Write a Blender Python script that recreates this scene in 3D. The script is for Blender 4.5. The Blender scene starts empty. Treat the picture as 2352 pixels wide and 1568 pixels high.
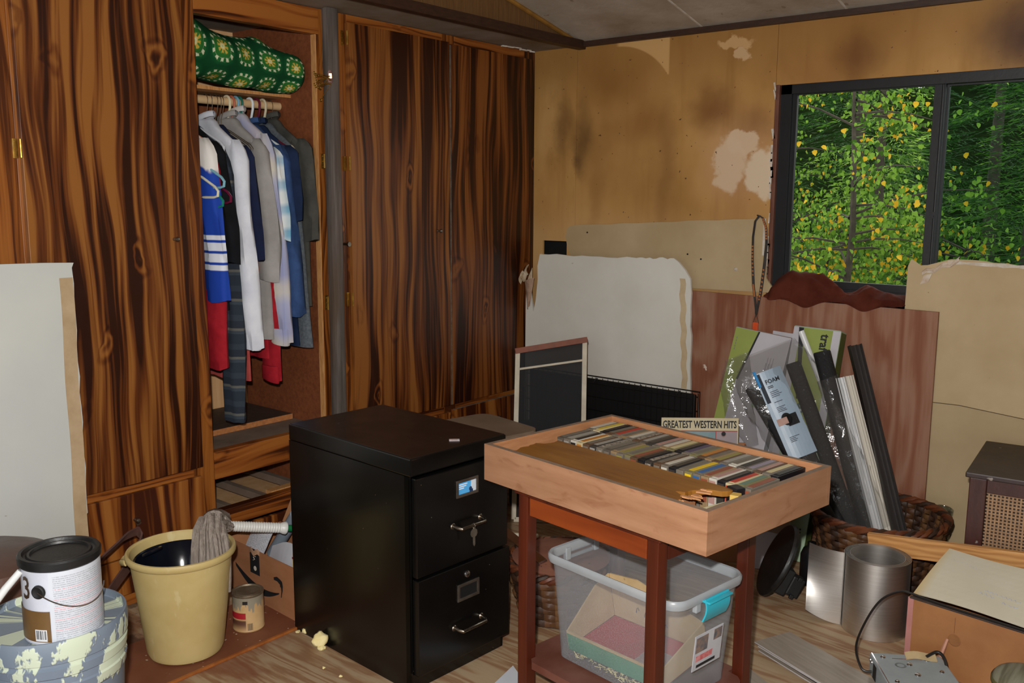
import bpy, bmesh, math, random
from mathutils import Vector, Matrix, noise as mnoise
R = math.radians
SC = bpy.context.scene
COL = SC.collection
random.seed(7)

# ------------------------------------------------------------------ camera, sky, flash, exposure
def rot_from_axes(rt, up, fw):
    m = Matrix((rt, up, [-c for c in fw])).transposed()
    return m.to_4x4()
PITCH, YAW, ROLL = 0.155748746, 0.683165533, 0.00526954710
cp, sp_, cy_, sy_ = math.cos(PITCH), math.sin(PITCH), math.cos(YAW), math.sin(YAW)
fw = Vector((-sy_*cp, cy_*cp, -sp_)); rt0 = Vector((cy_, sy_, 0)); up0 = rt0.cross(fw)
rt = rt0*math.cos(ROLL) + up0*math.sin(ROLL); up = up0*math.cos(ROLL) - rt0*math.sin(ROLL)
cam_d = bpy.data.cameras.new('camera'); cam = bpy.data.objects.new('camera', cam_d); COL.objects.link(cam)
cam.matrix_world = Matrix.Translation((0, 0, 1.45)) @ rot_from_axes(rt, up, fw)
cam_d.sensor_width = 36.0; cam_d.lens = 2113.0/2352*36.0; cam_d.clip_start = 0.02; cam_d.clip_end = 200
SC.camera = cam

W = bpy.data.worlds.new('sky'); SC.world = W; W.use_nodes = True
wn = W.node_tree.nodes; wl = W.node_tree.links
bg = wn['Background']; bg.inputs['Color'].default_value = (0.95, 0.97, 1.0, 1); bg.inputs['Strength'].default_value = 2.6

fl_d = bpy.data.lights.new('camera_flash', 'SPOT'); fl = bpy.data.objects.new('camera_flash', fl_d); COL.objects.link(fl)
fl.location = Vector((0, 0, 1.45)) + up*0.13 - rt*0.05 + fw*0.02
fl_d.energy = 310; fl_d.shadow_soft_size = 0.022; fl_d.spot_size = R(105); fl_d.spot_blend = 0.5; fl_d.color = (1.0, 0.97, 0.93)
fl.rotation_euler = rot_from_axes(rt, (up*math.cos(R(4)) - fw*math.sin(R(4)))*-1 if False else up, fw).to_euler()

SC.view_settings.view_transform = 'Standard'; SC.view_settings.look = 'None'
SC.view_settings.exposure = 0.0; SC.view_settings.gamma = 1.0; SC.view_settings.use_curve_mapping = False

# ------------------------------------------------------------------ node helpers
def lin(h):
    if not isinstance(h, str): return h
    h = h.lstrip('#'); o = []
    for i in (0, 2, 4):
        c = int(h[i:i+2], 16)/255
        o.append(c/12.92 if c <= .04045 else ((c+.055)/1.055)**2.4)
    return (o[0], o[1], o[2], 1)

class N:
    def __init__(s, name):
        s.m = bpy.data.materials.new(name); s.m.use_nodes = True
        s.t = s.m.node_tree; s.b = s.t.nodes['Principled BSDF']; s.out = s.t.nodes['Material Output']
    def new(s, typ): return s.t.nodes.new(typ)
    def put(s, sock, v):
        if isinstance(v, bpy.types.NodeSocket): s.t.links.new(v, sock)
        elif isinstance(v, str): sock.default_value = lin(v)
        else:
            if sock.type == 'RGBA' and not hasattr(v, '__len__'): v = (v, v, v, 1)
            sock.default_value = v
    def obj(s): return s.new('ShaderNodeTexCoord').outputs['Object']
    def uv(s): return s.new('ShaderNodeTexCoord').outputs['UV']
    def sep(s, v):
        n = s.new('ShaderNodeSeparateXYZ'); s.put(n.inputs[0], v); return n.outputs
    def comb(s, x, y, z):
        n = s.new('ShaderNodeCombineXYZ')
        for i, q in enumerate((x, y, z)): s.put(n.inputs[i], q)
        return n.outputs[0]
    def math(s, op, a, b=None, c=None, clamp=False):
        n = s.new('ShaderNodeMath'); n.operation = op; n.use_clamp = clamp
        for i, q in enumerate((a, b, c)):
            if q is not None: s.put(n.inputs[i], q)
        return n.outputs[0]
    def add(s, a, b): return s.math('ADD', a, b)
    def sub(s, a, b): return s.math('SUBTRACT', a, b)
    def mul(s, a, b): return s.math('MULTIPLY', a, b)
    def noise(s, vec, scale=5, detail=3, rough=.55, dist=0):
        n = s.new('ShaderNodeTexNoise'); s.put(n.inputs['Vector'], vec)
        n.inputs['Scale'].default_value = scale; n.inputs['Detail'].default_value = detail
        n.inputs['Roughness'].default_value = rough; n.inputs['Distortion'].default_value = dist
        return n.outputs['Fac']
    def scl(s, vec, sx, sy, sz, off=(0, 0, 0)):
        n = s.new('ShaderNodeMapping'); s.put(n.inputs['Vector'], vec)
        n.inputs['Scale'].default_value = (sx, sy, sz); n.inputs['Location'].default_value = off
        return n.outputs[0]
    def voro(s, vec, scale=5, feat='F1'):
        n = s.new('ShaderNodeTexVoronoi'); n.feature = feat; s.put(n.inputs['Vector'], vec); n.inputs['Scale'].default_value = scale
        return n.outputs
    def ramp(s, fac, stops, interp='LINEAR'):
        n = s.new('ShaderNodeValToRGB'); s.put(n.inputs[0], fac); cr = n.color_ramp; cr.interpolation = interp
        while len(cr.elements) < len(stops): cr.elements.new(0.5)
        for e, (p, c) in zip(cr.elements, stops): e.position = p; e.color = lin(c) if isinstance(c, str) else (c, c, c, 1) if not hasattr(c, '__len__') else c
        return n.outputs['Color']
    def step(s, x, a, b):
        n = s.new('ShaderNodeMapRange'); s.put(n.inputs[0], x); n.inputs[1].default_value = a; n.inputs[2].default_value = b
        n.interpolation_type = 'SMOOTHSTEP'; return n.outputs[0]
    def mix(s, f, a, b, blend='MIX'):
        n = s.new('ShaderNodeMix'); n.data_type = 'RGBA'; n.blend_type = blend
        s.put(n.inputs[0], f); s.put(n.inputs[6], a); s.put(n.inputs[7], b); return n.outputs[2]
    def bump(s, h, strength=.3, dist=.01):
        n = s.new('ShaderNodeBump'); n.inputs['Strength'].default_value = strength; n.inputs['Distance'].default_value = dist
        s.put(n.inputs['Height'], h); s.put(s.b.inputs['Normal'], n.outputs[0])
    def fin(s, col, rough=.6, metal=0, spec=.5, coat=0):
        s.put(s.b.inputs['Base Color'], col); s.put(s.b.inputs['Roughness'], rough); s.b.inputs['Metallic'].default_value = metal
        s.b.inputs['Specular IOR Level'].default_value = spec; s.b.inputs['Coat Weight'].default_value = coat
        return s.m

_mc = {}
def mottle(name, a, b=None, scale=8, rough=.6, metal=0, bump=.12, stretch=(1, 1, 1), spec=.5, speck=None, bd=.004, lo=.35, hi=.65):
    """Base colour A wandering towards B over the surface, with a little relief and optional specks."""
    if name in _mc: return _mc[name]
    n = N(name); v = n.obj(); vs = n.scl(v, *stretch)
    f = n.noise(vs, scale, 5, .6)
    if b is None: b = a
    c = n.ramp(f, [(lo, a), (hi, b)])
    if speck:
        k = n.step(n.noise(v, speck[1], 2, .5), speck[2], speck[2]+.04); c = n.mix(k, c, speck[0])
    r = n.add(rough-.06, n.mul(n.noise(v, scale*3, 3), .12))
    if bump: n.bump(n.noise(vs, scale*6, 4, .6), bump, bd)
    _mc[name] = n.fin(c, r, metal, spec); return _mc[name]

# ------------------------------------------------------------------ mesh helpers
class MB:
    """Collects faces and links them as ONE mesh object."""
    def __init__(s): s.v = []; s.f = []; s.mi = []; s.uvs = {}
    def _add(s, vs, fs, mi=0, mat=None):
        b = len(s.v)
        for p in vs:
            p = Vector(p); s.v.append(tuple(mat @ p) if mat else tuple(p))
        for q in fs: s.f.append([b+i for i in q]); s.mi.append(mi)
        return b
    def box(s, c, d, mi=0, mat=None, rot=None):
        x, y, z = [q/2 for q in d]
        vs = [Vector(p) for p in ((-x,-y,-z),(x,-y,-z),(x,y,-z),(-x,y,-z),(-x,-y,z),(x,-y,z),(x,y,z),(-x,y,z))]
        if rot is not None: vs = [rot @ p for p in vs]
        vs = [p+Vector(c) for p in vs]
        s._add(vs, [(0,3,2,1),(4,5,6,7),(0,1,5,4),(1,2,6,5),(2,3,7,6),(3,0,4,7)], mi, mat); return s
    def bb(s, a, b, mi=0, mat=None):
        return s.box([(p+q)/2 for p, q in zip(a, b)], [abs(q-p) for p, q in zip(a, b)], mi, mat)
    def bev(s, a, b, r=.004, mi=0, mat=None):
        """box with chamfered edges"""
        c = [(p+q)/2 for p, q in zip(a, b)]; d = [abs(q-p) for p, q in zip(a, b)]
        bm = bmesh.new(); bmesh.ops.create_cube(bm, size=1)
        for v in bm.verts: v.co = Vector((v.co.x*d[0]+c[0], v.co.y*d[1]+c[1], v.co.z*d[2]+c[2]))
        r = min(r, min(d)*.45)
        bmesh.ops.bevel(bm, geom=list(bm.edges), offset=r, segments=2, profile=.6, affect='EDGES')
        bm.verts.index_update()
        s._add([v.co.copy() for v in bm.verts], [[v.index for v in f.verts] for f in bm.faces], mi, mat); bm.free(); return s
    def prism(s, poly, z0, z1, mi=0, mat=None, cap=True):
        n = len(poly); vs = [(x, y, z0) for x, y in poly]+[(x, y, z1) for x, y in poly]
        fs = [(i, (i+1) % n, (i+1) % n+n, i+n) for i in range(n)]
        if cap: fs += [tuple(range(n-1, -1, -1)), tuple(range(n, 2*n))]
        s._add(vs, fs, mi, mat); return s
    def tube(s, pts, r, seg=8, mi=0, mat=None, cap=True, flat=None, upv=None):
        pts = [Vector(p) for p in pts]; n = len(pts)
        rs = r if hasattr(r, '__len__') else [r]*n
        vs = []; prev = None
        for i, p in enumerate(pts):
            t = (pts[min(i+1, n-1)]-pts[max(i-1, 0)]).normalized()
            if prev is None:
                a = Vector(upv) if upv is not None else (Vector((0, 0, 1)) if abs(t.z) < .9 else Vector((1, 0, 0)))
                u = (a-t*a.dot(t)).normalized()
            else: u = (prev-t*prev.dot(t)).normalized()
            prev = u; w = t.cross(u); fl_ = flat or 1
            for k in range(seg):
                q = 2*math.pi*k/seg; vs.append(p+(u*math.cos(q)+w*math.sin(q)*fl_)*rs[i])
        fs = [(i*seg+k, i*seg+(k+1) % seg, (i+1)*seg+(k+1) % seg, (i+1)*seg+k) for i in range(n-1) for k in range(seg)]
        if cap: fs += [tuple(range(seg-1, -1, -1)), tuple(range((n-1)*seg, n*seg))]
        s._add(vs, fs, mi, mat); return s
    def lathe(s, prof, seg=32, mi=0, mat=None, squash=1, mis=None):
        vs = []; fs = []; n = len(prof)
        for r, z in prof:
            for k in range(seg):
                q = 2*math.pi*k/seg; vs.append((r*math.cos(q), r*math.sin(q)*squash, z))
        b0 = len(s.f)
        for i in range(n-1):
            for k in range(seg): fs.append((i*seg+k, i*seg+(k+1) % seg, (i+1)*seg+(k+1) % seg, (i+1)*seg+k))
        if prof[0][0] > 1e-5 and False: pass
        s._add(vs, fs, mi, mat)
        if mis:
            for i in range(n-1):
                for k in range(seg): s.mi[b0+i*seg+k] = mis[i]
        return s
    def grid(s, fn, nu, nv, mi=0, mat=None, closed_u=False):
        vs = [fn(i/(nu-1 if not closed_u else nu), j/(nv-1)) for j in range(nv) for i in range(nu)]
        fs = []
        for j in range(nv-1):
            for i in range(nu if closed_u else nu-1):
                i2 = (i+1) % nu; fs.append((j*nu+i, j*nu+i2, (j+1)*nu+i2, (j+1)*nu+i))
        s._add(vs, fs, mi, mat); return s
    def sheet(s, fn, nu, nv, th, mi=0, mat=None):
        """thin closed slab following fn(u,v) -> point, thickness along the local normal"""
        P = [[Vector(fn(i/(nu-1), j/(nv-1))) for i in range(nu)] for j in range(nv)]
        top = []; bot = []
        for j in range(nv):
            for i in range(nu):
                du = P[j][min(i+1, nu-1)]-P[j][max(i-1, 0)]; dv = P[min(j+1, nv-1)][i]-P[max(j-1, 0)][i]
                nn = du.cross(dv); nn = nn.normalized() if nn.length > 1e-12 else Vector((0, 0, 1))
                top.append(P[j][i]+nn*th/2); bot.append(P[j][i]-nn*th/2)
        m = nu*nv; fs = []
        for j in range(nv-1):
            for i in range(nu-1):
                a, b, c, d = j*nu+i, j*nu+i+1, (j+1)*nu+i+1, (j+1)*nu+i
                fs += [(a, b, c, d), (m+d, m+c, m+b, m+a)]
        for i in range(nu-1):
            fs.append((i+1, i, m+i, m+i+1)); q = (nv-1)*nu; fs.append((q+i, q+i+1, m+q+i+1, m+q+i))
        for j in range(nv-1):
            fs.append((j*nu, (j+1)*nu, m+(j+1)*nu, m+j*nu)); e = nu-1; fs.append(((j+1)*nu+e, j*nu+e, m+j*nu+e, m+(j+1)*nu+e))
        s._add(top+bot, fs, mi, mat); return s
    def build(s, name, mats, parent=None, smooth=False, loc=None, uvfn=None, angle=40, **props):
        me = bpy.data.meshes.new(name); me.from_pydata(s.v, [], s.f); me.update()
        if not isinstance(mats, (list, tuple)): mats = [mats]
        for m in mats: me.materials.append(m)
        if len(mats) > 1: me.polygons.foreach_set('material_index', s.mi)
        if smooth:
            me.polygons.foreach_set('use_smooth', [True]*len(me.polygons))
            try: me.set_sharp_from_angle(angle=R(angle))
            except Exception: pass
        if uvfn:
            ul = me.uv_layers.new(name='UVMap')
            for l in me.loops: ul.data[l.index].uv = uvfn(me.vertices[l.vertex_index].co)
        o = bpy.data.objects.new(name, me); COL.objects.link(o)
        if parent is not None: o.parent = parent
        if loc is not None: o.location = loc
        for k, v in props.items(): o[k] = v
        return o

def thing(name, label, cat, loc=(0, 0, 0), rz=0, group=None, rot=None):
    o = bpy.data.objects.new(name, None); COL.objects.link(o); o.empty_display_size = .05
    o.location = loc; o.rotation_euler = rot if rot is not None else (0, 0, rz)
    o['label'] = label; o['category'] = cat
    if group: o['group'] = group
    return o
def tag(o, label, cat, group=None):
    o['label'] = label; o['category'] = cat
    if group: o['group'] = group
    return o
def struct(o): o['kind'] = 'structure'; return o
def dup(root, loc=None, rz=None, label=None):
    r = root.copy(); COL.objects.link(r)
    if loc is not None: r.location = loc
    if rz is not None: r.rotation_euler = (0, 0, rz)
    if label: r['label'] = label
    for ch in list(root.children):
        c = ch.copy(); COL.objects.link(c); c.parent = r
        for g in list(ch.children):
            d = g.copy(); COL.objects.link(d); d.parent = c
    return r
_dg = None
def text(body, size, mtx, mat, parent, name='lettering', ext=.0004, align='LEFT', wscale=1.0, bold=0.0, shear=0):
    cu = bpy.data.curves.new(name, 'FONT'); cu.body = body; cu.size = size; cu.extrude = ext; cu.align_x = align; cu.align_y = 'CENTER'
    cu.offset = bold; cu.shear = shear; cu.resolution_u = 2
    o = bpy.data.objects.new(name+'_curve', cu); COL.objects.link(o)
    bpy.context.view_layer.update()
    me = bpy.data.meshes.new_from_object(o.evaluated_get(bpy.context.evaluated_depsgraph_get()))
    bpy.data.objects.remove(o); bpy.data.curves.remove(cu)
    me.name = name
    me.transform(mtx @ Matrix.Diagonal((wscale, 1, 1, 1))); me.materials.clear(); me.materials.append(mat)
    t = bpy.data.objects.new(name, me); COL.objects.link(t)
    if parent is not None: t.parent = parent
    return t
def frame(o, x, y):
    """matrix with local x along X, local y along Y, origin O"""
    x = Vector(x).normalized(); y = Vector(y); y = (y-x*y.dot(x)).normalized(); z = x.cross(y)
    m = Matrix((x, y, z)).transposed().to_4x4(); m.translation = Vector(o); return m
def jit(a): return random.uniform(-a, a)
def fbm(x, y, z=0, s=1): return mnoise.fractal(Vector((x*s, y*s, z*s)), 1.0, 2.0, 4)
ORD = ['first', 'second', 'third', 'fourth', 'fifth', 'sixth', 'seventh', 'eighth', 'ninth', 'tenth', 'eleventh', 'twelfth', 'thirteenth',
       'fourteenth', 'fifteenth', 'sixteenth', 'seventeenth', 'eighteenth', 'nineteenth', 'twentieth', 'twenty-first', 'twenty-second',
       'twenty-third', 'twenty-fourth', 'twenty-fifth', 'twenty-sixth', 'twenty-seventh', 'twenty-eighth']
# ------------------------------------------------------------------ materials of the room
def wood_print(name, dark='#2b0f03', mid='#5f3010', light='#8c5826', axis='y', seed=0, freq=19.0, horiz=False, rough=.36):
    """printed wood-grain panel: dark and light bands that wander round knots"""
    n = N(name); o = n.obj(); x, y, z = n.sep(o)
    a = {'x': x, 'y': y}[axis]
    if horiz: a, z = z, a
    p = n.comb(n.add(a, seed*3.17), z, seed*1.3)
    wob = n.noise(n.scl(p, 3, .8, 1), 1.0, 2)
    kp = n.comb(n.add(n.mul(a, 6.4), n.mul(n.noise(n.scl(p, 7, 5, 1), 1.0, 3), 1.1)), n.mul(z, 3.0), seed*.7)
    d = n.voro(kp, 1.0)['Distance']
    dx = n.add(n.mul(a, 1.0), n.mul(n.sub(wob, .5), .20))
    q = n.comb(dx, z, seed*2.1)
    b1 = n.noise(n.scl(q, freq*1.2, .75, 1), 1.0, 1.5, .5); b2 = n.noise(n.scl(q, freq*2.9, 1.3, 1), 1.0, 2, .55); fine = n.noise(n.scl(p, 190, 4, 1), 1.0, 3, .6)
    s = n.add(n.add(n.mul(n.sub(b1, .5), 2.2), n.mul(n.sub(b2, .5), 1.9)), n.add(.46, n.mul(n.sub(fine, .5), .22)))
    ring = n.add(.5, n.mul(n.math('SINE', n.mul(d, 50.0)), .45)); mask = n.step(d, .30, .12)
    s = n.add(n.mul(s, n.sub(1.0, n.mul(mask, .62))), n.mul(ring, n.mul(mask, .62)))
    c = n.ramp(s, [(.18, dark), (.45, mid), (.80, light)])
    c = n.mix(n.step(d, .055, .03), c, '#2a0f05')
    n.bump(fine, .04, .002)
    r = n.add(rough-.05, n.mul(n.noise(o, 14, 3), .14))
    return n.fin(c, r, 0, .45)
M = {}
M['door1'] = wood_print('closet_wood_grain', seed=1)
M['door2'] = wood_print('closet_wood_grain_b', dark='#2b0f04', mid='#5f3010', light='#895424', seed=2)
M['door3'] = wood_print('closet_wood_grain_c', dark='#260d04', mid='#582b0e', light='#7f4a1f', seed=3)
M['frame'] = wood_print('face_frame_grain', dark='#472008', mid='#82491a', light='#935823', seed=5, freq=24)
M['frameh'] = wood_print('face_rail_grain', dark='#3f1b07', mid='#85481a', light='#985b26', seed=6, freq=20, horiz=True)
M['drawer'] = wood_print('drawer_grain', dark='#3d1808', mid='#7a4115', light='#9a602a', seed=8, freq=14)
M['bareedge'] = mottle('bare_wood_edge', '#c8935a', '#a97440', 20, .7, stretch=(8, 8, 1))
M['hardboard'] = mottle('brown_hardboard', '#6a3516', '#7d4422', 60, .75, bump=.2)
M['tanply'] = mottle('tan_plywood_back', '#d9ae80', '#c99c6c', 5, .7, stretch=(6, 6, .6))
M['greydust'] = mottle('dusty_grey_brown_board', '#7d6a5a', '#655346', 7, .85, bump=.15)
M['particle'] = mottle('dark_particle_board', '#4b3a31', '#3b2d26', 30, .6)
M['brass'] = mottle('worn_brass', '#d0a654', '#9a7433', 30, .45, 1.0, bump=.05)
M['nickel'] = mottle('dull_nickel', '#a9a294', '#7b746a', 40, .35, 1.0, bump=.05)
M['chrome'] = mottle('chrome_steel', '#d9d9dc', '#b9babd', 20, .16, 1.0, bump=0)
M['black'] = mottle('matte_black', '#0b0b0c', '#151515', 15, .55)
M['darkgap'] = mottle('dark_cavity', '#050404', '#0a0807', 10, .9)
M['post'] = None
n = N('weathered_grey_post'); v = n.obj(); vs = n.scl(v, 30, 30, 1.6)
g = n.noise(vs, 1.6, 5, .65)
c = n.ramp(g, [(.3, '#3b332e'), (.5, '#574e49'), (.72, '#726964')])
c = n.mix(n.mul(n.step(n.noise(n.scl(v, 4, 4, .6), 2, 3), .5, .66), .7), c, '#54412f'); n.bump(n.noise(vs, 3, 4), .25, .003)
M['post'] = n.fin(c, .72)

# plywood floor: pale weathered sheet with brown grain rings
n = N('weathered_plywood_floor'); v = n.obj(); x, y, z = n.sep(v)
p = n.comb(n.mul(x, .55), n.mul(y, 4.2), 0)
w = n.noise(p, 1.3, 4, .55, .6); w2 = n.noise(n.scl(v, 3.0, 22, 1), 1.0, 4, .6)
f = n.add(n.add(n.mul(y, 9.0), n.mul(w, 8.5)), n.mul(w2, 2.0))
s = n.add(n.mul(n.math('SINE', n.mul(f, 6.283)), .5), .5)
fine = n.noise(n.scl(v, 6, 150, 1), 1.0, 3, .6)
s = n.add(n.mul(s, .62), n.mul(fine, .42))
c = n.ramp(s, [(.2, '#8c694c'), (.5, '#9c7f61'), (.8, '#a68f72')])
worn = n.step(n.noise(n.scl(v, 1.2, 1.6, 1), 1.4, 5, .62), .50, .62)
edge = n.step(x, -1.55, -1.95)
c = n.mix(n.mul(n.mul(worn, edge), .75), c, '#7c4b34')
dust = n.step(n.noise(v, 2.3, 5, .6), .5, .8); c = n.mix(n.mul(dust, .35), c, '#c3b398')
c = n.mix(n.step(n.noise(v, 38, 3, .5), .74, .77), c, '#efe6d2')
spot = n.noise(n.scl(v, 1, 1, 1, (3, 5, 0)), 9, 3, .6)
near = n.mul(n.step(x, -2.55, -2.75), n.step(n.noise(v, 10, 4, .6), .52, .6)); c = n.mix(n.mul(near, .7), c, '#4a3a2e')
n.bump(s, .12, .003); M['floor'] = n.fin(c, .62, 0, .35)

# stained tan wallboard
n = N('stained_tan_wallboard'); v = n.obj(); x, y, z = n.sep(v)
wob = n.sub(n.noise(v, 5, 5, .6), .5); wob2 = n.sub(n.noise(n.scl(v, 1, 1, 1, (7, 3, 1)), 5, 5, .6), .5)
xx = n.add(x, n.mul(wob, .16)); zz = n.add(z, n.mul(wob2, .16))
c = n.ramp(n.noise(n.scl(v, 1.6, 1, 1.0), 1.6, 4, .55), [(.3, '#9c7038'), (.55, '#b5884c'), (.75, '#c3995f')])
c = n.mix(n.mul(n.step(z, 1.45, 1.2), .45), c, '#cda673')
c = n.mix(n.mul(n.step(z, 1.85, 2.15), .6), c, '#825824')
streak = n.step(n.noise(n.scl(v, 7, 1, .7), 1.3, 4, .6), .5, .72); c = n.mix(n.mul(streak, .35), c, '#83571f')
mould = n.step(n.noise(n.scl(v, 3, 1, 2), 1.2, 5, .65), .55, .75); c = n.mix(n.mul(mould, .4), c, '#8a6230')
def blot(c, bx, bz, rx, rz_, col, amt, soft=1.0, X=None, Z=None):
    dx = n.mul(n.sub(X or xx, bx), 1/rx); dz = n.mul(n.sub(Z or zz, bz), 1/rz_)
    d = n.math('SQRT', n.add(n.mul(dx, dx), n.mul(dz, dz)))
    return n.mix(n.mul(n.step(d, 1+.5*soft, 1-.75*soft if soft < 1 else 0.0), amt), c, col)
for b in ((-2.83, 1.80, .05, .16, '#5a3a16', .55), (-2.71, 1.74, .06, .18, '#4f3213', .65), (-2.74, 1.62, .035, .07, '#4a2f14', .6),
          (-1.99, 1.86, .12, .11, '#6a3c10', .75), (-1.80, 1.78, .10, .09, '#6d4013', .6), (-1.37, 2.02, .10, .10, '#5e3510', .7),
          (-2.55, 2.00, .20, .12, '#7b4d1c', .55), (-.72, 2.05, .20, .16, '#3d231f', .9), (-1.55, 1.98, .2, .1, '#7a4a18', .4), (-2.35, 1.80, .25, .1, '#7a4a18', .4),
          (-2.24, 1.55, .05, .35, '#7d562c', .5), (-2.62, 1.50, .05, .3, '#80572a', .4)):
    c = blot(c, *b)
wobs = n.sub(n.noise(v, 14, 4, .6), .5)
xs = n.add(x, n.mul(wobs, .12)); zs = n.add(z, n.mul(n.sub(n.noise(n.scl(v, 1, 1, 1, (2, 9, 4)), 14, 4, .6), .5), .12))
pale = blot(c, -1.86, 1.60, .20, .22, '#b98a66', .55)
for b in ((-1.905, 1.60, .080, .130, '#d3b798', .9, .25), (-1.845, 1.695, .07, .05, '#d3b798', .9, .25), (-1.745, 1.56, .085, .115, '#d8c3a6', .9, .25), (-1.865, 2.08, .03, .03, '#c8a57c', .8, .3), (-1.9, 2.13, .08, .025, '#c59f6c', .8, .3)):
    pale = blot(pale, *b, X=xs, Z=zs)
# pale unfaded corner patch under the ceiling trim: right of an arc, left of a straight line
dx = n.sub(x, -2.52); dz = n.sub(z, 1.86)
arc = n.mul(n.step(x, -2.53, -2.50), n.step(n.math('SQRT', n.add(n.mul(dx, dx), n.mul(n.mul(dz, dz), 1.15))), .325, .335))
tri = n.mul(n.mul(arc, n.step(x, -2.225, -2.235)), n.step(n.add(z, n.mul(x, -.12)), 2.28, 2.29))
c = n.mix(n.mul(tri, .9), pale, '#c79c63')
c = n.mix(n.step(n.noise(v, 55, 2, .5), .73, .76), c, '#5b3d1f')
n.bump(n.noise(v, 45, 5, .6), .12, .003); M['wall'] = n.fin(c, .68, 0, .35)

M['ceil'] = mottle('stained_ceiling_board', '#b3a696', '#93836f', 3.0, .9, bump=.5, speck=('#8a7763', 16, .70), bd=.004)
M['darktrim'] = mottle('dark_stained_trim', '#2b170c', '#3a2213', 12, .5, stretch=(2, 2, 10))
M['yellowtrim'] = mottle('yellowed_trim', '#93692a', '#7a5420', 20, .5)
M['soffit'] = mottle('soffit_board', '#93867a', '#75603f', 3.2, .85, bump=.4)
M['gable'] = mottle('gable_plank_wood', '#5a3d1f', '#6f4f2b', 6, .6, stretch=(20, 20, 1.2))
M['plainwall'] = mottle('plain_tan_wall', '#9a7a52', '#8d6d46', 3, .8)
M['winframe'] = mottle('black_window_frame', '#08090b', '#0d0f13', 10, .5)
M['jamb'] = mottle('red_brown_jamb', '#5a2f1d', '#6f4430', 12, .6, stretch=(10, 10, 1))
M['strip'] = mottle('brown_floor_board', '#6d3c26', '#7d4c34', 5, .6, speck=('#b9a48e', 45, .70))
M['crumbly'] = mottle('white_gypsum_edge', '#cfc8bd', '#b8aa98', 30, .9, bump=.4)

# ------------------------------------------------------------------ room shell
CX, BY = -3.02, 3.885
struct(MB().bb((-3.75, -1.75, -.06), (1.75, 4.05, 0)).build('floor', M['floor']))
wall = struct(MB().bb((-3.75, 4.02, 0), (1.75, 4.05, .98)).bb((-3.75, 4.02, .98), (-1.69, 4.05, 2.3)).bb((-.30, 4.02, .98), (1.75, 4.05, 2.3)).bb((-1.69, 4.02, 1.935), (-.30, 4.05, 2.3)).build('wall_back', M['darkgap']))
WX0, WX1, WZ0, WZ1 = -1.685, -.30, 1.03, 1.93
def sheetbox(parts, name='panel'):
    m = MB()
    for a, b in parts: m.bb(a, b)
    return m.build(name, M['wall'], wall)
y0, y1 = BY, BY+.012
# left narrow sheet with the broken-out hole low down
sheetbox([((-3.02, y0, 1.225), (-2.7505, y1, 2.25)), ((-3.02, y0, 0), (-2.955, y1, 1.225)), ((-2.80, y0, .9), (-2.7505, y1, 1.225)), ((-2.955, y0, 0), (-2.7505, y1, 1.12))])
sheetbox([((-2.749, y0, 0), (-1.7035, y1, 2.25))])
sheetbox([((-1.702, y0+.001, WZ1), (-.3, y1, 2.25)), ((-1.702, y0+.001, 0), (WX1, y1, WZ0-.01))])
sheetbox([((WX1+.001, y0, 0), (1.75, y1, 2.25))])
struct(MB().bb((1.72, -1.75, 0), (1.75, 4.02, 3.2)).build('wall_right', M['plainwall']))
fr = MB()
for a, b in (((-3.75, -1.75, 0), (-1.3, -1.72, 3.2)), ((.7, -1.75, 0), (1.72, -1.72, 3.2)), ((-1.3, -1.75, 2.15), (.7, -1.72, 3.2))): fr.bb(a, b)
struct(fr.build('wall_front', M['plainwall']))  # unseen wall behind the camera; its opening is added to let fill light in
struct(MB().bb((-3.75, -1.72, 0), (-3.72, 4.02, 3.2)).build('wall_left', M['plainwall']))
# gable planks over the beam, each its own board
gl = struct(MB().bb((-2.80, .8, 2.2), (-2.76, 4.0, 3.0)).build('wall_gable', M['darkgap']))
SL = .222
def ceil_z(y): return 2.207+SL*(BY-y) if y > .9 else 2.207+SL*(BY-.9)-SL*(.9-y)
yy = 3.885; k = 0
while yy > .9:
    wd = (.13, .075, .155, .10, .16, .12)[k % 6]; ya = max(yy-wd, .9)
    MB().prism([(yy-.0015, 2.19), (yy-.0015, ceil_z(yy)), (ya+.0015, ceil_z(ya)), (ya+.0015, 2.19)], -2.76, -2.742, mat=Matrix(((0, 0, 1, 0), (1, 0, 0, 0), (0, 1, 0, 0), (0, 0, 0, 1)))).build('plank', M['gable'], gl)
    yy = ya; k += 1
# sloping ceiling: separate boards with pale battens on the joints
ce = struct(MB().prism([(4.02, ceil_z(4.02)+.04), (.9, ceil_z(.9)+.04), (-1.75, ceil_z(-1.75)+.04), (-1.75, ceil_z(-1.75)+.08), (.9, ceil_z(.9)+.08), (4.02, ceil_z(4.02)+.08)], -3.75, 1.75, mat=Matrix(((0, 0, 1, 0), (1, 0, 0, 0), (0, 1, 0, 0), (0, 0, 0, 1)))).build('ceiling', M['darkgap']))
SW = Matrix(((0, 0, 1, 0), (1, 0, 0, 0), (0, 1, 0, 0), (0, 0, 0, 1)))
xs_ = [-3.4, -2.71, -2.06, -1.41, -.76, -.11, .54, 1.19, 1.72]
for a, b in zip(xs_[:-1], xs_[1:]):
    MB().prism([(3.885, ceil_z(3.885)), (.9, ceil_z(.9)), (.9, ceil_z(.9)+.03), (3.885, ceil_z(3.885)+.03)], a+.001, b-.001, mat=SW).prism([(.9, ceil_z(.9)), (-1.75, ceil_z(-1.75)), (-1.75, ceil_z(-1.75)+.03), (.9, ceil_z(.9)+.03)], a+.001, b-.001, mat=SW).build('ceiling_panel', M['ceil'], ce)
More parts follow.
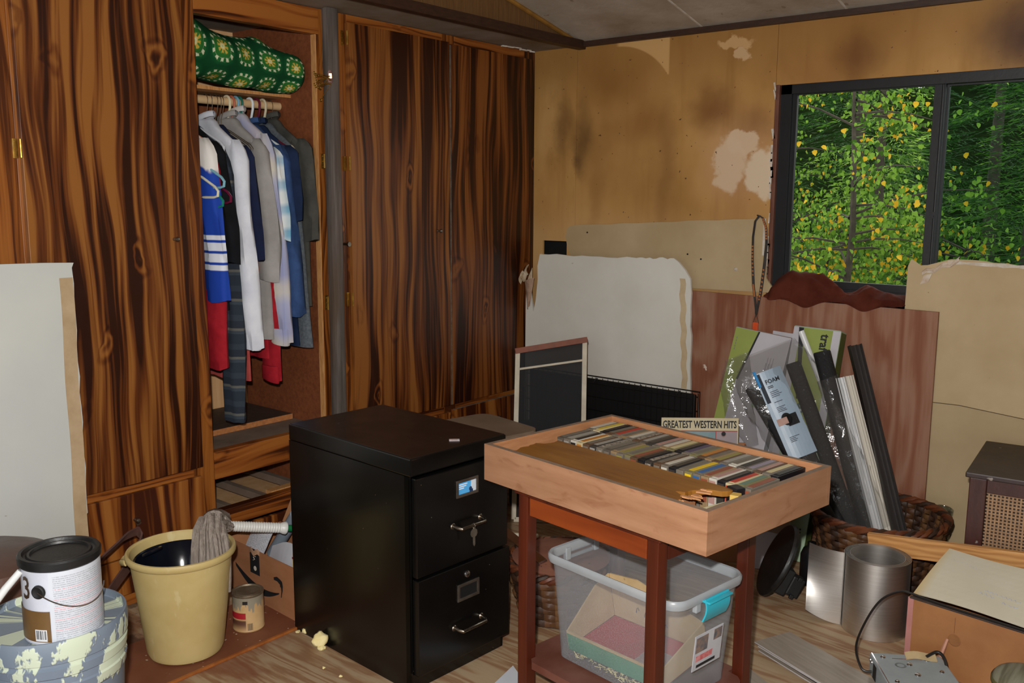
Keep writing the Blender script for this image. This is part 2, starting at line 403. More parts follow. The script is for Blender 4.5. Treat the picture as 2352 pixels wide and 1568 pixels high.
for a in xs_[2:-1]:
    MB().prism([(3.87, ceil_z(3.87)-.003), (.9, ceil_z(.9)-.003), (.9, ceil_z(.9)+.002), (3.87, ceil_z(3.87)+.002)], a-.004, a+.004, mat=SW).build('batten', M['crumbly'], ce)
struct(MB().bb((-2.72, BY-.022, 2.183), (1.72, BY-.0005, 2.208)).build('trim_1', M['darktrim']))
struct(MB().bev((-2.742, .6, 2.172), (-2.70, BY-.001, 2.214), .003).build('trim_2', M['darktrim']))
struct(MB().tube([(-2.735, 3.87, ceil_z(3.87)-.006), (-2.735, .95, ceil_z(.95)-.006)], .011, 8).build('trim_3', M['yellowtrim']))
struct(MB().bb((-3.72, .6, 2.19), (-2.745, BY-.001, 2.2)).build('trim_4', M['soffit']))
tr = MB()
for i in range(9): a = 3.62+i*.028; tr.box((-3.005+jit(.003), a, 2.186+jit(.003)), (.012+jit(.004), .03, .006), rot=Matrix.Rotation(jit(.3), 3, 'Z'))
struct(tr.build('trim_5', M['crumbly']))
# brown hardboard strip lying on the floor along the closets
struct(MB().bev((-2.73, .55, .0005), (-2.41, 1.872, .007), .002).build('trim_6', M['strip']))
struct(MB().bev((-2.415, .55, .0005), (-2.404, 1.872, .009), .002).build('trim_7', mottle('orange_wood_lip', '#a3602a', '#8a4c1f', 20, .5)))

# ------------------------------------------------------------------ window
wd = MB(); FY0, FY1 = 3.905, 3.965
wd.bb((WX0, FY0-.004, WZ1-.038), (WX1, FY1, WZ1+.004)); wd.bb((WX0, FY0, WZ0), (WX1, FY1, WZ0+.04)); wd.bb((WX0-.003, FY0-.004, WZ0), (WX0+.048, FY1, WZ1+.003)); wd.bb((WX1-.04, FY0, WZ0), (WX1, FY1, WZ1))
win = struct(wd.build('window_1', M['winframe']))
def sash(xa, xb, ya, wl_, wr, wt, wbm):
    m = MB(); m.bb((xa, ya, WZ0+.04), (xa+wl_, ya+.018, WZ1-.038)); m.bb((xb-wr, ya, WZ0+.04), (xb, ya+.018, WZ1-.038))
    m.bb((xa+wl_, ya, WZ1-.038-wt), (xb-wr, ya+.018, WZ1-.038)); m.bb((xa+wl_, ya, WZ0+.04), (xb-wr, ya+.018, WZ0+.04+wbm)); return m.build('sash', M['winframe'], win)
s1 = sash(WX0+.045, -1.022, 3.918, .022, .042, .004, .03); s2 = sash(-1.045, WX1-.03, 3.944, .03, .03, .006, .03)
MB().bb((-1.052, 3.908, 1.38), (-1.03, 3.918, 1.385)).tube([(-1.030, 3.912, 1.40), (-1.030, 3.912, 1.89)], .004, 8).tube([(-1.030, 3.912, 1.08), (-1.030, 3.912, 1.375)], .0035, 8).build('sash_stop', M['winframe'], s1)
def glass(name, haze, tint):
    n = N(name); tr = n.new('ShaderNodeBsdfTransparent'); tr.inputs[0].default_value = tint
    gl_ = n.new('ShaderNodeBsdfGlossy'); gl_.inputs['Roughness'].default_value = .02
    df = n.new('ShaderNodeBsdfDiffuse'); df.inputs[0].default_value = (.55, .6, .5, 1)
    v = n.obj(); x, y, z = n.sep(v)
    st = n.noise(n.scl(v, 9, 1, 1.3), 2, 4, .6)
    fac = n.mul(n.step(st, .35, .8), haze)
    m1 = n.new('ShaderNodeMixShader'); n.put(m1.inputs[0], fac); n.t.links.new(tr.outputs[0], m1.inputs[1]); n.t.links.new(df.outputs[0], m1.inputs[2])
    fr_ = n.new('ShaderNodeFresnel'); fr_.inputs[0].default_value = 1.45
    m2 = n.new('ShaderNodeMixShader'); n.put(m2.inputs[0], n.mul(fr_.outputs[0], .06)); n.t.links.new(m1.outputs[0], m2.inputs[1]); n.t.links.new(gl_.outputs[0], m2.inputs[2])
    n.t.links.new(m2.outputs[0], n.out.inputs[0]); return n.m
M['glass'] = glass('clear_window_glass', .003, (.97, .98, .95, 1)); M['glass2'] = glass('dusty_window_glass', .008, (.72, .80, .76, 1))
MB().bb((WX0+.067, 3.925, WZ0+.07), (-1.064, 3.928, WZ1-.042)).build('pane', M['glass'], s1)
MB().bb((-1.015, 3.951, WZ0+.07), (WX1-.06, 3.954, WZ1-.044)).build('pane', M['glass2'], s2)
struct(MB().bev((-1.7025, BY-.004, .98), (-1.684, 3.935, 1.932), .002).build('trim_8', M['jamb']))
struct(MB().bb((-1.70, BY+.001, .985), (-.3, 3.97, 1.03)).build('trim_9', M['jamb']))
pl = MB()
for i in range(26):
    z = 1.10+i*.033
    if random.random() < .75: pl.box((-1.704+jit(.003), BY-.001, z), (.006+random.random()*.008, .006, .03+random.random()*.02), rot=Matrix.Rotation(jit(.25), 3, 'Y'))
struct(pl.build('trim_10', M['crumbly']))

# ------------------------------------------------------------------ built-in closets
def hinge(parent, y, z, side):
    m = MB(); m.tube([(-2.997, y, z-.028), (-2.997, y, z+.028)], .0045, 8); m.bev((-3.0195, y, z-.03), (-3.0155, y+side*.016, z+.03), .001)
    for q in (-.02, 0, .02): m.tube([(-3.0155, y+side*.009, z+q), (-3.0135, y+side*.009, z+q)], .002, 6)
    m.build('hinge', M['brass'], parent, smooth=True)
def knob(parent, y, z, mat, r=.012):
    Mx = frame((-3.0005, y, z), (0, 1, 0), (0, 0, 1))
    MB().lathe([(0, 0), (r*.7, 0), (r*.45, .006), (r*.5, .012), (r, .018), (r, .023), (r*.6, .028), (0, .029)], 16, mat=Mx).build('knob', mat, parent, smooth=True)
def door(parent, ya, yb, za, zb, mat, name='door'):
    return MB().bev((-3.019, ya, za), (-3.0, yb, zb), .002).build(name, mat, parent)
def carcass(t, ya, yb, z0=.0, z1=2.187):
    m = MB(); m.bb((-3.58, ya, z0), (-3.06, ya+.015, z1)); m.bb((-3.58, yb-.015, z0), (-3.06, yb, z1)); m.bb((-3.59, ya, z0), (-3.58, yb, z1)); m.bb((-3.58, ya+.015, z1-.02), (-3.06, yb-.015, z1)); m.bb((-3.58, ya+.015, .42), (-3.06, yb-.015, .44))
    return m.build('carcass', M['hardboard'], t)
# unit off to the left: only its right stile shows
t = thing('closet', 'wood-grain closet at the far left edge, only its hinged stile showing', 'closet', (0, 0, 0))
MB().bev((-3.06, 1.10, 0), (CX, 1.278, 2.187), .002).build('stile', M['frame'], t); MB().bb((-3.06, .55, 0), (CX, 1.099, 2.187)).build('side_panel', M['door1'], t); hinge(t, 1.283, 1.59, -1)
# left closet: tall door over two drawers
t = thing('closet', 'tall wood-grain closet door over two drawers, left of the open clothes closet', 'closet', (0, 0, 0))
carcass(t, 1.28, 1.90)
MB().bev((-3.06, 1.2785, 0), (CX, 1.31, 2.187), .002).build('stile', M['frame'], t); MB().bev((-3.06, 1.83, 0), (CX, 1.9155, 2.187), .002).build('stile', M['frame'], t)
MB().bev((-3.06, 1.311, .40), (CX, 1.829, .45), .002).build('rail', M['frameh'], t); MB().bev((-3.06, 1.311, 2.10), (CX, 1.829, 2.187), .002).build('rail', M['frameh'], t)
MB().bev((-3.06, 1.311, .0), (CX, 1.829, .045), .002).build('rail', M['frameh'], t)
d = door(t, 1.288, 1.857, .445, 2.16, M['door1']); knob(d, 1.785, 1.296, M['nickel'], .009)
d = door(t, 1.295, 1.85, .188, .411, M['drawer'], 'drawer'); knob(d, 1.578, .316, M['nickel'], .010)
MB().box((-2.996, 1.586, .305), (.004, .018, .022), rot=Matrix.Rotation(.4, 3, 'X')).build('backplate', M['nickel'], d)
d = door(t, 1.295, 1.85, .05, .183, M['drawer'], 'drawer')
# middle closet: no door, one drawer missing
mid = thing('closet', 'open doorless closet holding hung clothes, with an empty drawer gap below', 'closet', (0, 0, 0))
YL, YR = 1.9165, 2.455
MB().bb((-3.58, YL-.0, .0), (-3.061, YL+.012, 2.186)).build('side_panel', M['hardboard'], mid)
MB().bb((-3.58, YR+.005, .0), (-3.03, YR+.02, 2.186)).build('side_panel', M['hardboard'], mid)
MB().bb((-3.592, YL, 0), (-3.582, YR+.005, 2.186)).build('back_panel', M['tanply'], mid)
MB().bb((-3.58, YL+.013, 2.15), (-3.06, YR, 2.186)).build('top_panel', M['soffit'], mid)
MB().bev((-3.06, YL, 2.088), (CX, YR+.02, 2.187), .002).build('rail', M['frameh'], mid)
MB().bev((-3.048, YR, .0), (CX, YR+.006, 2.087), .001).build('edge_strip', M['bareedge'], mid)
MB().bev((-3.06, YR+.0065, 0), (CX-.0005, 2.598, 2.187), .002).build('stile', M['frame'], mid)
MB().bb((-3.58, YL+.013, 1.850), (-3.19, YR+.004, 1.863)).build('shelf', M['bareedge'], mid)
MB().bb((-3.58, YL+.013, 1.775), (-3.56, YR+.004, 1.8495)).build('cleat', M['hardboard'], mid)
rod_m = mottle('unpainted_dowel', '#d6b98d', '#c3a47a', 9, .6)
MB().tube([(-3.27, YL+.013, 1.82), (-3.27, YR+.004, 1.82)], .0165, 16).build('rod', rod_m, mid, smooth=True)
MB().bb((-3.58, YL+.013, .465), (-3.03, YR+.004, .483)).build('floor_shelf', M['greydust'], mid)
MB().bev((-3.058, YL+.001, .376), (CX, YR-.001, .484), .002).build('rail', M['frameh'], mid)
MB().bev((-3.058, YL+.001, .178), (CX, YR-.001, .247), .002).build('rail', M['frameh'], mid)
MB().bb((-3.58, YL+.013, .165), (-3.06, YR+.004, .178)).build('drawer_floor', M['tanply'], mid)
for a in (2.00, 2.17, 2.36):
    MB().bev((-3.56, a, .205), (-3.062, a+.03, .235), .002).build('drawer_runner', M['greydust'], mid)
MB().bb((-3.10, 2.20, .1785), (-3.062, 2.34, .25)).build('runner_block', M['bareedge'], mid)
d = door(mid, 1.93, 2.445, .03, .172, M['drawer'], 'drawer')
for z in (1.59, 1.01): hinge(mid, 2.468, z, 1)
tag(MB().bev((-3.57, 1.935, .4835), (-3.235, 2.449, .507), .002).build('particle_board', [M['particle'], M['bareedge']]), 'dark board with a raw orange edge lying on the open closet floor', 'board')
pb = bpy.data.objects['particle_board']
MB().bb((-3.2349, 1.935, .4838), (-3.233, 2.449, .5065)).build('raw_edge', mottle('raw_chip_edge', '#b87945', '#9c6236', 60, .8, bump=.4), pb)
# right closets
t = thing('closet', 'tall wood-grain closet door just right of the grey post', 'closet', (0, 0, 0))
carcass(t, 2.60, 3.20)
MB().bb((-3.06, 2.5985, 0), (CX, 2.62, 2.187)).build('stile', M['frame'], t); MB().bev((-3.06, 3.19, 0), (CX, 3.25, 2.187), .002).build('stile', M['frame'], t)
MB().bev((-3.06, 2.621, 2.10), (CX, 3.189, 2.187), .002).build('rail', M['frameh'], t); MB().bev((-3.06, 2.621, .38), (CX, 3.189, .47), .002).build('rail', M['frameh'], t); MB().bev((-3.06, 2.621, .0), (CX, 3.189, .05), .002).build('rail', M['frameh'], t)
d = door(t, 2.609, 3.219, .445, 2.152, M['door2']); knob(d, 3.134, 1.292, M['nickel'], .009)
d = door(t, 2.615, 3.215, .06, .41, M['drawer'], 'drawer'); knob(d, 2.93, .30, M['nickel'])
for z in (2.09, 1.585, 1.014): hinge(t, 2.603, z, -1)
MB().tube([(-3.019, 2.582, 1.25), (-2.995, 2.582, 1.25)], .006, 8).tube([(-2.995, 2.582, 1.25), (-2.985, 2.582, 1.25)], .010, 8).build('latch', M['nickel'], t, smooth=True)
t = thing('closet', 'narrow wood-grain closet in the corner with a drawer under its door', 'closet', (0, 0, 0))
carcass(t, 3.25, 3.87)
MB().bev((-3.06, 3.2505, 0), (CX, 3.27, 2.187), .002).build('stile', M['frame'], t); MB().bev((-3.06, 3.80, 0), (CX, 3.884, 2.187), .002).build('stile', M['door3'], t)
MB().bev((-3.06, 3.271, 2.10), (CX, 3.799, 2.187), .002).build('rail', M['frameh'], t); MB().bev((-3.06, 3.271, .38), (CX, 3.799, .47), .002).build('rail', M['frameh'], t); MB().bev((-3.06, 3.271, .0), (CX, 3.799, .05), .002).build('rail', M['frameh'], t)
d = door(t, 3.232, 3.832, .445, 2.145, M['door3']); d = door(t, 3.238, 3.80, .06, .418, M['drawer'], 'drawer'); knob(d, 3.56, .32, M['nickel'], .013)
edge_m = mottle('grey_worn_door_edge', '#6f665c', '#57493c', 30, .7)
MB().bb((-3.0195, 3.2235, .445), (-3.003, 3.2315, 2.14)).build('worn_edge', edge_m, t); MB().bb((-3.003, 3.236, .4185), (-3.0005, 3.80, .4225)).build('worn_edge', edge_m, t)

# grey post standing in front of the closets
tag(MB().bev((-3.0, 2.472, .001), (-2.962, 2.529, 2.189), .008).build('wooden_post', M['post'], smooth=True), 'weathered grey wooden post standing in front of the closets', 'post')
# ------------------------------------------------------------------ what hangs and lies in the open closet
def cloth(name, a, b=None, scale=25, rough=.9, bump=.25, **k):
    return mottle('cloth_'+name, a, b or a, scale, rough, bump=bump, spec=.15, **k)
def banded(name, cols, axis_scale, rough=.9, wob=.02, vert=None):
    """cloth woven in bands across the height (and optionally checks along the depth)"""
    n = N('cloth_'+name); v = n.obj(); x, y, z = n.sep(v)
    z2 = n.add(z, n.mul(n.sub(n.noise(v, 6, 2), .5), wob))
    f = n.math('FRACT', n.mul(z2, axis_scale))
    c = n.ramp(f, cols, 'CONSTANT' if len(cols) > 5 else 'LINEAR')
    if vert:
        f2 = n.math('FRACT', n.mul(n.add(n.mul(x, .6), n.mul(y, .8)), vert[0])); c2 = n.ramp(f2, vert[1], 'LINEAR'); c = n.mix(.5, c, c2)
    n.bump(n.noise(v, 300, 2), .12, .002); return n.fin(c, rough, 0, .15)
XC = -3.27
def garment(name, label, cat, y0, ztop, zbot, fx, th, mat, sl=None, slm=None, seed=0, wide=1.0, cuff=None, collar=None, hem=0.0, body=True):
    """a garment hung edge-on: body loft, two sleeves, collar; fx = how far its front edge reaches from the rod"""
    ztop += .045; fx += .03; wide *= 1.06; th *= .88
    rnd = random.Random(seed); t = thing(name, label, cat, (0, 0, 0), group='clothes on the closet rod')
    ph = [rnd.uniform(0, 6.28) for _ in range(6)]
    def ring(w, h, z, n=30, xo=0, fold=.012, sk=0):
        out = []
        for k in range(n):
            q = 2*math.pi*k/n; c_, s_ = math.cos(q), math.sin(q)
            X = XC+xo+w*math.copysign(abs(c_)**.65, c_); Y = y0+h*math.copysign(abs(s_)**.65, s_)
            u = X-XC
            Y += fold*(.6*math.sin(u*34+ph[0]+z*1.5)+.4*math.sin(u*61+ph[1]-z*2.2))+sk
            X += fold*.25*math.sin(z*6+ph[2])
            out.append((X, Y, z+hem*math.sin(u*19+ph[4])*.02))
        return out
    if body:
        m = MB(); rings = []
        zs = ztop-.115
        prof = [(.045, .018, ztop), (.062, .024, ztop-.012), (.085, .022, ztop-.035), (.135, .022, ztop-.065), (.178, .026, ztop-.095), (.198, .030, zs-.02)]
        for w, h, z in prof: rings.append(ring(w*wide, h*th/.035, z, fold=.003))
        L = zs-.02-zbot; nb = 22
        for i in range(1, nb+1):
            f = i/nb; w = .198+(fx-.198)*f
            rings.append(ring(w*wide, (.030+.006*math.sin(f*5+ph[5]))*th/.035, zs-.02-L*f, fold=.004+.010*min(1, f*2.2)))
        rings.append(ring((fx-.006)*wide, .020*th/.035, zbot+.004, fold=.014))
        n = 30; vs = [p for r in rings for p in r]; fs = []
        for j in range(len(rings)-1):
            for k in range(n): fs.append((j*n+k, (j+1)*n+k, (j+1)*n+(k+1) % n, j*n+(k+1) % n))
        fs.append(tuple(range(n)))
        m._add(vs, fs); m.build('body', mat, t, smooth=True, angle=80)
    if sl is not None:
        for side in (1, -1):
            m = MB(); z0 = ztop-.085; pts = []; rs = []; n = 20; vs = []; seg = 16
            for i in range(n+1):
                f = i/n; z = z0+(sl-z0)*f
                cx = XC+side*(.165*wide+(fx-.165*wide+.012)*min(1, f*1.4)*.85); r = (.055 if f < .08 else .070-.010*f)
                if f == 0: r = .028
                for k in range(seg):
                    q = 2*math.pi*k/seg
                    wob = .0025*math.sin(z*17+k*1.9+ph[0])+.005*math.sin(k*2.36+ph[4]+z*1.4)+.003*math.sin(z*9+ph[1])
                    vs.append((cx+(r+wob)*math.cos(q), y0+(r*.62*th/.035+wob)*math.sin(q)+.008*math.sin(z*5+ph[2]), z+.006*math.sin(q*2+ph[3])*(f > .95)))
            fs = [(i*seg+k, i*seg+(k+1) % seg, (i+1)*seg+(k+1) % seg, (i+1)*seg+k) for i in range(n) for k in range(seg)]
            fs += [tuple(range(seg-1, -1, -1)), tuple(range(n*seg, (n+1)*seg))]
            m._add(vs, fs); so = m.build('sleeve', slm or mat, t, smooth=True, angle=70)
            if cuff:
                c_ = MB(); cx = XC+side*(.165*wide+(fx-.165*wide+.012)*.85)
                c_.tube([(cx, y0, sl+.062), (cx, y0, sl+.055), (cx+.001, y0, sl+.006), (cx, y0, sl)], [.050, .053, .053, .050], 16, flat=.70*th/.035, upv=(1, 0, 0)); c_.build('cuff', cuff, so, smooth=True, angle=60)
    if collar:
        m = MB(); pts = []
        for i in range(13):
            q = math.pi*2*i/12; pts.append((XC+.055*math.cos(q), y0+.024*math.sin(q), ztop+.006+.014*math.cos(q)))
        m.tube(pts, .011, 8, flat=.5, cap=False); m.build('collar', collar, t, smooth=True)
    return t
n = N('cloth_jersey_blue_white'); v = n.obj(); x, y, z = n.sep(v)
c = n.ramp(z, [(0, '#1c3f9e'), (1, '#1c3f9e')])
def band(c, lo, hi, col): return n.mix(n.mul(n.step(z, lo-.002, lo+.002), n.step(z, hi+.002, hi-.002)), c, col)
for lo, hi in ((1.288, 1.305), (1.248, 1.278), (1.206, 1.238), (1.176, 1.196)): c = band(c, lo, hi, '#d8dce6')
c = n.mix(n.step(n.add(z, n.mul(n.sub(n.noise(v, 9), .5), .1)), 1.53, 1.545), c, '#dcd8d2')
n.bump(n.noise(v, 400, 2), .1, .001); m_jersey = n.fin(c, .75, 0, .2)
m_white = cloth('white', '#d9dbe2', '#c5c8d2', 8); m_navy = cloth('navy', '#161c33', '#1d2440', 12)
m_blk = cloth('black', '#14161a', '#0d0e11', 12); m_red = cloth('red', '#a3202b', '#86151f', 12); m_grey = cloth('warm_grey', '#9f9b98', '#8b8784', 8)
m_denim = cloth('denim', '#38507c', '#2e446c', 30); m_olive = cloth('olive_grey', '#4c4b45', '#3e3d39', 14); m_wool = cloth('grey_wool', '#4d535a', '#62686d', 90); m_dnavy = cloth('dark_navy', '#1d2b47', '#16213a', 14)
m_pink = cloth('faded_pink', '#b9554f', '#a84843', 12); m_green = cloth('dark_green', '#183a2b', '#143124', 12); m_orange = cloth('orange', '#c9623e', '#b85535', 12)
m_flan = banded('flannel', [(0, '#8e93b8'), (.3, '#a3a6c4'), (.5, '#d8cfb2'), (.62, '#cfc4ab'), (.8, '#8b90b6')], 4.2, vert=(7, [(0, '#9aa0c0'), (.4, '#c8b9ae'), (.6, '#d4cdb8'), (1, '#8a8fb4')]))
m_check = banded('blue_check', [(0, '#dcdcd8'), (.35, '#d5d9d9'), (.55, '#4f97bd'), (.75, '#3d86b0'), (.95, '#dcdcd8')], 10.5, vert=(14, [(0, '#d9dbd8'), (.45, '#7fb3c8'), (.6, '#3f8fb0'), (1, '#d9dbd8')]))
m_dkpl = banded('dark_plaid', [(0, '#2b333d'), (.35, '#39424b'), (.46, '#5d5c58'), (.55, '#2a3039'), (.8, '#333b45'), (1, '#2b333d')], 9.0, wob=.01)
G = garment
G('football_jersey', 'royal blue jersey with white sleeve stripes, leftmost on the closet rod', 'jersey', 1.970, 1.70, 1.10, .225, .025, m_jersey, sl=1.06, seed=1)
G('red_shirt', 'red shirt whose sleeve hangs below the blue striped jersey', 'shirt', 1.985, 1.66, .90, .17, .026, m_red, sl=.80, seed=2)
G('black_shirt', 'black short-sleeved shirt between the blue jersey and the white shirt', 'shirt', 2.020, 1.69, 1.02, .20, .030, m_blk, sl=1.20, seed=3)
G('plaid_flannel_shirt', 'dark charcoal plaid shirt whose sleeve reaches lowest of all the clothes', 'shirt', 2.045, 1.67, .88, .18, .028, m_dkpl, sl=.585, seed=4, cuff=m_dkpl)
G('white_dress_shirt', 'white long-sleeved shirt with buttoned cuffs in the closet', 'shirt', 2.105, 1.70, .90, .215, .036, m_white, sl=.865, seed=5, cuff=m_white, collar=m_white)
G('navy_shirt', 'navy blue shirt just right of the white dress shirt', 'shirt', 2.150, 1.68, 1.02, .19, .024, m_navy, sl=1.20, seed=6)
G('green_shirt', 'dark green shirt with a sliver showing beside the navy shirt', 'shirt', 2.165, 1.66, 1.1, .185, .018, m_green, seed=7)
G('orange_shirt', 'orange shirt showing as a thin stripe beside the grey shirt', 'shirt', 2.176, 1.63, 1.15, .185, .016, m_orange, seed=8)
G('grey_shirt', 'light warm-grey shirt in the middle of the closet rod', 'shirt', 2.205, 1.71, .885, .205, .036, m_grey, sl=1.12, seed=9, collar=m_grey)
G('flannel_shirt', 'lavender and cream flannel shirt with turned cuffs', 'shirt', 2.245, 1.73, .95, .21, .034, m_flan, sl=.865, seed=10, cuff=m_flan, collar=m_flan)
G('checked_shirt', 'blue and white checked short-sleeved shirt', 'shirt', 2.262, 1.68, 1.0, .20, .026, m_check, sl=1.275, seed=11)
G('red_sweater', 'bright red sweater whose cuffs dangle under the flannel shirt', 'sweater', 2.225, 1.60, .80, .16, .02, m_red, sl=.71, seed=12, cuff=m_red)
G('pink_shirt', 'faded brick-pink shirt with its hem below the white shirt', 'shirt', 2.125, 1.60, .72, .15, .018, m_pink, seed=13)
G('denim_shirt', 'blue denim shirt with long sleeves in the closet', 'shirt', 2.312, 1.69, 1.02, .205, .036, m_denim, sl=.975, seed=14, collar=m_denim, cuff=m_denim)
G('dark_navy_shirt', 'dark navy shirt between the denim shirt and the grey wool coat', 'shirt', 2.345, 1.69, .84, .19, .026, m_dnavy, sl=1.35, seed=15, collar=m_dnavy)
G('wool_coat', 'dark grey wool coat hanging near the right end of the rod', 'coat', 2.375, 1.70, .835, .235, .026, m_wool, seed=16)
G('olive_shirt', 'olive-grey short-sleeved shirt, last on the right of the rod', 'shirt', 2.410, 1.72, 1.0, .20, .024, m_olive, sl=1.27, seed=17, collar=m_olive)

def plastic(name, a, rough=.35, b=None): return mottle('plastic_'+name, a, b or a, 12, rough, bump=.03)
def hanger(label, y, mat, r=.0045, drop=0.0, dx=0, tilt=0, rz=0):
    """hook over the rod, then sloping shoulders and a bottom bar"""
    t = thing('clothes_hanger', label, 'hanger', (XC+dx, y, 1.82-drop), rz, group='clothes hangers on the rod')
    m = MB(); hk = []
    for i in range(11):
        q = math.pi*(1.12-1.25*i/10); hk.append((.0235*math.cos(q), 0, -.002+.0235*math.sin(q)))
    hk += [(.022, 0, -.022), (.012, 0, -.05), (0, 0, -.075), (0, 0, -.10)]
    m.tube(hk, r, 8); m.build('hook', mat, t, smooth=True)
    b = MB(); pts = [(0, 0, -.098), (.06, 0, -.118), (.19, 0, -.175), (.207, 0, -.19), (.203, 0, -.207), (.18, 0, -.212), (-.18, 0, -.212), (-.203, 0, -.207), (-.207, 0, -.19), (-.19, 0, -.175), (-.06, 0, -.118), (0, 0, -.098)]
    b.tube(pts, r, 8); b.build('shoulder_bar', mat, t, smooth=True); return t
m_wire = mottle('hanger_wire', '#8f7f68', '#6d604f', 20, .4, .8, bump=0)
for y, nm, cl, lb in ((1.970, 'white', '#d8dbe0', 'white plastic hanger carrying the royal blue jersey'), (1.985, 'orange', '#d5744c', 'thick orange plastic hanger carrying the red shirt'), (2.020, 'ink', '#1c2130', 'blue-black plastic hanger carrying the black shirt'),
      (2.045, 'white2', '#cfd4dc', 'thick white plastic hanger carrying the dark plaid shirt'), (2.205, 'cream', '#d7cfae', 'cream plastic hanger carrying the light warm-grey shirt'), (2.225, 'salmon', '#b5664d', 'salmon plastic hanger carrying the bright red sweater'),
      (2.245, 'lightblue', '#77a9c2', 'light blue plastic hanger carrying the lavender flannel shirt'), (2.262, 'teal', '#1f6a5c', 'teal plastic hanger carrying the blue checked shirt'), (2.312, 'white3', '#d5dde2', 'glossy white plastic hanger carrying the denim shirt'),
      (2.345, 'maroon', '#5b1a2e', 'maroon plastic hanger carrying the dark navy shirt'), (2.375, 'cream2', '#c4bb9f', 'cream plastic hanger carrying the grey wool coat')): hanger(lb, y, plastic(nm, cl, .3), .0052)
for y, w_ in ((2.105, 'white dress'), (2.125, 'faded brick-pink'), (2.150, 'navy blue'), (2.165, 'dark green'), (2.176, 'orange'), (2.410, 'olive-grey')): hanger('thin brassy wire hanger carrying the '+w_+' shirt', y, m_wire, .0016)
# empty hangers bunched low at the left, hooked on the bars of the others
for y, nm, cl, lb, dr, dx in ((1.958, 'sky', '#7fb4c4', 'empty sky-blue hanger dangling low in front of the blue jersey', .13, .125), (1.990, 'wine', '#6a1636', 'empty wine-red hanger dangling low in front of the black shirt', .185, .115),
                              (1.944, 'ivory', '#d9d6c2', 'empty ivory hanger dangling at the far left of the closet', .165, .105), (1.966, 'sea', '#1b7d70', 'empty sea-green hanger dangling below the sky-blue one', .20, .10)):
    hanger(lb, y, plastic(nm, cl, .3), .005, drop=dr, dx=dx)

# crocheted blanket rolled on the shelf: granny squares from the UV map
n = N('granny_square_crochet'); u, v_, _ = n.sep(n.uv())
fu = n.sub(n.math('FRACT', u), .5); fv = n.sub(n.math('FRACT', v_), .5)
wob = n.mul(n.sub(n.noise(n.uv(), 7, 3), .5), .10)
d = n.add(n.math('POWER', n.add(n.math('POWER', n.math('ABSOLUTE', fu), 3.0), n.math('POWER', n.math('ABSOLUTE', fv), 3.0)), .3333), wob)
ang = n.math('ARCTAN2', fv, fu)
pet = n.add(n.mul(n.math('SINE', n.mul(ang, 12.0)), .5), .5); pet2 = n.add(n.mul(n.math('SINE', n.mul(ang, 8.0)), .5), .5)
c = n.ramp(d, [(0, '#8fae7f'), (.05, '#d9d6a0'), (.10, '#c9a13d'), (.17, '#c2a545'), (.20, '#2f6d2e'), (.29, '#2a6a2c'), (.31, '#cfd2b0'), (.375, '#c5cba6'), (.395, '#14522a'), (.5, '#0f4123')])
ringm = n.mul(n.step(d, .295, .31), n.step(d, .40, .385)); c = n.mix(n.mul(ringm, n.step(pet, .62, .45)), c, '#1d5f2c')
ring2 = n.mul(n.step(d, .09, .10), n.step(d, .20, .185)); c = n.mix(n.mul(ring2, n.step(pet2, .45, .3)), c, '#3c7a35')
yarn = n.noise(n.scl(n.uv(), 60, 60, 1), 1, 3); c = n.mix(n.mul(yarn, .25), c, '#0c2f18')
n.bump(n.add(n.mul(yarn, .6), n.mul(ringm, pet)), .5, .006); m_af = n.fin(c, .95, 0, .1)
m = MB()
def af(u, v):
    # u round the roll, v along it (left to right)
    y = 1.945+.505*v; cxx = -3.23+.125*v**1.3; zc = 1.988-.066*v**1.5; 
    r = (.120-.056*v)*(1-.9*max(0, (v-.90)/.10)**2.2)*(1-.35*max(0, (.06-v)/.06))
    q = 2*math.pi*u
    bump_ = 1+.10*math.sin(q*2+v*7)+.06*math.sin(q*3-v*15)+.04*fbm(math.cos(q)*2, v*6, math.sin(q)*2)
    if .55 < v < .75: bump_ += .13*math.exp(-((v-.63)/.05)**2)*max(0, math.sin(q))
    z = zc+r*bump_*math.sin(q); x = cxx+r*1.15*bump_*math.cos(q)
    if x < -3.18: z = max(z, 1.866)
    return (x, y, z)
m.grid(af, 48, 60, closed_u=True)
me_pts = m.v[:]
o = m.build('crochet_blanket', m_af, smooth=True, angle=80); me = o.data
ul = me.uv_layers.new(name='UVMap'); nu = 48
for p in me.polygons:
    us = [me.loops[l].vertex_index % nu for l in p.loop_indices]; wrap = max(us)-min(us) > nu/2
    for l in p.loop_indices:
        vi = me.loops[l].vertex_index; uu = vi % nu; vv = vi//nu
        if wrap and uu < nu/2: uu += nu
        ul.data[l].uv = (uu/nu*5+.37, vv/59*4.9+.3)
tag(o, 'green crocheted granny-square blanket rolled on the closet shelf', 'blanket')

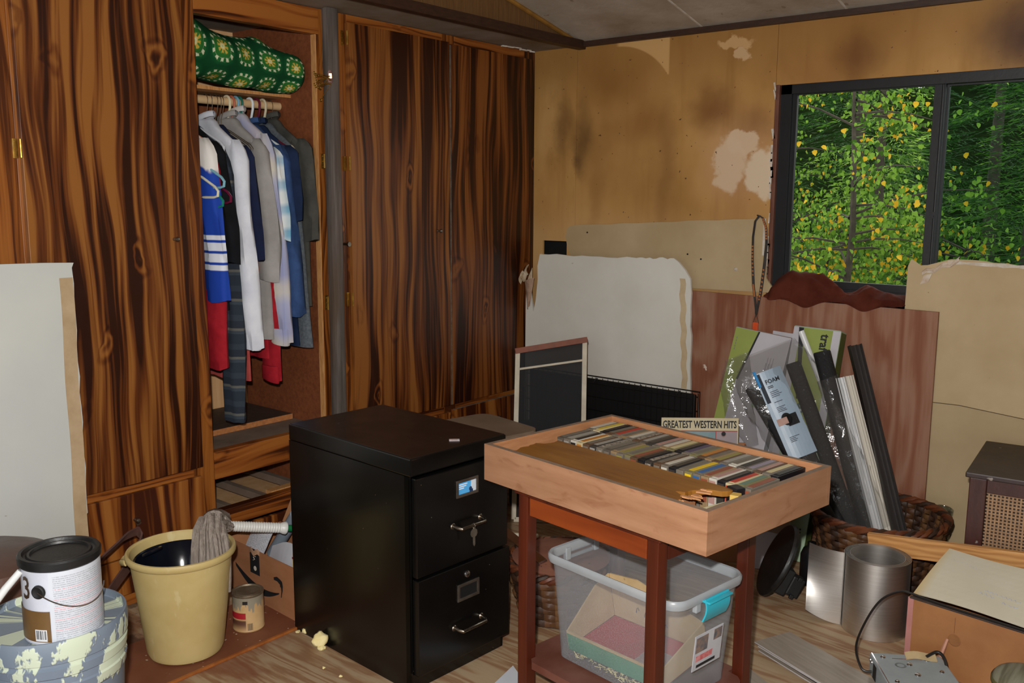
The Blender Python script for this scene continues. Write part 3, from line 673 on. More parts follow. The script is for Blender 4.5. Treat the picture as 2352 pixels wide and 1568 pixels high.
# bunch of brass pins clipped to the post
t = thing('pin_bunch', 'bunch of brass looped pins hanging from a clip on the grey post', 'pins', (-2.960, 2.478, 1.918))
clip = mottle('pinkish_clip', '#8d6a66', '#7d5b58', 30, .5)
m = MB(); m.tube([(.0, 0, -.026), (.0, 0, -.018), (0, 0, .018), (0, 0, .028)], [.004, .012, .012, .005], 12, flat=.45, upv=(0, 1, 0)); m.build('clip', clip, t, smooth=True)
gold = mottle('polished_gold_plate', '#f0d9a8', '#e8cc90', 5, .22, 1.0, bump=0)
mm = frame((.0085, -.006, .004), (.64, .77, 0), (.060, -.050, .996)); MB().box((0, 0, 0), (.010, .017, .002), mat=mm).build('plate', gold, t)
for k in range(14):
    a = random.uniform(0, 1); y1_ = -.055-.028*random.random(); z1 = -.035+.055*random.random()-.012
    if k == 0: y1_, z1 = -.045, -.088
    z0 = -.03+.04*a; x0 = .006+.006*random.random(); p0 = Vector((x0, -.004, z0)); p1 = Vector((x0+jit(.012), y1_, z1)); dr = (p1-p0).normalized()
    m = MB(); m.tube([p0, (p0+p1)/2+Vector((0, 0, .002)), p1], .0011, 6)
    q0 = p1+dr*.0045; s_ = dr.cross(Vector((1, 0, .2))).normalized(); m.tube([q0+dr*(.0045*math.cos(w_))+s_*(.0045*math.sin(w_)) for w_ in [2*math.pi*i/10 for i in range(11)]], .0013, 6, cap=False)
    m.build('pin', M['brass'], t, smooth=True)
# ------------------------------------------------------------------ along the back wall
def poly_board(name, poly, y, th, mat, parent=None, rough=0):
    """board standing against the back wall: outline in x,z, thickness along y"""
    MX = Matrix(((1, 0, 0, 0), (0, 0, 1, 0), (0, 1, 0, 0), (0, 0, 0, 1)))
    return MB().prism(poly[::-1], y, y+th, mat=MX).build(name, mat, parent)
def torn(pts, n=6, a=.006, seed=1):
    rnd = random.Random(seed); out = []
    for p, q in zip(pts[:-1], pts[1:]):
        for i in range(n):
            f = i/n; out.append((p[0]+(q[0]-p[0])*f+(rnd.uniform(-a, a) if i else 0), p[1]+(q[1]-p[1])*f+(rnd.uniform(-a, a) if i else 0)))
    out.append(pts[-1]); return out
tan_m = mottle('tan_wallboard_face', '#b8a27e', '#a9926c', 2.5, .72, speck=('#6d5636', 30, .765)); tan2 = mottle('tan_wallboard_face_b', '#b29c78', '#a28c68', 2.2, .72, speck=('#efe8da', 8, .70))
white_m = mottle('white_painted_wallboard', '#d8d5cc', '#ccc8bd', 2.2, .6, speck=('#8d7f6e', 26, .775))
tape_m = mottle('tan_paper_tape', '#c6b18d', '#b59e7c', 12, .8)
# tan panel nailed over the wall
t = thing('wallboard_panel', 'long tan wallboard piece with a rounded left end, nailed up behind the white board', 'wallboard', (0, 0, 0))
top = torn([(-2.745, 1.309), (-1.72, 1.364)], 14, .0025, 3); rt_ = [(-1.722, 1.364), (-1.70, 1.10), (-1.655, 1.042)]; bot = [(-1.69, 1.037), (-2.04, 1.032), (-2.62, 1.03), (-2.77, 1.03)]
left = [(-2.765, 1.16), (-2.785, 1.20), (-2.796, 1.25), (-2.79, 1.285), (-2.772, 1.302)]
poly_board('panel', top+rt_[1:]+bot+left, 3.868, .0135, tan_m, t)
MB().bb((-1.722, 3.866, 1.20), (-1.712, 3.8675, 1.362)).build('white_edge', M['crumbly'], t)
for px_, pz_ in ((-2.66, 1.275), (-2.09, 1.19), (-2.02, 1.17)): MB().tube([(px_, 3.8675, pz_), (px_, 3.864, pz_)], .004, 8).build('nail_head', M['black'], t)
MB().lathe([(0, 0), (.009, 0), (.006, .004), (0, .006)], 8, mat=frame((-1.845, 3.8675, 1.132), (1, 0, 0), (0, 0, 1))).build('chip', M['crumbly'], t)
# red-brown plywood sheet
n = N('red_brown_plywood'); v = n.obj(); x, y, z = n.sep(v)
w = n.noise(n.scl(v, 2.6, 1, .55), 1.7, 3, .5, .4); w2 = n.noise(n.scl(v, 20, 1, 2), 1, 3)
f = n.add(n.add(n.mul(x, 9), n.mul(w, 6.0)), n.mul(w2, 1.2)); s = n.add(n.mul(n.math('SINE', n.mul(f, 6.283)), .5), .5)
s = n.add(n.mul(s, .6), n.mul(n.noise(n.scl(v, 140, 1, 4), 1, 3), .45)); c = n.ramp(s, [(.2, '#7c4b35'), (.5, '#875943'), (.85, '#926a55')])
c = n.mix(n.mul(n.step(n.noise(n.scl(v, 2, 1, 2), 1.5, 4), .5, .75), .4), c, '#9c7b68'); 
pat = n.mul(n.step(n.noise(n.scl(v, 1, 1, 1, (4, 2, 6)), 17, 3, .5), .70, .73), n.mul(n.step(x, -1.55, -1.7), n.step(x, -2.0, -1.9))); c = n.mix(pat, c, '#e2d5c4')
n.bump(s, .1, .002); ply_m = n.fin(c, .62, 0, .3)
ply = poly_board('plywood_sheet', [(-2.04, .001), (-2.04, 1.03), (-.952, 1.018), (-.949, .001)][::1], 3.783, .014, ply_m)
tag(ply, 'red-brown plywood sheet standing against the wall under the window', 'plywood')
# tan boards at the right, in front of the window
t = thing('wallboard_panel', 'wide tan wallboard with a torn white top edge, covering the lower right of the window', 'wallboard', (0, 0, 0))
top = [(-1.085, 1.19), (-1.075, 1.215), (-1.04, 1.193), (-1.015, 1.195), (-1.0, 1.20), (-.93, 1.222)]+torn([(-.93, 1.222), (-.4, 1.20), (.35, 1.19)], 14, .004, 5)[1:]
poly_board('panel', [(-1.09, .655)]+top+[(.35, .62), (-.60, .638), (-.86, .66)], 3.812, .013, tan_m, t)
poly_board('panel', [(-1.09, .001), (-1.09, .652), (-.86, .657), (-.60, .635), (.35, .617), (.35, .001)], 3.8125, .0125, tan2, t)
MB().sheet(lambda u, v: (-1.03+.13*u+.004*math.sin(v*9), 3.8075+.003*math.sin(u*6+v*4), 1.163+.055*u+.018*(v-.5)+.006*math.sin(u*14)), 10, 4, .003).sheet(lambda u, v: (-1.022+.03*u-.012*v, 3.807, 1.155-.035*v+.01*u), 5, 5, .003).build('torn_paper', mottle('torn_paper_flap', '#b39a82', '#cfc3b4', 30, .9), t)
MB().sheet(lambda u, v: (-.94+1.28*u, 3.8115, 1.211-.030*u+(v-.5)*(.012+.012*fbm(u*30, 3))), 60, 2, .002).build('torn_edge', M['crumbly'], t)
# white board leaning in the corner
t = thing('wallboard_panel', 'white wallboard with a torn top edge standing in the corner behind the wire crate', 'wallboard', (0, 0, 0))
top = torn([(-2.875, 1.162), (-2.30, 1.168), (-2.10, 1.176)], 11, .005, 9); rgt = [(-2.075, 1.16), (-2.04, 1.125), (-2.012, 1.085), (-2.005, 1.02)]+torn([(-2.005, 1.0), (-1.992, .60)], 9, .004, 4)+[(-1.99, .001)]
lft = [(-2.968, .001), (-2.965, .90), (-2.962, .985), (-2.945, 1.02), (-2.93, .93), (-2.915, .86), (-2.90, .92), (-2.888, 1.03), (-2.89, 1.10)]
poly_board('panel', top+rgt+lft, 3.755, .013, white_m, t)
MB().sheet(lambda u, v: (-2.065+.028*u+.03*v+.004*math.sin(v*30), 3.7535, 1.085-.51*v), 3, 22, .0012).build('paper_tape', tape_m, t)
MB().sheet(lambda u, v: (-2.968+.062*u*(1-v*.8)+.02*v, 3.752-.012*math.sin(u*3), 1.02-.15*v+.02*u), 6, 8, .003).build('torn_paper', mottle('torn_brown_paper', '#8d6f5b', '#a98c77', 30, .9), t)
MB().sheet(lambda u, v: (-2.993+.05*u, 3.75-.02*math.sin(v*3), 1.05+.05*u-.05*v+.012*math.sin(u*9)), 6, 6, .004).sheet(lambda u, v: (-2.95+.03*u, 3.751, 1.03+.06*u*(1-v)), 4, 4, .003).build('torn_paper', mottle('torn_tan_paper', '#a48c6c', '#c7b79f', 40, .9), t)
# lanyard on a nail
lan = mottle('dark_woven_ribbon', '#2a2624', '#37302a', 60, .8); lano = mottle('orange_print', '#b06a33', '#9a5a2c', 50, .8); lanr = mottle('orange_tag', '#d9511d', '#c9450f', 20, .6)
t = thing('lanyard', 'dark lanyard with orange lettering and an orange tag hung beside the window', 'lanyard', (0, 3.862, 0))
MB().tube([(-1.745, .02, 1.372), (-1.745, -.012, 1.376)], .003, 8).build('nail', M['black'], t)
def rib(pts, w, mat, name, off=0):
    m = MB(); n_ = len(pts)-1
    def fn(u, v):
        i = min(int(v*n_), n_-1); f = v*n_-i; p = Vector(pts[i]).lerp(Vector(pts[i+1]), f)
        return (p.x+(u-.5)*w, p.y+off+.004*math.sin(v*9+u), p.z)
    return m.sheet(fn, 3, 40, .0012).build(name, mat, t)
L1 = [(-1.738, -.008, 1.374), (-1.757, -.008, 1.35), (-1.760, -.012, 1.28), (-1.748, -.030, 1.18), (-1.720, -.075, 1.07), (-1.699, -.092, .985), (-1.693, -.092, .948)]
L2 = [(-1.742, -.008, 1.376), (-1.722, -.008, 1.365), (-1.703, -.009, 1.32), (-1.694, -.012, 1.26), (-1.690, -.036, 1.16), (-1.682, -.080, 1.06), (-1.689, -.094, .98), (-1.692, -.094, .948)]
rib(L1, .011, lan, 'strap'); rib(L2, .012, lan, 'strap')
for a, b, L in ((.40, .62, L1), (.66, .76, L1), (.16, .42, L2), (.60, .82, L2)):
    m = MB(); n_ = len(L)-1
    for i in range(9):
        f = a+(b-a)*i/9; k = min(int(f*n_), n_-1); p = Vector(L[k]).lerp(Vector(L[k+1]), f*n_-k); m.box((p.x, p.y-.0016+.004*math.sin(f*9+.5)-.0, p.z), (.007, .0008, .007+.003*(i % 2)))
    m.build('lettering', lano, t)
MB().tube([(-1.693, -.093, .950), (-1.706, -.093, .912), (-1.679, -.093, .912), (-1.693, -.093, .950)], .0018, 6).build('ring', M['nickel'], t)
MB().bev((-1.705, -.097, .862), (-1.681, -.091, .914), .002).build('tag', lanr, t)
# brown cloth on the sill
m = MB()
def rag(u, v):
    x = -1.665+.58*u; hump = .085*math.exp(-((u-.20)/.17)**2)+.050*math.exp(-((u-.42)/.13)**2)+.040*math.exp(-((u-.72)/.09)**2)+.018*math.exp(-((u-.9)/.1)**2)
    q = math.pi*v; taper = min(1, u/.05, (1-u)/.04)**.5
    z = 1.031+(.020+hump)*math.sin(q)*taper+.013*fbm(u*9, v*4, 1.3)*math.sin(q)
    y = 3.850-.085*math.cos(q)*(.75+.35*math.sin(u*7+1))*taper+.008*fbm(u*14, v*5, 4)
    if v < .14: z = 1.031-(.14-v)*(.02+.24*(math.exp(-((u-.32)/.10)**2)+.9*math.exp(-((u-.74)/.09)**2)+.3*math.exp(-((u-.07)/.05)**2))); y = min(y, 3.775)
    z += .006*math.sin(u*17+v*14+3*fbm(u*4,v*3,8))*math.sin(q)
    return (x, y, z)
m.sheet(rag, 90, 26, .004)
tag(m.build('brown_cloth', cloth('rust_brown', '#55271a', '#43190f', 10), smooth=True, angle=80), 'crumpled rust-brown cloth lying along the window sill', 'cloth')
# folded wire crate
wm = mottle('black_wire', '#0b0b0b', '#121212', 30, .4)
t = thing('wire_crate', 'folded black wire crate standing in front of the white wallboard', 'crate', (0, 0, 0))
for yl in (3.655, 3.705):
    m = MB()
    for i in range(32): x = -2.87+i*.0305; m.tube([(x, yl, .004), (x, yl, .575)], .0017, 5, cap=False)
    for i in range(9): z = .03+i*.066; m.tube([(-2.875, yl-.003, z), (-1.922, yl-.003, z)], .002, 5, cap=False)
    m.build('wire_panel', wm, t)
for yl in (3.648, 3.712): MB().tube([(-2.875, yl, .003), (-2.875, yl, .58), (-1.920, yl, .58), (-1.920, yl, .003), (-2.875, yl, .003)], .0032, 6).build('rim_wire', wm, t)
for x in (-2.7, -2.45, -2.2, -2.0): MB().tube([(x, 3.64, .565), (x+.008, 3.645, .59), (x+.016, 3.66, .572)], .002, 5).build('wire_clip', wm, t)
MB().bev((-2.87, 3.672, .004), (-1.924, 3.69, .572), .004).build('tray', plastic('black_tray', '#0c0c0d', .5), t)
# window screen leaning in front of it
scr_w = mottle('cream_aluminium', '#bcb09a', '#a89c86', 15, .5); scr_b = mottle('rust_brown_rail', '#7d3d1e', '#6d3216', 18, .6)
t = thing('window_screen', 'small window screen with cream sides and a red-brown top rail, leaning before the wire crate', 'screen', (0, 0, 0))
P = lambda a: Vector(a)
TL, TR = P((-2.625, 3.268, .748)), P((-2.385, 3.462, .800)); up_ = P((-.165, .235, 1)).normalized()
BL = TL-up_*(TL.z-.012)/up_.z; BR = TR-up_*(TR.z-.012)/up_.z
ax = (TR-TL).normalized(); nrm = ax.cross(up_).normalized(); upp = nrm.cross(ax)
def beam(name, a, b, w, d, mat):
    a = Vector(a); b = Vector(b); l = (b-a).length; mx = frame((a+b)/2, b-a, upp if abs((b-a).normalized().dot(upp)) < .8 else ax); return MB().bev((-l/2, -w/2, -d/2), (l/2, w/2, d/2), .0015, mat=mx).build(name, mat, t)
beam('side_rail', TL, BL, .022, .012, scr_w); beam('side_rail', TR, BR, .022, .012, scr_w); beam('top_rail', TL-ax*.012, TR+ax*.012, .026, .018, scr_b); beam('bottom_rail', BL, BR, .022, .012, scr_w)
f = .112; beam('cross_rail', TL+(BL-TL)*f+ax*.008, TR+(BR-TR)*f-ax*.008, .010, .008, scr_w)
n = N('insect_mesh'); tr_ = n.new('ShaderNodeBsdfTransparent'); df = n.new('ShaderNodeBsdfDiffuse'); df.inputs[0].default_value = (.035, .036, .038, 1)
ms = n.new('ShaderNodeMixShader'); ms.inputs[0].default_value = .62; n.t.links.new(tr_.outputs[0], ms.inputs[1]); n.t.links.new(df.outputs[0], ms.inputs[2]); n.t.links.new(ms.outputs[0], n.out.inputs[0])
MB().sheet(lambda u, v: TL+(TR-TL)*u+(BL-TL+(BR-TR-BL+TL)*u)*v, 2, 2, .0008).build('mesh', n.m, t)
# low table with a rounded corner, and a clear bucket behind it
sm = mottle('grey_brown_tabletop', '#8d7967', '#7d6a58', 6, .6)
t = thing('side_table', 'low grey-brown table with rounded corners behind the black filing cabinet', 'table', (-2.60, 2.93, 0), R(-12))
def rrect(w, d, r, n=5, cx=0, cy=0):
    o = []
    for sx, sy, a0 in ((1, 1, 0), (-1, 1, 90), (-1, -1, 180), (1, -1, 270)):
        for i in range(n+1): q = R(a0+90*i/n); o.append((cx+sx*(w/2-r)+r*math.cos(q), cy+sy*(d/2-r)+r*math.sin(q)))
    return o
MB().prism(rrect(.40, .44, .06), .43, .452).build('tabletop', sm, t)
for sx in (-1, 1):
    for sy in (-1, 1): MB().tube([(sx*.15, sy*.17, .43), (sx*.165, sy*.185, .001)], [.016, .011], 10).build('leg', M['darktrim'], t, smooth=True)
n = N('smoky_clear_plastic'); trn = n.new('ShaderNodeBsdfTransparent'); trn.inputs[0].default_value = (.30, .34, .36, 1); gls = n.new('ShaderNodeBsdfGlossy'); gls.inputs[1].default_value = .12 if False else .12
ms = n.new('ShaderNodeMixShader'); ms.inputs[0].default_value = .10; n.t.links.new(trn.outputs[0], ms.inputs[1]); n.t.links.new(gls.outputs[0], ms.inputs[2]); n.t.links.new(ms.outputs[0], n.out.inputs[0]); smoky = n.m
tag(MB().lathe([(0, .002), (.075, .002), (.080, .01), (.092, .36), (.100, .378), (.100, .388), (.093, .389), (.087, .36), (.075, .012), (0, .01)], 28).build('plastic_pail', smoky, smooth=True, loc=(-2.62, 3.33, 0)), 'smoky clear plastic pail on the floor beside the window screen', 'pail')
# ------------------------------------------------------------------ left foreground
t = thing('wallboard_panel', 'big white wallboard with a tan taped edge leaning on the closet at the left', 'wallboard', (0, 0, 0))
def lp(y, z, off=0): return (-2.935+.045*(1.24-z)/1.24+off, y-.028*(1.24-z)/1.24, z)
edge = [(1.392, 1.236)]+[(1.387+.0015*math.sin(i*2.1)+random.uniform(-.002, .002), 1.22-.05*i) for i in range(17)]+[(1.352, .37), (1.345, .34), (1.36, .31), (1.392, .295), (1.395, .15), (1.39, .004)]
topl = [(.55, 1.252), (.9, 1.246), (1.2, 1.242), (1.3, 1.240)]
pts = topl+edge+[(.55, .004)]
m = MB(); k = len(pts); vs = [lp(a, b) for a, b in pts]+[lp(a, b, -.013) for a, b in pts]
m._add(vs, [tuple(range(k)), tuple(range(2*k-1, k-1, -1))]+[(i, i+k, (i+1) % k+k, (i+1) % k) for i in range(k)])
n = N('stained_white_wallboard'); v = n.obj()
c = n.ramp(n.noise(v, 2.2, 4), [(.3, '#c3c4be'), (.7, '#b5b8b5')]); c = n.mix(n.mul(n.step(n.noise(n.scl(v, 1, 2.2, 5), 2.1, 3), .66, .70), .55), c, '#b49a78'); c = n.mix(n.step(n.noise(v, 24, 2), .775, .79), c, '#7d4a34')
m.build('panel', n.fin(c, .55), t)
MB().sheet(lambda u, v: Vector(lp(1.343+.042*u+.002*math.sin(v*13), 1.19-.90*v*(1 if v < .97 else .99), .0015)), 3, 30, .0012).build('paper_tape', mottle('brown_paper_tape', '#b49c7b', '#a58c6a', 14, .85), t)

# stool with a brown cushion behind the bucket
t = thing('padded_stool', 'round brown padded stool behind the grey bucket', 'stool', (-2.60, .93, 0))
MB().lathe([(0, .36), (.17, .36), (.185, .385), (.188, .44), (.175, .475), (.12, .497), (0, .503)], 36).build('cushion', mottle('brown_vinyl', '#4a332a', '#5a4036', 8, .38), t, smooth=True)
MB().lathe([(0, .001), (.17, .001), (.165, .02), (.15, .05), (.16, .33), (.172, .36), (0, .36)], 36).build('base', mottle('red_brown_leather', '#643726', '#53291b', 9, .5), t, smooth=True)
# rusty strap propped behind
rust = mottle('rusty_strap', '#3c241c', '#54332a', 14, .8)
t = thing('bent_strap', 'bent rust-brown strap leaning between the paint can and the tan pail', 'strap', (0, 0, 0))
S = [(-2.80, 1.02, .0), (-2.815, 1.22, .17), (-2.82, 1.36, .268), (-2.83, 1.45, .312), (-2.825, 1.492, .318), (-2.815, 1.503, .300), (-2.80, 1.48, .265), (-2.79, 1.43, .215), (-2.785, 1.37, .165), (-2.785, 1.27, .06), (-2.785, 1.22, .003)]
m = MB(); nS = len(S)-1
def sfn(u, v):
    i = min(int(v*nS), nS-1); f = v*nS-i; p = Vector(S[i]).lerp(Vector(S[i+1]), f); return (p.x+(u-.5)*.012, p.y+(u-.5)*.022*math.sin(v*6+.5), (u-.5)*.030+.02+ p.z+.003*math.sin(v*20))
m.sheet(sfn, 4, 60, .006).build('strap', rust, t, smooth=True)

# big grey bucket with drips, standing on a low crate
BK = Vector((-2.100, .893, .114))
ct = thing('wooden_crate', 'low wooden crate under the paint-smeared grey bucket', 'crate', (BK.x, BK.y, 0), .6)
for i in range(4): MB().bev((-.19, -.185+i*.095, .096), (.19, -.10+i*.095, .113), .002).build('slat', M['bareedge'], ct)
for s_ in (-1, 1): MB().bev((s_*.17-.015, -.185, .001), (s_*.17+.015, .185, .0955), .002).build('runner', M['bareedge'], ct)
n = N('grey_bucket_smeared'); v = n.obj(); x, y, z = n.sep(v)
c = n.ramp(n.noise(v, 6, 3), [(.3, '#667282'), (.7, '#76828f')])
ang = n.math('ARCTAN2', y, x)
sm1 = n.noise(n.comb(n.mul(ang, 2.6), n.mul(z, 9), 3.0), 1.0, 4, .6)
zone = n.mul(n.step(z, .215, .27), n.step(z, .385, .36))
c = n.mix(n.mul(n.step(n.add(sm1, n.mul(zone, .13)), .60, .63), n.step(z, .16, .26)), c, '#b9c3ae'); n.bump(n.step(n.add(sm1, n.mul(zone, .13)), .59, .64), .4, .004)
bm_ = n.fin(c, .42)
t = thing('paint_bucket', 'large grey-blue bucket smeared with pale green paint, under the gallon paint can', 'bucket', BK)
MB().lathe([(0, .001), (.128, .001), (.133, .006), (.146, .235), (.150, .240), (.153, .262), (.150, .266), (.149, .282), (.154, .286), (.156, .306), (.151, .310), (.150, .325)], 56).build('body', bm_, t, smooth=True, angle=30)
MB().lathe([(.1505, .318), (.158, .320), (.160, .350), (.158, .366), (.157, .371), (.153, .371), (.151, .356), (.149, .354), (0, .354)], 56).build('lid', bm_, t, smooth=True, angle=30)
grip = plastic('white_grip', '#c8cac8', .4)
m = MB(); arc = [(.158*math.cos(R(a))*1.0, .158*math.sin(R(a)), .30) for a in (0,)]
hp = [Vector((-.085, .135, .30)), Vector((-.10, .12, .44)), Vector((-.055, .02, .545)), Vector((.04, -.09, .52)), Vector((.10, -.135, .40)), Vector((.085, -.140, .30))]
Pw = [Vector((-1.935+.10, .735-.07, .50))-BK, Vector((-1.943, .735, .60))-BK, Vector((-1.915, .765, .683))-BK, Vector((-1.93, .80, .695))-BK]
Pw = [Vector((.125, -.100, .300)), Vector((.132, -.135, .40)), Vector((.098, -.165, .485)), Vector((.10, -.150, .53)), Vector((.118, -.128, .558)), Vector((.085, -.07, .575)), Vector((0, .03, .55)), Vector((-.09, .10, .45)), Vector((-.115, .110, .300))]
MB().lathe([(0, 0), (.015, 0), (.013, .012), (0, .014)], 14, mat=frame((-.05, -.150, .285), (.95, -.32, 0), (0, 0, 1))).build('handle_boss', bm_, t)
# gallon paint can on its lid
CN = Vector((-2.034, .888, .114+.3545))
label_w = mottle('white_paint_label', '#c9cdd8', '#bfc4d2', 10, .35); label_b = mottle('brown_paint_label', '#5d4424', '#6c5130', 10, .4); label_t = None
n = N('fine_print_label'); u, v2, _ = n.sep(n.uv())
ln = n.math('FRACT', n.mul(v2, 34)); row = n.math('FLOOR', n.mul(v2, 34)); wv = n.noise(n.comb(n.mul(u, 90), n.mul(row, 7.3), 0), 1, 2)
rowr = n.noise(n.comb(n.mul(row, 3.7), .5, 0), 1, 0); inside = n.mul(n.step(u, .05, .06), n.step(u, .92, .9))
ink = n.mul(n.mul(n.step(ln, .35, .4), n.step(ln, .9, .85)), n.mul(n.step(wv, .38, .5), n.mul(inside, n.step(v2, .95, .93))))
red = n.step(rowr, .60, .62)
c = n.mix(n.mul(ink, .42), '#bfc4cd', n.mix(red, '#4d525c', '#c23a3c')); label_t = n.fin(c, .35)
t = thing('paint_can', 'white gallon paint can with a black lid, standing on the grey bucket', 'paint can', CN, R(0))
r0 = .0825
MB().lathe([(0, .0005), (r0-.004, .0005), (r0, .004), (r0, .008), (r0-.0015, .010), (r0-.0015, .180), (r0, .183), (0, .183)], 48).build('body', label_w, t, smooth=True, angle=30)
MB().lathe([(r0+.001, .172), (r0+.0035, .175), (r0+.004, .190), (r0+.001, .194), (r0-.006, .194), (r0-.009, .188), (r0-.014, .187), (r0-.017, .191), (r0-.022, .191), (r0-.024, .186), (0, .186)], 48).build('lid', mottle('black_plastic_lid', '#111213', '#1b1b1b', 20, .45), t, smooth=True, angle=30)
def wrap(a0, a1, z0, z1, mat, name, rr=r0, parent=None, n_=24):
    m = MB(); m.sheet(lambda u, v: (rr*math.cos(R(a0+(a1-a0)*u)), rr*math.sin(R(a0+(a1-a0)*u)), z0+(z1-z0)*v), n_, 2, .0006)
    o = m.build(name, mat, parent or t, smooth=True, angle=30); ul = o.data.uv_layers.new(name='UVMap')
    for l in o.data.loops:
        co = o.data.vertices[l.vertex_index].co; a = math.degrees(math.atan2(co.y, co.x)); 
        while a < a0-20: a += 360
        ul.data[l.index].uv = ((a-a0)/(a1-a0), (co.z-z0)/(z1-z0))
    return o
# the camera sees the can from azimuth about -24 degrees (its near side)
wrap(-42, 62, .011, .171, label_t, 'text_label', r0+.0002)
wrap(-150, -43, .011, .082, label_b, 'brown_label', r0+.0002)
wrap(-150, -43, .155, .172, label_b, 'brown_band', r0+.0004) if False else None
def on_can(body, a, z, size, mat, name='lettering', ws=1.0, ext=.0003, rr=r0+.0006, bold=0):
    q = R(a); nrm_ = Vector((math.cos(q), math.sin(q), 0)); mx = frame(nrm_*rr+Vector((0, 0, z)), (-math.sin(q), math.cos(q), 0), (0, 0, 1))
    return text(body, size, mx, mat, t, name, ext, 'CENTER', ws, bold)
on_can('3', -80, .130, .072, mottle('dark_brown_ink', '#35261a', '#3f2e20', 10, .4), ws=.72, bold=.0008, rr=r0+.0008)
bc = MB(); rb = random.Random(3)
wrap(-68, -49, .013, .040, mottle('white_sticker', '#d9dade', '#cfd1d6', 9, .4), 'barcode_patch', r0+.0008)
for i in range(16):
    a = -66+i*1.0; 
    if rb.random() < .7: bc.sheet((lambda a, w: lambda u, v: ((r0+.0014)*math.cos(R(a+w*u)), (r0+.0014)*math.sin(R(a+w*u)), .018+.020*v))(a, .25+.5*rb.random()), 2, 2, .0003)
bc.build('barcode', M['black'], t)
for s_, a in ((1, -57),):
    q = R(a); mx = frame(((r0)*math.cos(q), r0*math.sin(q), .128), (-math.sin(q), math.cos(q), 0), (0, 0, 1))
    MB().lathe([(0, .004), (.006, .004), (.012, .006), (.0145, .005), (.0155, 0), (0, 0)], 20, mat=mx).build('handle_boss', M['black'], t, smooth=True)
wp = []
for i in range(21):
    f = i/20; a = -57+180*f*.62; wp.append(((r0+.006+.004*math.sin(f*3.14))*math.cos(R(a)), (r0+.006+.004*math.sin(f*3.14))*math.sin(R(a)), .128-.042*math.sin(f*math.pi*.85)-.0*f))
MB().tube(wp, .0014, 6).build('wire_handle', M['chrome'], t, smooth=True)
# raised bail of the big bucket
t = bpy.data.objects['paint_bucket']
g0, g1 = Vector((-2.060, .745, .560))-BK, Vector((-2.043, .806, .634))-BK
hA = Vector((-.05, -.148, .285)); hB = Vector((-.148, .05, .285))
MB().tube([hA, hA+Vector((.0, -.012, .06)), g0-(g1-g0)*.25, g0], .0022, 6).tube([g1, g1+(g1-g0)*.2+Vector((-.01, .01, -.008)), Vector((-.075, .06, .46)), Vector((-.150, .075, .36)), hB], .0022, 6).build('wire_handle', M['chrome'], t, smooth=True)
MB().tube([g0, (g0+g1)/2+Vector((-.001, 0, .003)), g1], [.0075, .0085, .0075], 12).build('handle_grip', grip, t, smooth=True)

# tan pail with a dark pot inside and a mop across its rim
PB = Vector((-2.556, 1.490, .0075))
n = N('scuffed_tan_plastic'); v = n.obj(); c = n.ramp(n.noise(v, 9, 4, .6), [(.3, '#bda66c'), (.7, '#c9b57d')]); c = n.mix(n.mul(n.step(n.noise(n.scl(v, 1, 1, .4), 30, 3), .62, .72), .4), c, '#d9cc9f'); c = n.mix(n.mul(n.step(n.noise(v, 5, 4), .55, .75), .3), c, '#a98f58'); tanp = n.fin(c, .5)
t = thing('tan_pail', 'scuffed tan plastic pail with a dark pot inside, left of the filing cabinet', 'pail', PB)
MB().lathe([(0, .001), (.100, .001), (.112, .006), (.118, .02), (.152, .307), (.153, .320), (.162, .322), (.166, .327), (.167, .338), (.164, .344), (.158, .345), (.153, .340), (.149, .31), (.112, .012), (0, .010)], 56).build('body', tanp, t, smooth=True, angle=35)
for a in (214,):
    mx = Matrix.Translation((.158*math.cos(R(a)), .158*math.sin(R(a)), .307)) @ Matrix.Rotation(R(a), 4, 'Z')
    MB().tube([(0, -.045, 0), (.022, -.04, -.006), (.034, 0, -.010), (.022, .04, -.006), (0, .055, 0)], .010, 8, flat=.5, mat=mx).build('handle', tanp, t, smooth=True)
enam = mottle('dark_blue_enamel', '#0c0f17', '#131722', 6, .12, bump=0)
t = thing('dark_pot', 'dark blue-black pot sitting inside the tan pail', 'pot', PB+Vector((0, 0, .178)))
MB().lathe([(0, .001), (.10, .001), (.121, .02), (.1425, .125), (.1445, .136), (.1425, .139), (.1375, .136), (.117, .028), (.10, .012), (0, .012)], 48).build('body', enam, t, smooth=True, angle=40)
for a in (195,):
    mx = Matrix.Translation((.128*math.cos(R(a)), .128*math.sin(R(a)), .128)) @ Matrix.Rotation(R(a), 4, 'Z'); MB().tube([(0, -.035, 0), (-.022, -.02, .012), (-.026, 0, .014), (-.022, .02, .012), (0, .035, 0)], .006, 8, mat=mx).build('handle', enam, t, smooth=True)
# mop
H0 = Vector((-2.675, 1.775, .312)); H1 = Vector((-2.30, 2.80, .072)); hd = (H1-H0).normalized()
t = thing('mop', 'mop with a grey yarn head hung in the tan pail and a white ribbed grip', 'mop', (0, 0, 0))
n = N('grey_mop_yarn'); v = n.obj(); c = n.ramp(n.noise(n.scl(v, 60, 60, 12), 1.5, 4), [(.3, '#7f746b'), (.7, '#9e938a')]); n.bump(n.noise(n.scl(v, 160, 160, 26), 1.5, 3), .6, .006); yarn_m = n.fin(c, .95, 0, .1)
hc = PB+Vector((-.030, .120, .375))
m = MB(); rr = random.Random(5)
def strand(p0, side, dr):
    q = [p0, p0+Vector((side*.6, side*.3, .02)), p0+Vector((side*.9+dr*.3, -.02+dr*.2, -.01)), p0+Vector((side+dr*.4, -.035, -.07)), p0+Vector((side*.95+dr*.4, -.045, -.14-rr.random()*.03))]
    return q
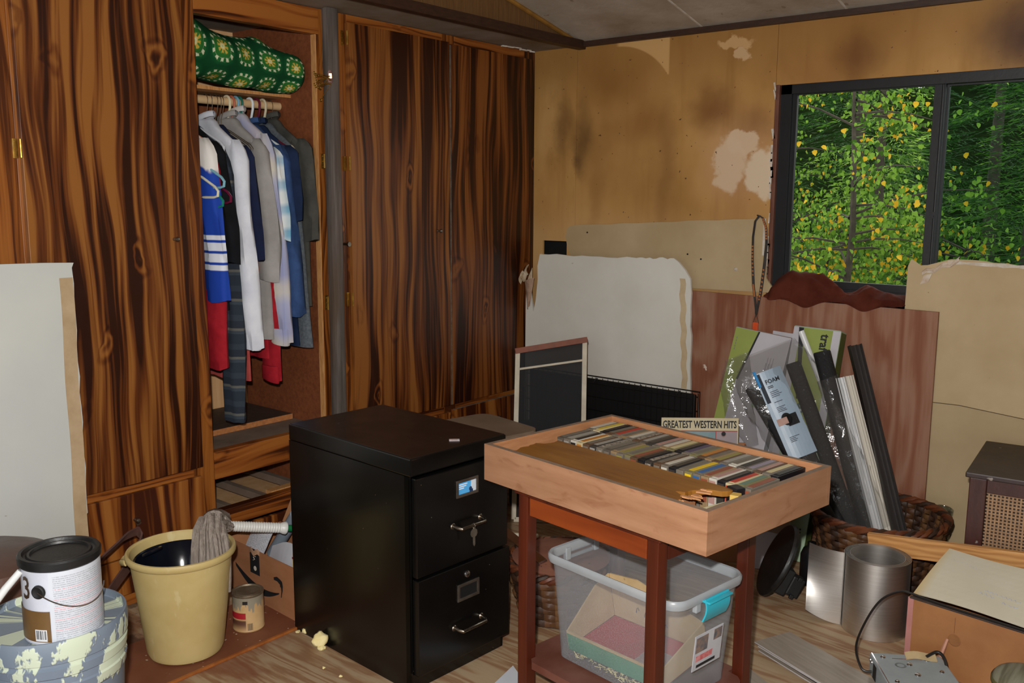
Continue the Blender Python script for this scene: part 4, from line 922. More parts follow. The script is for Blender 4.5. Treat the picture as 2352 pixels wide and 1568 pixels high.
for i in range(64):
    sx = rr.uniform(-.055, .055); base = hc+Vector((sx*.6-.01, .03+rr.uniform(-.02, .02), -.005+rr.uniform(-.02, .012)))
    lift = .035*math.sqrt(max(0, 1-(sx/.06)**2))
    fx_ = .055+rr.uniform(0, .05)
    pts = [base+Vector((0, .025, -.01)), base+Vector((.005, 0, lift*.5)), base+Vector((fx_*.35, -.03, lift*.9)), base+Vector((fx_*.75, -.06+sx*.2, lift*.4-.01)), base+Vector((fx_, -.075+sx*.3, -.05)), base+Vector((fx_*1.0, -.078+sx*.35, -.115)), base+Vector((fx_*.9, -.07+sx*.3, -.165-rr.random()*.02))]
    m.tube(pts, [.007, .009, .010, .010, .0095, .009, .006], 6)
m.build('yarn_head', yarn_m, t, smooth=True)['kind'] = 'stuff'
m = MB(); nb = H0-hd*.045
m.tube([hc+Vector((0, .02, .005)), nb-hd*.03+Vector((0, 0, .01)), nb, nb+hd*.012], [.040, .050, .047, .026], 14); m.build('yarn_collar', yarn_m, t, smooth=True)
whp = plastic('white_ribbed', '#d6d6d2', .4)
m = MB(); L_ = .222; pr = []
for i in range(23): a = i/22*(L_-.025); pr += [(.0165, a), (.0185, a+.003), (.0185, a+.006)]
pr += [(.0165, L_-.024), (.021, L_-.014), (.0235, L_-.004), (.021, L_), (0, L_)]
mx = frame(nb, hd.orthogonal(), hd.cross(hd.orthogonal())); 
m.lathe([(0, 0)]+pr, 20, mat=mx).build('ribbed_grip', whp, t, smooth=True, angle=50)
MB().tube([nb+hd*(L_-.01), nb+hd*(L_+.885)], .0125, 12).build('green_handle', plastic('green', '#14653a', .35), t, smooth=True)
MB().tube([nb+hd*(L_+.884), H1+hd*.08, H1+hd*.15], .0122, 12).build('white_handle', plastic('aged_white', '#cfc9b4', .4), t, smooth=True)

# delivery carton with a smile printed on it
card = mottle('corrugated_card', '#a06d4a', '#95633f', 7, .8, bump=.08, stretch=(1, 1, 3)); cardin = mottle('card_inside', '#b07f58', '#a3734d', 7, .8, bump=.08)
t = thing('delivery_carton', 'open brown carton with a printed black smile arrow, between pail and cabinet', 'carton', (-2.438, 1.838, .0075), R(176.5))
w_, d_, h_ = .44, .23, .190  # local: x along the printed face (towards the closet), y away = depth is -y
MB().bb((0, 0-.004, 0), (w_, 0, h_)).build('printed_side', card, t); MB().bb((0, -d_, 0), (w_, -d_+.004, h_)).build('back_side', card, t)
MB().bb((0, -d_+.0042, 0), (.004, -.0042, h_)).build('end_side', card, t); MB().bb((w_-.004, -d_+.0042, 0), (w_, -.0042, h_)).build('end_side', card, t); MB().bb((.0042, -d_+.0042, .0005), (w_-.0042, -.0042, .004)).build('bottom', card, t)
MB().sheet(lambda u, v: (.16+.27*u, -d_-.004-.045*v, h_+.002+.085*v), 2, 3, .004).build('flap', cardin, t)
inkm = mottle('printed_black', '#15161a', '#1b1c20', 20, .6)
def ribbon(name, fn, n_, mat, yo=.0008, th=.0006):
    m = MB(); m.sheet(lambda u, v: ((lambda c, w, q: (c[0]+(v-.5)*w*q[0], yo, c[1]+(v-.5)*w*q[1]))(*fn(u))), n_, 2, th); return m.build(name, mat, t)
def smile(u):
    x = .385-.235*u-.045*u; z = .118-.066*math.sin(math.pi*(.08+.74*u))-.012*u; return ((x, z), .005+.026*math.sin(math.pi*min(1, .1+.9*u)), (.25*(1-2*u), 1))
ribbon('smile_print', smile, 24, inkm)
def arrow(u):
    P_ = [(.135, .118), (.115, .122), (.094, .115), (.086, .102), (.086, .086), (.092, .060)]; i = min(int(u*5), 4); f = u*5-i; x = P_[i][0]+(P_[i+1][0]-P_[i][0])*f; z = P_[i][1]+(P_[i+1][1]-P_[i][1])*f
    return ((x, z), .007+.013*math.sin(math.pi*min(1, u+.05)), (-.6 if u > .45 else .1, 1 if u < .6 else .3))
ribbon('smile_print', arrow, 16, inkm)
MB().bb((.225, .0004, .10), (.285, .0016, .192)).build('black_tape', inkm, t)
MB().sheet(lambda u, v: (.220+.068*u, .002+.006*math.sin(u*3.1), .176+.020*v+.006*math.sin(u*11)), 8, 3, .001).build('torn_tape_edge', mottle('torn_card', '#b38f74', '#9c7656', 30, .9), t)
MB().lathe([(0, 0), (.009, 0), (.009, .0006), (0, .0006)], 14, mat=frame((.252, .0018, .122), (-1, 0, 0), (0, 0, 1))).build('white_dot', M['crumbly'], t)
MB().tube([(.264, .0018, .150), (.252, .0018, .156), (.262, .0018, .162), (.246, .0018, .168)], .0012, 4).build('white_scribble', M['crumbly'], t)
for z in (.02, .033, .046, .059, .072, .085): MB().bb((-.0008, -.035, z), (-.0002, -.012, z+.004)).build('end_print', inkm, t)
paperm = mottle('printed_receipt', '#b9bbc2', '#aeb0b8', 6, .6)
n = N('printed_slip'); u, v2, _ = n.sep(n.obj()); ln = n.math('FRACT', n.mul(n.add(u, n.mul(v2, .3)), 120)); wv = n.noise(n.scl(n.obj(), 160, 160, 400), 1, 2)
c = n.mix(n.mul(n.mul(n.step(ln, .45, .5), n.step(wv, .45, .5)), .5), '#bfc2cb', '#5a5c66'); slip = n.fin(c, .6)
CB = t.matrix_basis
def inbox(p): return (Matrix.Translation((-2.438, 1.838, .0075)) @ Matrix.Rotation(R(176.5), 4, 'Z')) @ Vector(p)
tag(MB().sheet(lambda u, v: inbox((.26+.12*u, -.03-.05*v, .145+.085*v+.012*math.sin(u*3))), 8, 5, .0015).build('printed_paper', slip), 'crumpled printed paper sticking out of the carton beside the mop grip', 'paper')
tag(MB().sheet(lambda u, v: inbox((.070+.16*u, -.014-.045*v, .120+.115*v+.012*math.sin(u*4)-.03*u)), 8, 5, .0015).build('white_paper', paperm), 'white paper lying against the grey tube in the carton', 'paper')
ga, gb = Vector((-2.790, 2.0, .115)), Vector((-2.640, 2.0, .30))
tag(MB().tube([ga, gb], .023, 18).build('grey_tube', plastic('grey_tube', '#7c8894', .45), smooth=True), 'grey plastic tube leaning out of the carton', 'tube')
t2 = thing('yellow_packet', 'yellow and white packet in the carton next to the filing cabinet', 'packet', inbox((.032, -.035, .12)), R(176.5))
MB().bev((-.020, -.03, 0), (.022, .012, .115), .008).build('body', mottle('packet_yellow', '#d3a129', '#dcb54d', 12, .4), t2); MB().bb((-.018, .0125, .03), (.020, .0135, .085)).build('white_patch', mottle('packet_white', '#d9d6c8', '#d3b25b', 40, .5), t2); MB().bb((-.018, .0128, .088), (.020, .0138, .094)).build('red_line', m_red, t2)
# rusty small can
n = N('aged_can_label'); v = n.obj(); x, y, z = n.sep(v); ang = n.math('ARCTAN2', y, x); wv = n.noise(n.comb(n.mul(ang, 2.2), n.mul(z, 6), 0), 1.4, 4, .6)
bare = n.step(n.add(n.mul(z, 14), n.mul(n.sub(wv, .5), 2.2)), 1.12, 1.16)
lab = n.ramp(n.noise(v, 14, 4), [(.3, '#c9ab7c'), (.7, '#b89263')]); redz = n.mul(n.mul(n.step(z, .042, .044), n.step(z, .064, .062)), n.mul(n.step(ang, -2.2, -2.15), n.step(ang, -.75, -.8)))
lab = n.mix(redz, lab, '#a3202a'); brz = n.mul(n.step(z, .042, .036), n.mul(n.step(ang, -2.2, -2.15), n.step(ang, -.75, -.8))); lab = n.mix(n.mul(brz, n.step(z, .0, .03)), lab, '#5b3a2c')
c = n.mix(bare, lab, '#8f8877'); canlab = n.fin(c, .45)
t = thing('small_can', 'small old tin can with a torn red and tan label, in front of the carton', 'can', (-2.540, 1.715, .0075))
MB().lathe([(0, .0005), (.045, .0005), (.0465, .004), (.0455, .007), (.0455, .110), (.0465, .113), (0, .113)], 36).build('body', canlab, t, smooth=True, angle=35)
MB().lathe([(.0465, .110), (.0475, .114), (.0465, .118), (.043, .118), (.041, .114), (.036, .114), (.034, .116), (0, .1155)], 36).build('lid', mottle('dirty_tin', '#857866', '#6b5c48', 20, .5, .6, bump=.3), t, smooth=True, angle=35)
MB().bb((-.042, -.0187, .070), (-.0415, -.018, .071)) ; q = R(-45); MB().box((.0465*math.cos(q), .0465*math.sin(q), .096), (.004, .014, .009), rot=Matrix.Rotation(q, 3, 'Z')).build('dark_patch', M['black'], t)
cw = MB()
for i in range(7): a = -38+i*2.6; cw.sheet((lambda a: lambda u, v: (.0468*math.cos(R(a+1.3*u)), .0468*math.sin(R(a+1.3*u)), .008+.022*v))(a), 2, 2, .0003)
cw.build('barcode', inkm, t)
t.scale = (1.13, 1.13, 1.10)
# yellow foam crumbs
fm = mottle('yellow_foam', '#d8c483', '#e3d7a5', 20, .9, bump=.5)
def lump(name, loc, r, label, sd, sq=.7):
    bm = bmesh.new(); bmesh.ops.create_icosphere(bm, subdivisions=3, radius=r)
    for v in bm.verts:
        k = 1+.42*fbm(v.co.x/r*1.1+sd, v.co.y/r*1.1, v.co.z/r*1.1)+.25*fbm(v.co.x/r*3+sd, v.co.y/r*3, v.co.z/r*3); v.co *= k; v.co.z *= sq
    mz = min(v.co.z for v in bm.verts)
    for v in bm.verts: v.co.z -= mz
    me = bpy.data.meshes.new(name); bm.to_mesh(me); bm.free(); me.materials.append(fm); me.polygons.foreach_set('use_smooth', [True]*len(me.polygons))
    o = bpy.data.objects.new(name, me); COL.objects.link(o); o.location = loc; tag(o, label, 'foam', 'yellow foam crumbs on the floor'); return o
lump('foam_crumb', (-2.250, 1.782, .001), .026, 'largest lump of yellow foam, on the floor against the cabinet side', 1, .9)
lump('foam_crumb', (-2.228, 1.802-.03, .001), .013, 'small yellow foam bit touching the right of the largest foam lump', 4)
lump('foam_crumb', (-2.362, 1.815, .001), .0125, 'yellow foam bit at the back corner of the filing cabinet', 7)
lump('foam_crumb', (-2.385, 1.800, .001), .008, 'flat foam sliver just left of the back corner of the cabinet', 9, .4)
for i, (x, y) in enumerate(((-2.13, 1.70), (-2.05, 1.70), (-1.99, 1.66))): lump('foam_crumb', (x, y, .001), .005, ('tiny pale crumb nearest the largest foam lump', 'tiny pale crumb in the middle of the floor before the cabinet side', 'tiny pale crumb farthest from the largest foam lump')[i], 12+i)

# ------------------------------------------------------------------ black filing cabinet
n = N('black_enamel_steel'); v = n.obj(); c = n.ramp(n.noise(v, 6, 4), [(.3, '#060606'), (.7, '#0c0b0a')]); c = n.mix(n.step(n.noise(v, 60, 2), .76, .78), c, '#5a4a3d')
n.bump(n.noise(v, 240, 2), .03, .001); steel = n.fin(c, n.add(.20, n.mul(n.noise(v, 9, 3), .10)), 0, .5)
n = N('dusty_cabinet_top'); v = n.obj(); c = n.ramp(n.noise(v, 7, 5, .6), [(.3, '#17100d'), (.7, '#241a16')]); c = n.mix(n.step(n.noise(v, 34, 3), .70, .75), c, '#4c423d'); topm = n.fin(c, n.add(.24, n.mul(n.noise(v, 12, 4), .18)), 0, .5)
t = thing('filing_cabinet', 'black two-drawer filing cabinet in the middle of the room', 'cabinet', (-1.812, 1.775, 0), R(86.5))
CWd, CD, CH = .395, .605, .715
MB().bb((.0, .012, .001), (.003, CD, .66)).bb((CWd-.003, .012, .001), (CWd, CD, .66)).bb((.003, CD-.003, .001), (CWd-.003, CD, .66)).bb((.0, .012, .001), (CWd, .020, .05)).bb((.003, .30, .34), (CWd-.003, .31, .35)).bb((.0, .012, .001), (.010, .03, .66)).bb((CWd-.010, .012, .001), (CWd, .03, .66)).build('body', steel, t)
MB().bev((0, 0, .661), (CWd, CD, CH-.0015), .004).build('top_cap', steel, t); MB().bb((.004, .004, CH-.0016), (CWd-.004, CD-.004, CH)).build('top_sheet', topm, t)
MB().bb((.012, .021, .054), (.30, .55, .058)).bb((.012, .021, .40), (.30, .55, .404)).build('drawer_slides', M['nickel'], t)
pull = mottle('bronze_nickel_pull', '#968d80', '#7f766a', 20, .28, 1.0, bump=0)
for nm, za, zb, zl, zh in (('upper', .356, .655, .588, .474), ('lower', .052, .349, .262, .152)):
    o_ = -.004 if nm == 'lower' else 0
    d = MB().bev((.010, -.010+o_, za), (CWd-(-.004 if nm == 'lower' else .002), .011, zb), .003).bb((.016, .0115, za+.02), (CWd-.016, .45, za+.024)).bb((.016, .0115, za+.02), (.019, .45, zb-.06)).build('drawer', steel, t)
    y_ = -.0105+o_
    fm_ = MB(); xc = .212
    fm_.bev((xc-.046, y_-.004, zl+.018), (xc+.046, y_, zl+.027), .001).bev((xc-.046, y_-.004, zl-.027), (xc+.046, y_, zl-.018), .001).bev((xc-.046, y_-.004, zl-.0179), (xc-.037, y_, zl+.0179), .001).bev((xc+.037, y_-.004, zl-.0179), (xc+.046, y_, zl+.0179), .001)
    fm_.build('label_frame', mottle('steel_label_frame', '#9c9388', '#857b70', 30, .35, .9, bump=0), d)
    MB().bb((xc-.0368, y_-.0012, zl-.0178), (xc+.0368, y_-.0002, zl+.0178)).build('label_card', mottle('blue_card', '#3f9fe0', '#57aee8', 5, .5) if nm == 'upper' else M['black'], d)
    if nm == 'upper':
        cm = MB(); cm.bb((xc+.016, y_-.002, zl-.0175), (xc+.0365, y_-.0014, zl+.0175)); cm.build('card_photo', mottle('card_white', '#d9dfe6', '#b9c6d3', 30, .5), d)
        MB().lathe([(0, 0), (.007, 0), (.006, .0006), (0, .0006)], 10, mat=frame((xc+.014, y_-.0016, zl-.008), (1, 0, 0), (0, 0, 1))).bb((xc+.010, y_-.0022, zl-.0175), (xc+.024, y_-.0016, zl-.010)).build('card_figure', mottle('card_dark_blue', '#1d3557', '#23406a', 20, .5), d)
        lt = MB()
        for a, b in ((.010, .034), (.004, .030), (-.002, .020)): lt.bb((xc-.034, y_-.002, zl+a), (xc-.034+b, y_-.0014, zl+a+.0032))
        lt.build('card_lettering', mottle('card_ink', '#dfeaf4', '#e5eef6', 10, .5), d)
    m = MB(); m.tube([(xc-.058, y_, zh+.004), (xc-.056, y_-.020, zh+.002), (xc-.050, y_-.030, zh), (xc+.050, y_-.030, zh), (xc+.056, y_-.020, zh+.002), (xc+.058, y_, zh+.004)], .0055, 10, flat=.8); m.lathe([(0, 0), (.010, 0), (.008, .003), (0, .003)], 12, mat=frame((xc-.058, y_, zh+.004), (1, 0, 0), (0, 0, 1))).lathe([(0, 0), (.010, 0), (.008, .003), (0, .003)], 12, mat=frame((xc+.058, y_, zh+.004), (1, 0, 0), (0, 0, 1)))
    m.build('pull_handle', pull, d, smooth=True)
    if nm == 'lower': MB().lathe([(0, .006), (.007, .006), (.010, .004), (.011, 0), (0, 0)], 16, mat=frame((xc-.004, y_, .314), (1, 0, 0), (0, 0, 1))).build('lock', M['chrome'], d, smooth=True)
    else:
        k = thing('key', 'small silver key dangling from the upper drawer pull of the filing cabinet', 'key', (0, 0, 0)); k.matrix_world = Matrix.Translation((-1.812, 1.775, 0)) @ Matrix.Rotation(R(86.5), 4, 'Z') @ Matrix.Translation((xc-.004, y_-.034, zh-.008))
        MX = frame((0, 0, 0), (1, 0, 0), (0, 0, 1)); sil = mottle('nickel_key', '#b5ad9f', '#9a9284', 30, .35, .9, bump=0)
        MB().prism([(-.004, .0), (.004, .0), (.012, -.006), (.014, -.016), (.010, -.024), (.004, -.027), (.0045, -.05), (.001, -.056), (-.003, -.05), (-.004, -.044), (-.003, -.04), (-.0045, -.036), (-.004, -.027), (-.010, -.024), (-.014, -.016), (-.012, -.006)], -.001, .001, mat=MX).build('blade', sil, k); MB().tube([(0, 0, -.004), (0, .004, .004), (0, .008, .012), (0, 0, .016), (0, -.006, .010), (0, 0, -.002)], .0012, 6).build('ring', sil, k)
tag(MB().bev((-.016, -.011, 0), (.016, .011, .0012), .0005).build('price_sticker', mottle('pinkish_white_sticker', '#d6d2d3', '#cdc4c8', 30, .5)), 'small white sticker lying on top of the filing cabinet', 'sticker')
o = bpy.data.objects['price_sticker']; MB().bb((-.016, .009, .0012), (.010, .011, .0016)).build('pink_edge', m_pink, o); MB().bb((-.008, -.003, .0012), (.010, -.0015, .0015)).build('print', inkm, o); o.matrix_world = Matrix.Translation((-1.812, 1.775, .7155)) @ Matrix.Rotation(R(86.5), 4, 'Z') @ Matrix.Translation((.228, .060, 0)) @ Matrix.Rotation(R(-42), 4, 'Z')
# ------------------------------------------------------------------ table, drawer tray and storage bin
A0 = Vector((-1.657, 1.914, 0)); TR_ = R(-8.53)
TM = Matrix.Translation(A0) @ Matrix.Rotation(TR_, 4, 'Z')
def tp(u, v, z=0): return TM @ Vector((u, v, z))
n = N('red_brown_polished_wood'); v = n.obj(); g = n.noise(n.scl(v, 18, 18, 1.5), 1.4, 4); c = n.ramp(g, [(.3, '#3a150a'), (.7, '#55210f')]); mah = n.fin(c, n.add(.28, n.mul(n.noise(v, 14, 3), .2)), 0, .5)
n = N('red_brown_rail_wood'); v = n.obj(); g = n.noise(n.scl(v, 2, 18, 18), 1.4, 4); c = n.ramp(g, [(.3, '#6d2d10'), (.7, '#8a3f18')]); mahr = n.fin(c, .36, 0, .5)
t = thing('small_table', 'small red-brown wooden table with four square legs and a low shelf, under the drawer tray', 'table', A0, TR_)
LX = (.110, .606); LY = (.032, .455)
for ix, x in enumerate(LX):
    for iy, y in enumerate(LY):
        x0 = x if ix == 0 else x-.036; y0_ = y if iy == 0 else y-.036
        MB().bev((x0, y0_, .001), (x0+.036, y0_+.036, .634), .003).build('leg', mah, t)
MB().bev((.1505, .036, .578), (.5655, .056, .6335), .002).build('apron', mahr, t); MB().bev((.1505, .43, .578), (.5655, .45, .6335), .002).build('apron', mahr, t)
MB().bev((.112, .0745, .578), (.132, .4125, .6335), .002).build('apron', mah, t); MB().bev((.584, .0745, .578), (.604, .4125, .6335), .002).build('apron', mah, t)
MB().bev((.10, .024, .6345), (.616, .463, .6535), .003).build('tabletop', mah, t)
MB().prism([(.15, .048), (.165, .036), (.55, .036), (.566, .048), (.566, .078), (.60, .082), (.618, .095), (.618, .39), (.60, .405), (.566, .409), (.566, .44), (.15, .44), (.15, .409), (.116, .405), (.098, .39), (.098, .095), (.116, .082), (.15, .078)], .128, .150).build('low_shelf', mottle('dusty_red_brown_shelf', '#5c3022', '#70463a', 7, .6), t)
MB().bev((.125, .045, .095), (.14, .44, .1275), .002).bev((.575, .045, .095), (.59, .44, .1275), .002).build('shelf_rail', mah, t)
# tray: an old drawer of pinkish bare wood
n = N('bare_pinkish_wood'); v = n.obj(); g = n.noise(n.scl(v, 2.0, 2.0, 14), 2.0, 5, .6); g2 = n.noise(n.scl(v, 9, 9, 30), 1.2, 3, .55, .8)
c = n.ramp(g, [(.3, '#8e6447'), (.7, '#a47a5c')]); c = n.mix(n.mul(n.step(g2, .55, .75), .55), c, '#7d4f33'); n.bump(g2, .1, .002); pinkw = n.fin(c, .62, 0, .35)
light_in = mottle('fresh_inside_wood', '#b07c55', '#a06c47', 7, .6, stretch=(2, 2, 14)); topedge = mottle('grey_worn_rim', '#74604f', '#8a735f', 20, .75)
t = thing('drawer_tray', 'old shallow wooden drawer holding tape cartridges, set on top of the small table', 'tray', TM @ Vector((0, 0, .6545)), TR_)
TW, TD, THh, TT = .765, .54, .105, .016
def wallp(a, b, name='side'):
    o = MB().bb(a, b).build(name, [pinkw, topedge, light_in], t)
    for p in o.data.polygons: p.material_index = 1 if p.normal.z > .5 else 0
    return o
o = wallp((0, 0, 0), (TW, TT, THh))
for p in o.data.polygons:
    if p.normal.y > .5: p.material_index = 2
o = wallp((0, TD-TT, 0), (TW, TD, THh))
for p in o.data.polygons:
    if p.normal.y < -.5: p.material_index = 2
o = wallp((0, TT+.0004, 0), (TT, TD-TT-.0004, THh))
for p in o.data.polygons:
    if p.normal.x > .5: p.material_index = 2
o = wallp((TW-TT, TT+.0004, 0), (TW, TD-TT-.0004, THh))
for p in o.data.polygons:
    if p.normal.x < -.5: p.material_index = 2
MB().bb((TT+.0004, TT+.0004, .001), (TW-TT-.0004, TD-TT-.0004, .006)).build('bottom', light_in, t)
MB().bb((TT+.001, TT+.001, .0062), (TW-TT-.001, .021, .04)).build('bottom_rail', light_in, t)
# broken brown plank lying in the front of the tray
n = N('golden_brown_plank'); v = n.obj(); x, y, z = n.sep(v); s = n.add(n.mul(n.noise(n.scl(v, 3, 14, 9), 1.2, 3), .7), n.mul(n.noise(n.scl(v, 6, 120, 120), 1, 3), .3))
c = n.ramp(s, [(.3, '#62390f'), (.5, '#84541e'), (.7, '#96682c')]); n.bump(n.noise(v, 5, 4), .3, .006); plank_m = n.fin(c, .34, 0, .5)
t = thing('broken_plank', 'golden-brown broken wooden plank with splintered ends lying along the front of the tray', 'plank', TM @ Vector((0, 0, .6545)), TR_)
rnd = random.Random(4); y0b, y1b = .030, .222; outline = []
for i in range(15): f = i/14; outline.append((.055+.018*math.sin(f*9)+rnd.uniform(-.014, .014)+.02*f, y0b+(y1b-y0b)*f))
right = []
for i in range(17): f = i/16; right.append((.645+.030*math.sin(f*7+1)+rnd.uniform(-.016, .016)-.02*f, y1b-(y1b-y0b)*f))
MB().prism((outline+right)[::-1], .076, .090).build('board', plank_m, t)
MB().bb((.08, .055, .0065), (.10, .18, .0758)).bb((.58, .055, .0065), (.60, .18, .0758)).build('under_block', light_in, t)
sp = MB()
for i in range(14):
    f = i/13; yb = y0b+(y1b-y0b)*f*.75; l = .006+.022*rnd.random(); w = .004+.006*rnd.random(); z0 = .077+.010*rnd.random(); sp.prism([(.628, yb-w), (.628, yb+w), (.636+l, yb+rnd.uniform(-.004, .004))], z0, z0+.004)
    if i % 3 == 0: sp.prism([(.085, yb-w), (.085, yb+w), (.06-l*.4, yb)], .078, .084)
sp.build('splinters', mottle('pale_splinters', '#bd875a', '#a97448', 30, .8), t)['kind'] = 'stuff'
# tape cartridges in two rows
cols = {'black': '#17161a', 'dark grey': '#37332f', 'grey': '#6f675c', 'brown': '#5a4331', 'tan': '#8c7556', 'cream': '#b6a884', 'white': '#b9b4a9', 'smoky': '#544c44', 'olive': '#77704d'}
cm_ = {k: mottle('cartridge_'+k.replace(' ', '_'), v, None, 12, .42, bump=.03) for k, v in cols.items()}
dustm = mottle('cartridge_dust', '#6b6255', '#7d7466', 8, .7)
lcol = {'yellow': '#c9b23e', 'red': '#b23423', 'white': '#c2bcae', 'silver': '#98948c', 'pink': '#a9837a', 'lavender': '#8d8496', 'green': '#5f7765', 'orange': '#b5762d', 'violet': '#4f4560', 'blue': '#2f5f96', 'bright yellow': '#e0bb1d', 'ivory': '#c5b78a', 'rust': '#8a4a33', 'plain': None, 'charcoal': '#24221f', 'olive': '#8d8444', 'speckled': '#b5aa9c'}
lm_ = {k: (mottle('tape_label_'+k.replace(' ', '_'), v, None if k != 'speckled' else '#2b2522', 90, .5, bump=0) if v else None) for k, v in lcol.items()}
back = [('grey', 'white'), ('cream', 'yellow'), ('black', 'charcoal'), ('brown', 'plain'), ('grey', 'red'), ('tan', 'plain'), ('grey', 'white'), ('brown', 'speckled'), ('smoky', 'silver'), ('dark grey', 'plain'), ('grey', 'pink'), ('tan', 'white'), ('olive', 'ivory'), ('black', 'plain'), ('grey', 'violet'), ('olive', 'plain'), ('brown', 'orange'), ('tan', 'plain'), ('brown', 'olive'), ('grey', 'silver'), ('white', 'plain'), ('smoky', 'charcoal'), ('grey', 'lavender'), ('brown', 'pink'), ('grey', 'ivory'), ('black', 'charcoal')]
front = [('smoky', 'plain'), ('grey', 'silver'), ('white', 'charcoal'), ('cream', 'orange'), ('brown', 'plain'), ('dark grey', 'silver'), ('grey', 'speckled'), ('smoky', 'plain'), ('tan', 'plain'), ('grey', 'olive'), ('olive', 'plain'), ('brown', 'rust'), ('black', 'charcoal'), ('dark grey', 'speckled'), ('brown', 'plain'), ('grey', 'white'), ('black', 'plain'), ('grey', 'plain'), ('olive', 'bright yellow'), ('grey', 'blue'), ('tan', 'rust'), ('white', 'pink'), ('black', 'plain'), ('cream', 'red'), ('olive', 'green'), ('grey', 'rust')]
def cart_shell(w, l, h):
    m = MB(); m.bev((-w/2, -l/2, 0), (w/2, l/2, h), .0022); m.bev((-w/2+.003, -l/2+.01, h-.0004), (w/2-.003, l/2-.01, h+.0012), .0008); return m
proto = {}
def cartridge(u, v, sh, lb, label, rz, tilt, grp, dz=0):
    key = 'shell'; w = .0228
    r = thing('tape_cartridge', label, 'cartridge', TM @ Vector((u, v, .6545+.0065+dz)), TR_+rz, group=grp); r.rotation_euler = (tilt, 0, TR_+rz)
    if key not in proto: proto[key] = cart_shell(w, .132, .086).build('shell', cm_['grey'], r).data
    else:
        o = bpy.data.objects.new('shell', proto[key]); COL.objects.link(o); o.parent = r
    o = [c for c in r.children][0]; o.data = proto.setdefault('s'+sh, o.data.copy()); o.data.materials[0] = cm_[sh]
    lk = lb
    if lm_[lb] is None: lmt = dustm if sh not in ('black', 'dark grey') else cm_['dark grey']
    else: lmt = lm_[lb]
    k2 = 'l'+lmt.name
    if k2 not in proto: proto[k2] = MB().bev((-w/2+.004, -.052, .0873), (w/2-.003, .054, .0880), .0003).bev((-w/2+.002, -.0668, .02), (w/2-.002, -.0661, .08), .0003).build('label', lmt, r).data
    else:
        o = bpy.data.objects.new('label', proto[k2]); COL.objects.link(o); o.parent = r
for nm, seq, vc in (('back', back, .449), ('front', front, .310)):
    for i, (sh, lb) in enumerate(seq):
        u = .048+i*(.672/len(seq))+(.012 if nm == 'front' else 0)
        txt = {'plain': 'an unlabelled top', 'charcoal': 'a charcoal label', 'speckled': 'a speckled label'}.get(lb, ('an ' if lb[0] in 'aeiou' else 'a ')+lb+' label')
        cartridge(u, vc+jit(.003), sh, lb, f'{sh} tape cartridge with {txt}, {ORD[i]} from the left in the {nm} row', jit(.02), 0, 'tape cartridges in the tray', dz=.0005)
for nm, uu, vv, cl, lb in (('yellow_box', .706, .195, '#c9a64f', 'small yellow box corner sticking up by the splintered end of the plank'),):
    tag(MB().bev((-.011, -.014, 0), (.011, .014, .083), .002).build(nm, mottle('yellowed_card', cl, '#b99545', 20, .6), loc=TM @ Vector((uu, vv, .661))), lb, 'box').rotation_euler = (0, 0, TR_+.3)
tag(MB().bev((-.018, -.016, 0), (.018, .016, .088), .004).build('black_case', cm_['black'], loc=TM @ Vector((.682, .232, .661))), 'black plastic case wedged between the plank end and the front row of tapes', 'case').rotation_euler = (0, 0, TR_-.3)
tag(MB().bev((-.006, -.07, 0), (.006, .07, .078), .002).build('cream_sleeve', mottle('cream_plastic', '#b9b083', '#d8d1ad', 40, .4), loc=TM @ Vector((.713, .10, .661))), 'pale cream tape sleeve at the near right corner of the tray', 'sleeve').rotation_euler = (0, 0, TR_-.12)

# clear storage bin on the low shelf
n = N('frosted_clear_plastic'); tr_ = n.new('ShaderNodeBsdfTransparent'); tr_.inputs[0].default_value = (.93, .95, .97, 1)
df = n.new('ShaderNodeBsdfDiffuse'); df.inputs[0].default_value = (.56, .59, .63, 1); tl = n.new('ShaderNodeBsdfTranslucent'); tl.inputs[0].default_value = (.6, .62, .65, 1)
gl_ = n.new('ShaderNodeBsdfGlossy'); gl_.inputs['Roughness'].default_value = .18
m1 = n.new('ShaderNodeMixShader'); m1.inputs[0].default_value = .4; n.t.links.new(df.outputs[0], m1.inputs[1]); n.t.links.new(tl.outputs[0], m1.inputs[2])
m2 = n.new('ShaderNodeMixShader'); m2.inputs[0].default_value = .33; n.t.links.new(tr_.outputs[0], m2.inputs[1]); n.t.links.new(m1.outputs[0], m2.inputs[2])
m3 = n.new('ShaderNodeMixShader'); m3.inputs[0].default_value = .05; n.t.links.new(m2.outputs[0], m3.inputs[1]); n.t.links.new(gl_.outputs[0], m3.inputs[2]); n.t.links.new(m3.outputs[0], n.out.inputs[0]); frost = n.m
n = N('thick_frosted_rim'); n.b.inputs['Transmission Weight'].default_value = .0; frim = n.fin(n.ramp(n.noise(n.obj(), 8, 2), [(.3, '#9fa5aa'), (.7, '#aeb3b7')]), .3, 0, .5); n.b.inputs['Alpha'].default_value = .72
t = thing('storage_bin', 'clear frosted plastic storage bin without a lid on the low shelf of the table', 'bin', TM @ Vector((.385, .243, .1505)), TR_)
def rr3(w, d, r, z): return [(x, y, z) for x, y in rrect(w, d, r, 5)]
def loft(rings, cap0=False, cap1=False):
    m = MB(); k = len(rings[0]); vs = [p for r in rings for p in r]; fs = [(j*k+i, j*k+(i+1) % k, (j+1)*k+(i+1) % k, (j+1)*k+i) for j in range(len(rings)-1) for i in range(k)]
    if cap0: fs.append(tuple(range(k-1, -1, -1)))
    if cap1: fs.append(tuple(range((len(rings)-1)*k, len(rings)*k)))
    m._add(vs, fs); return m
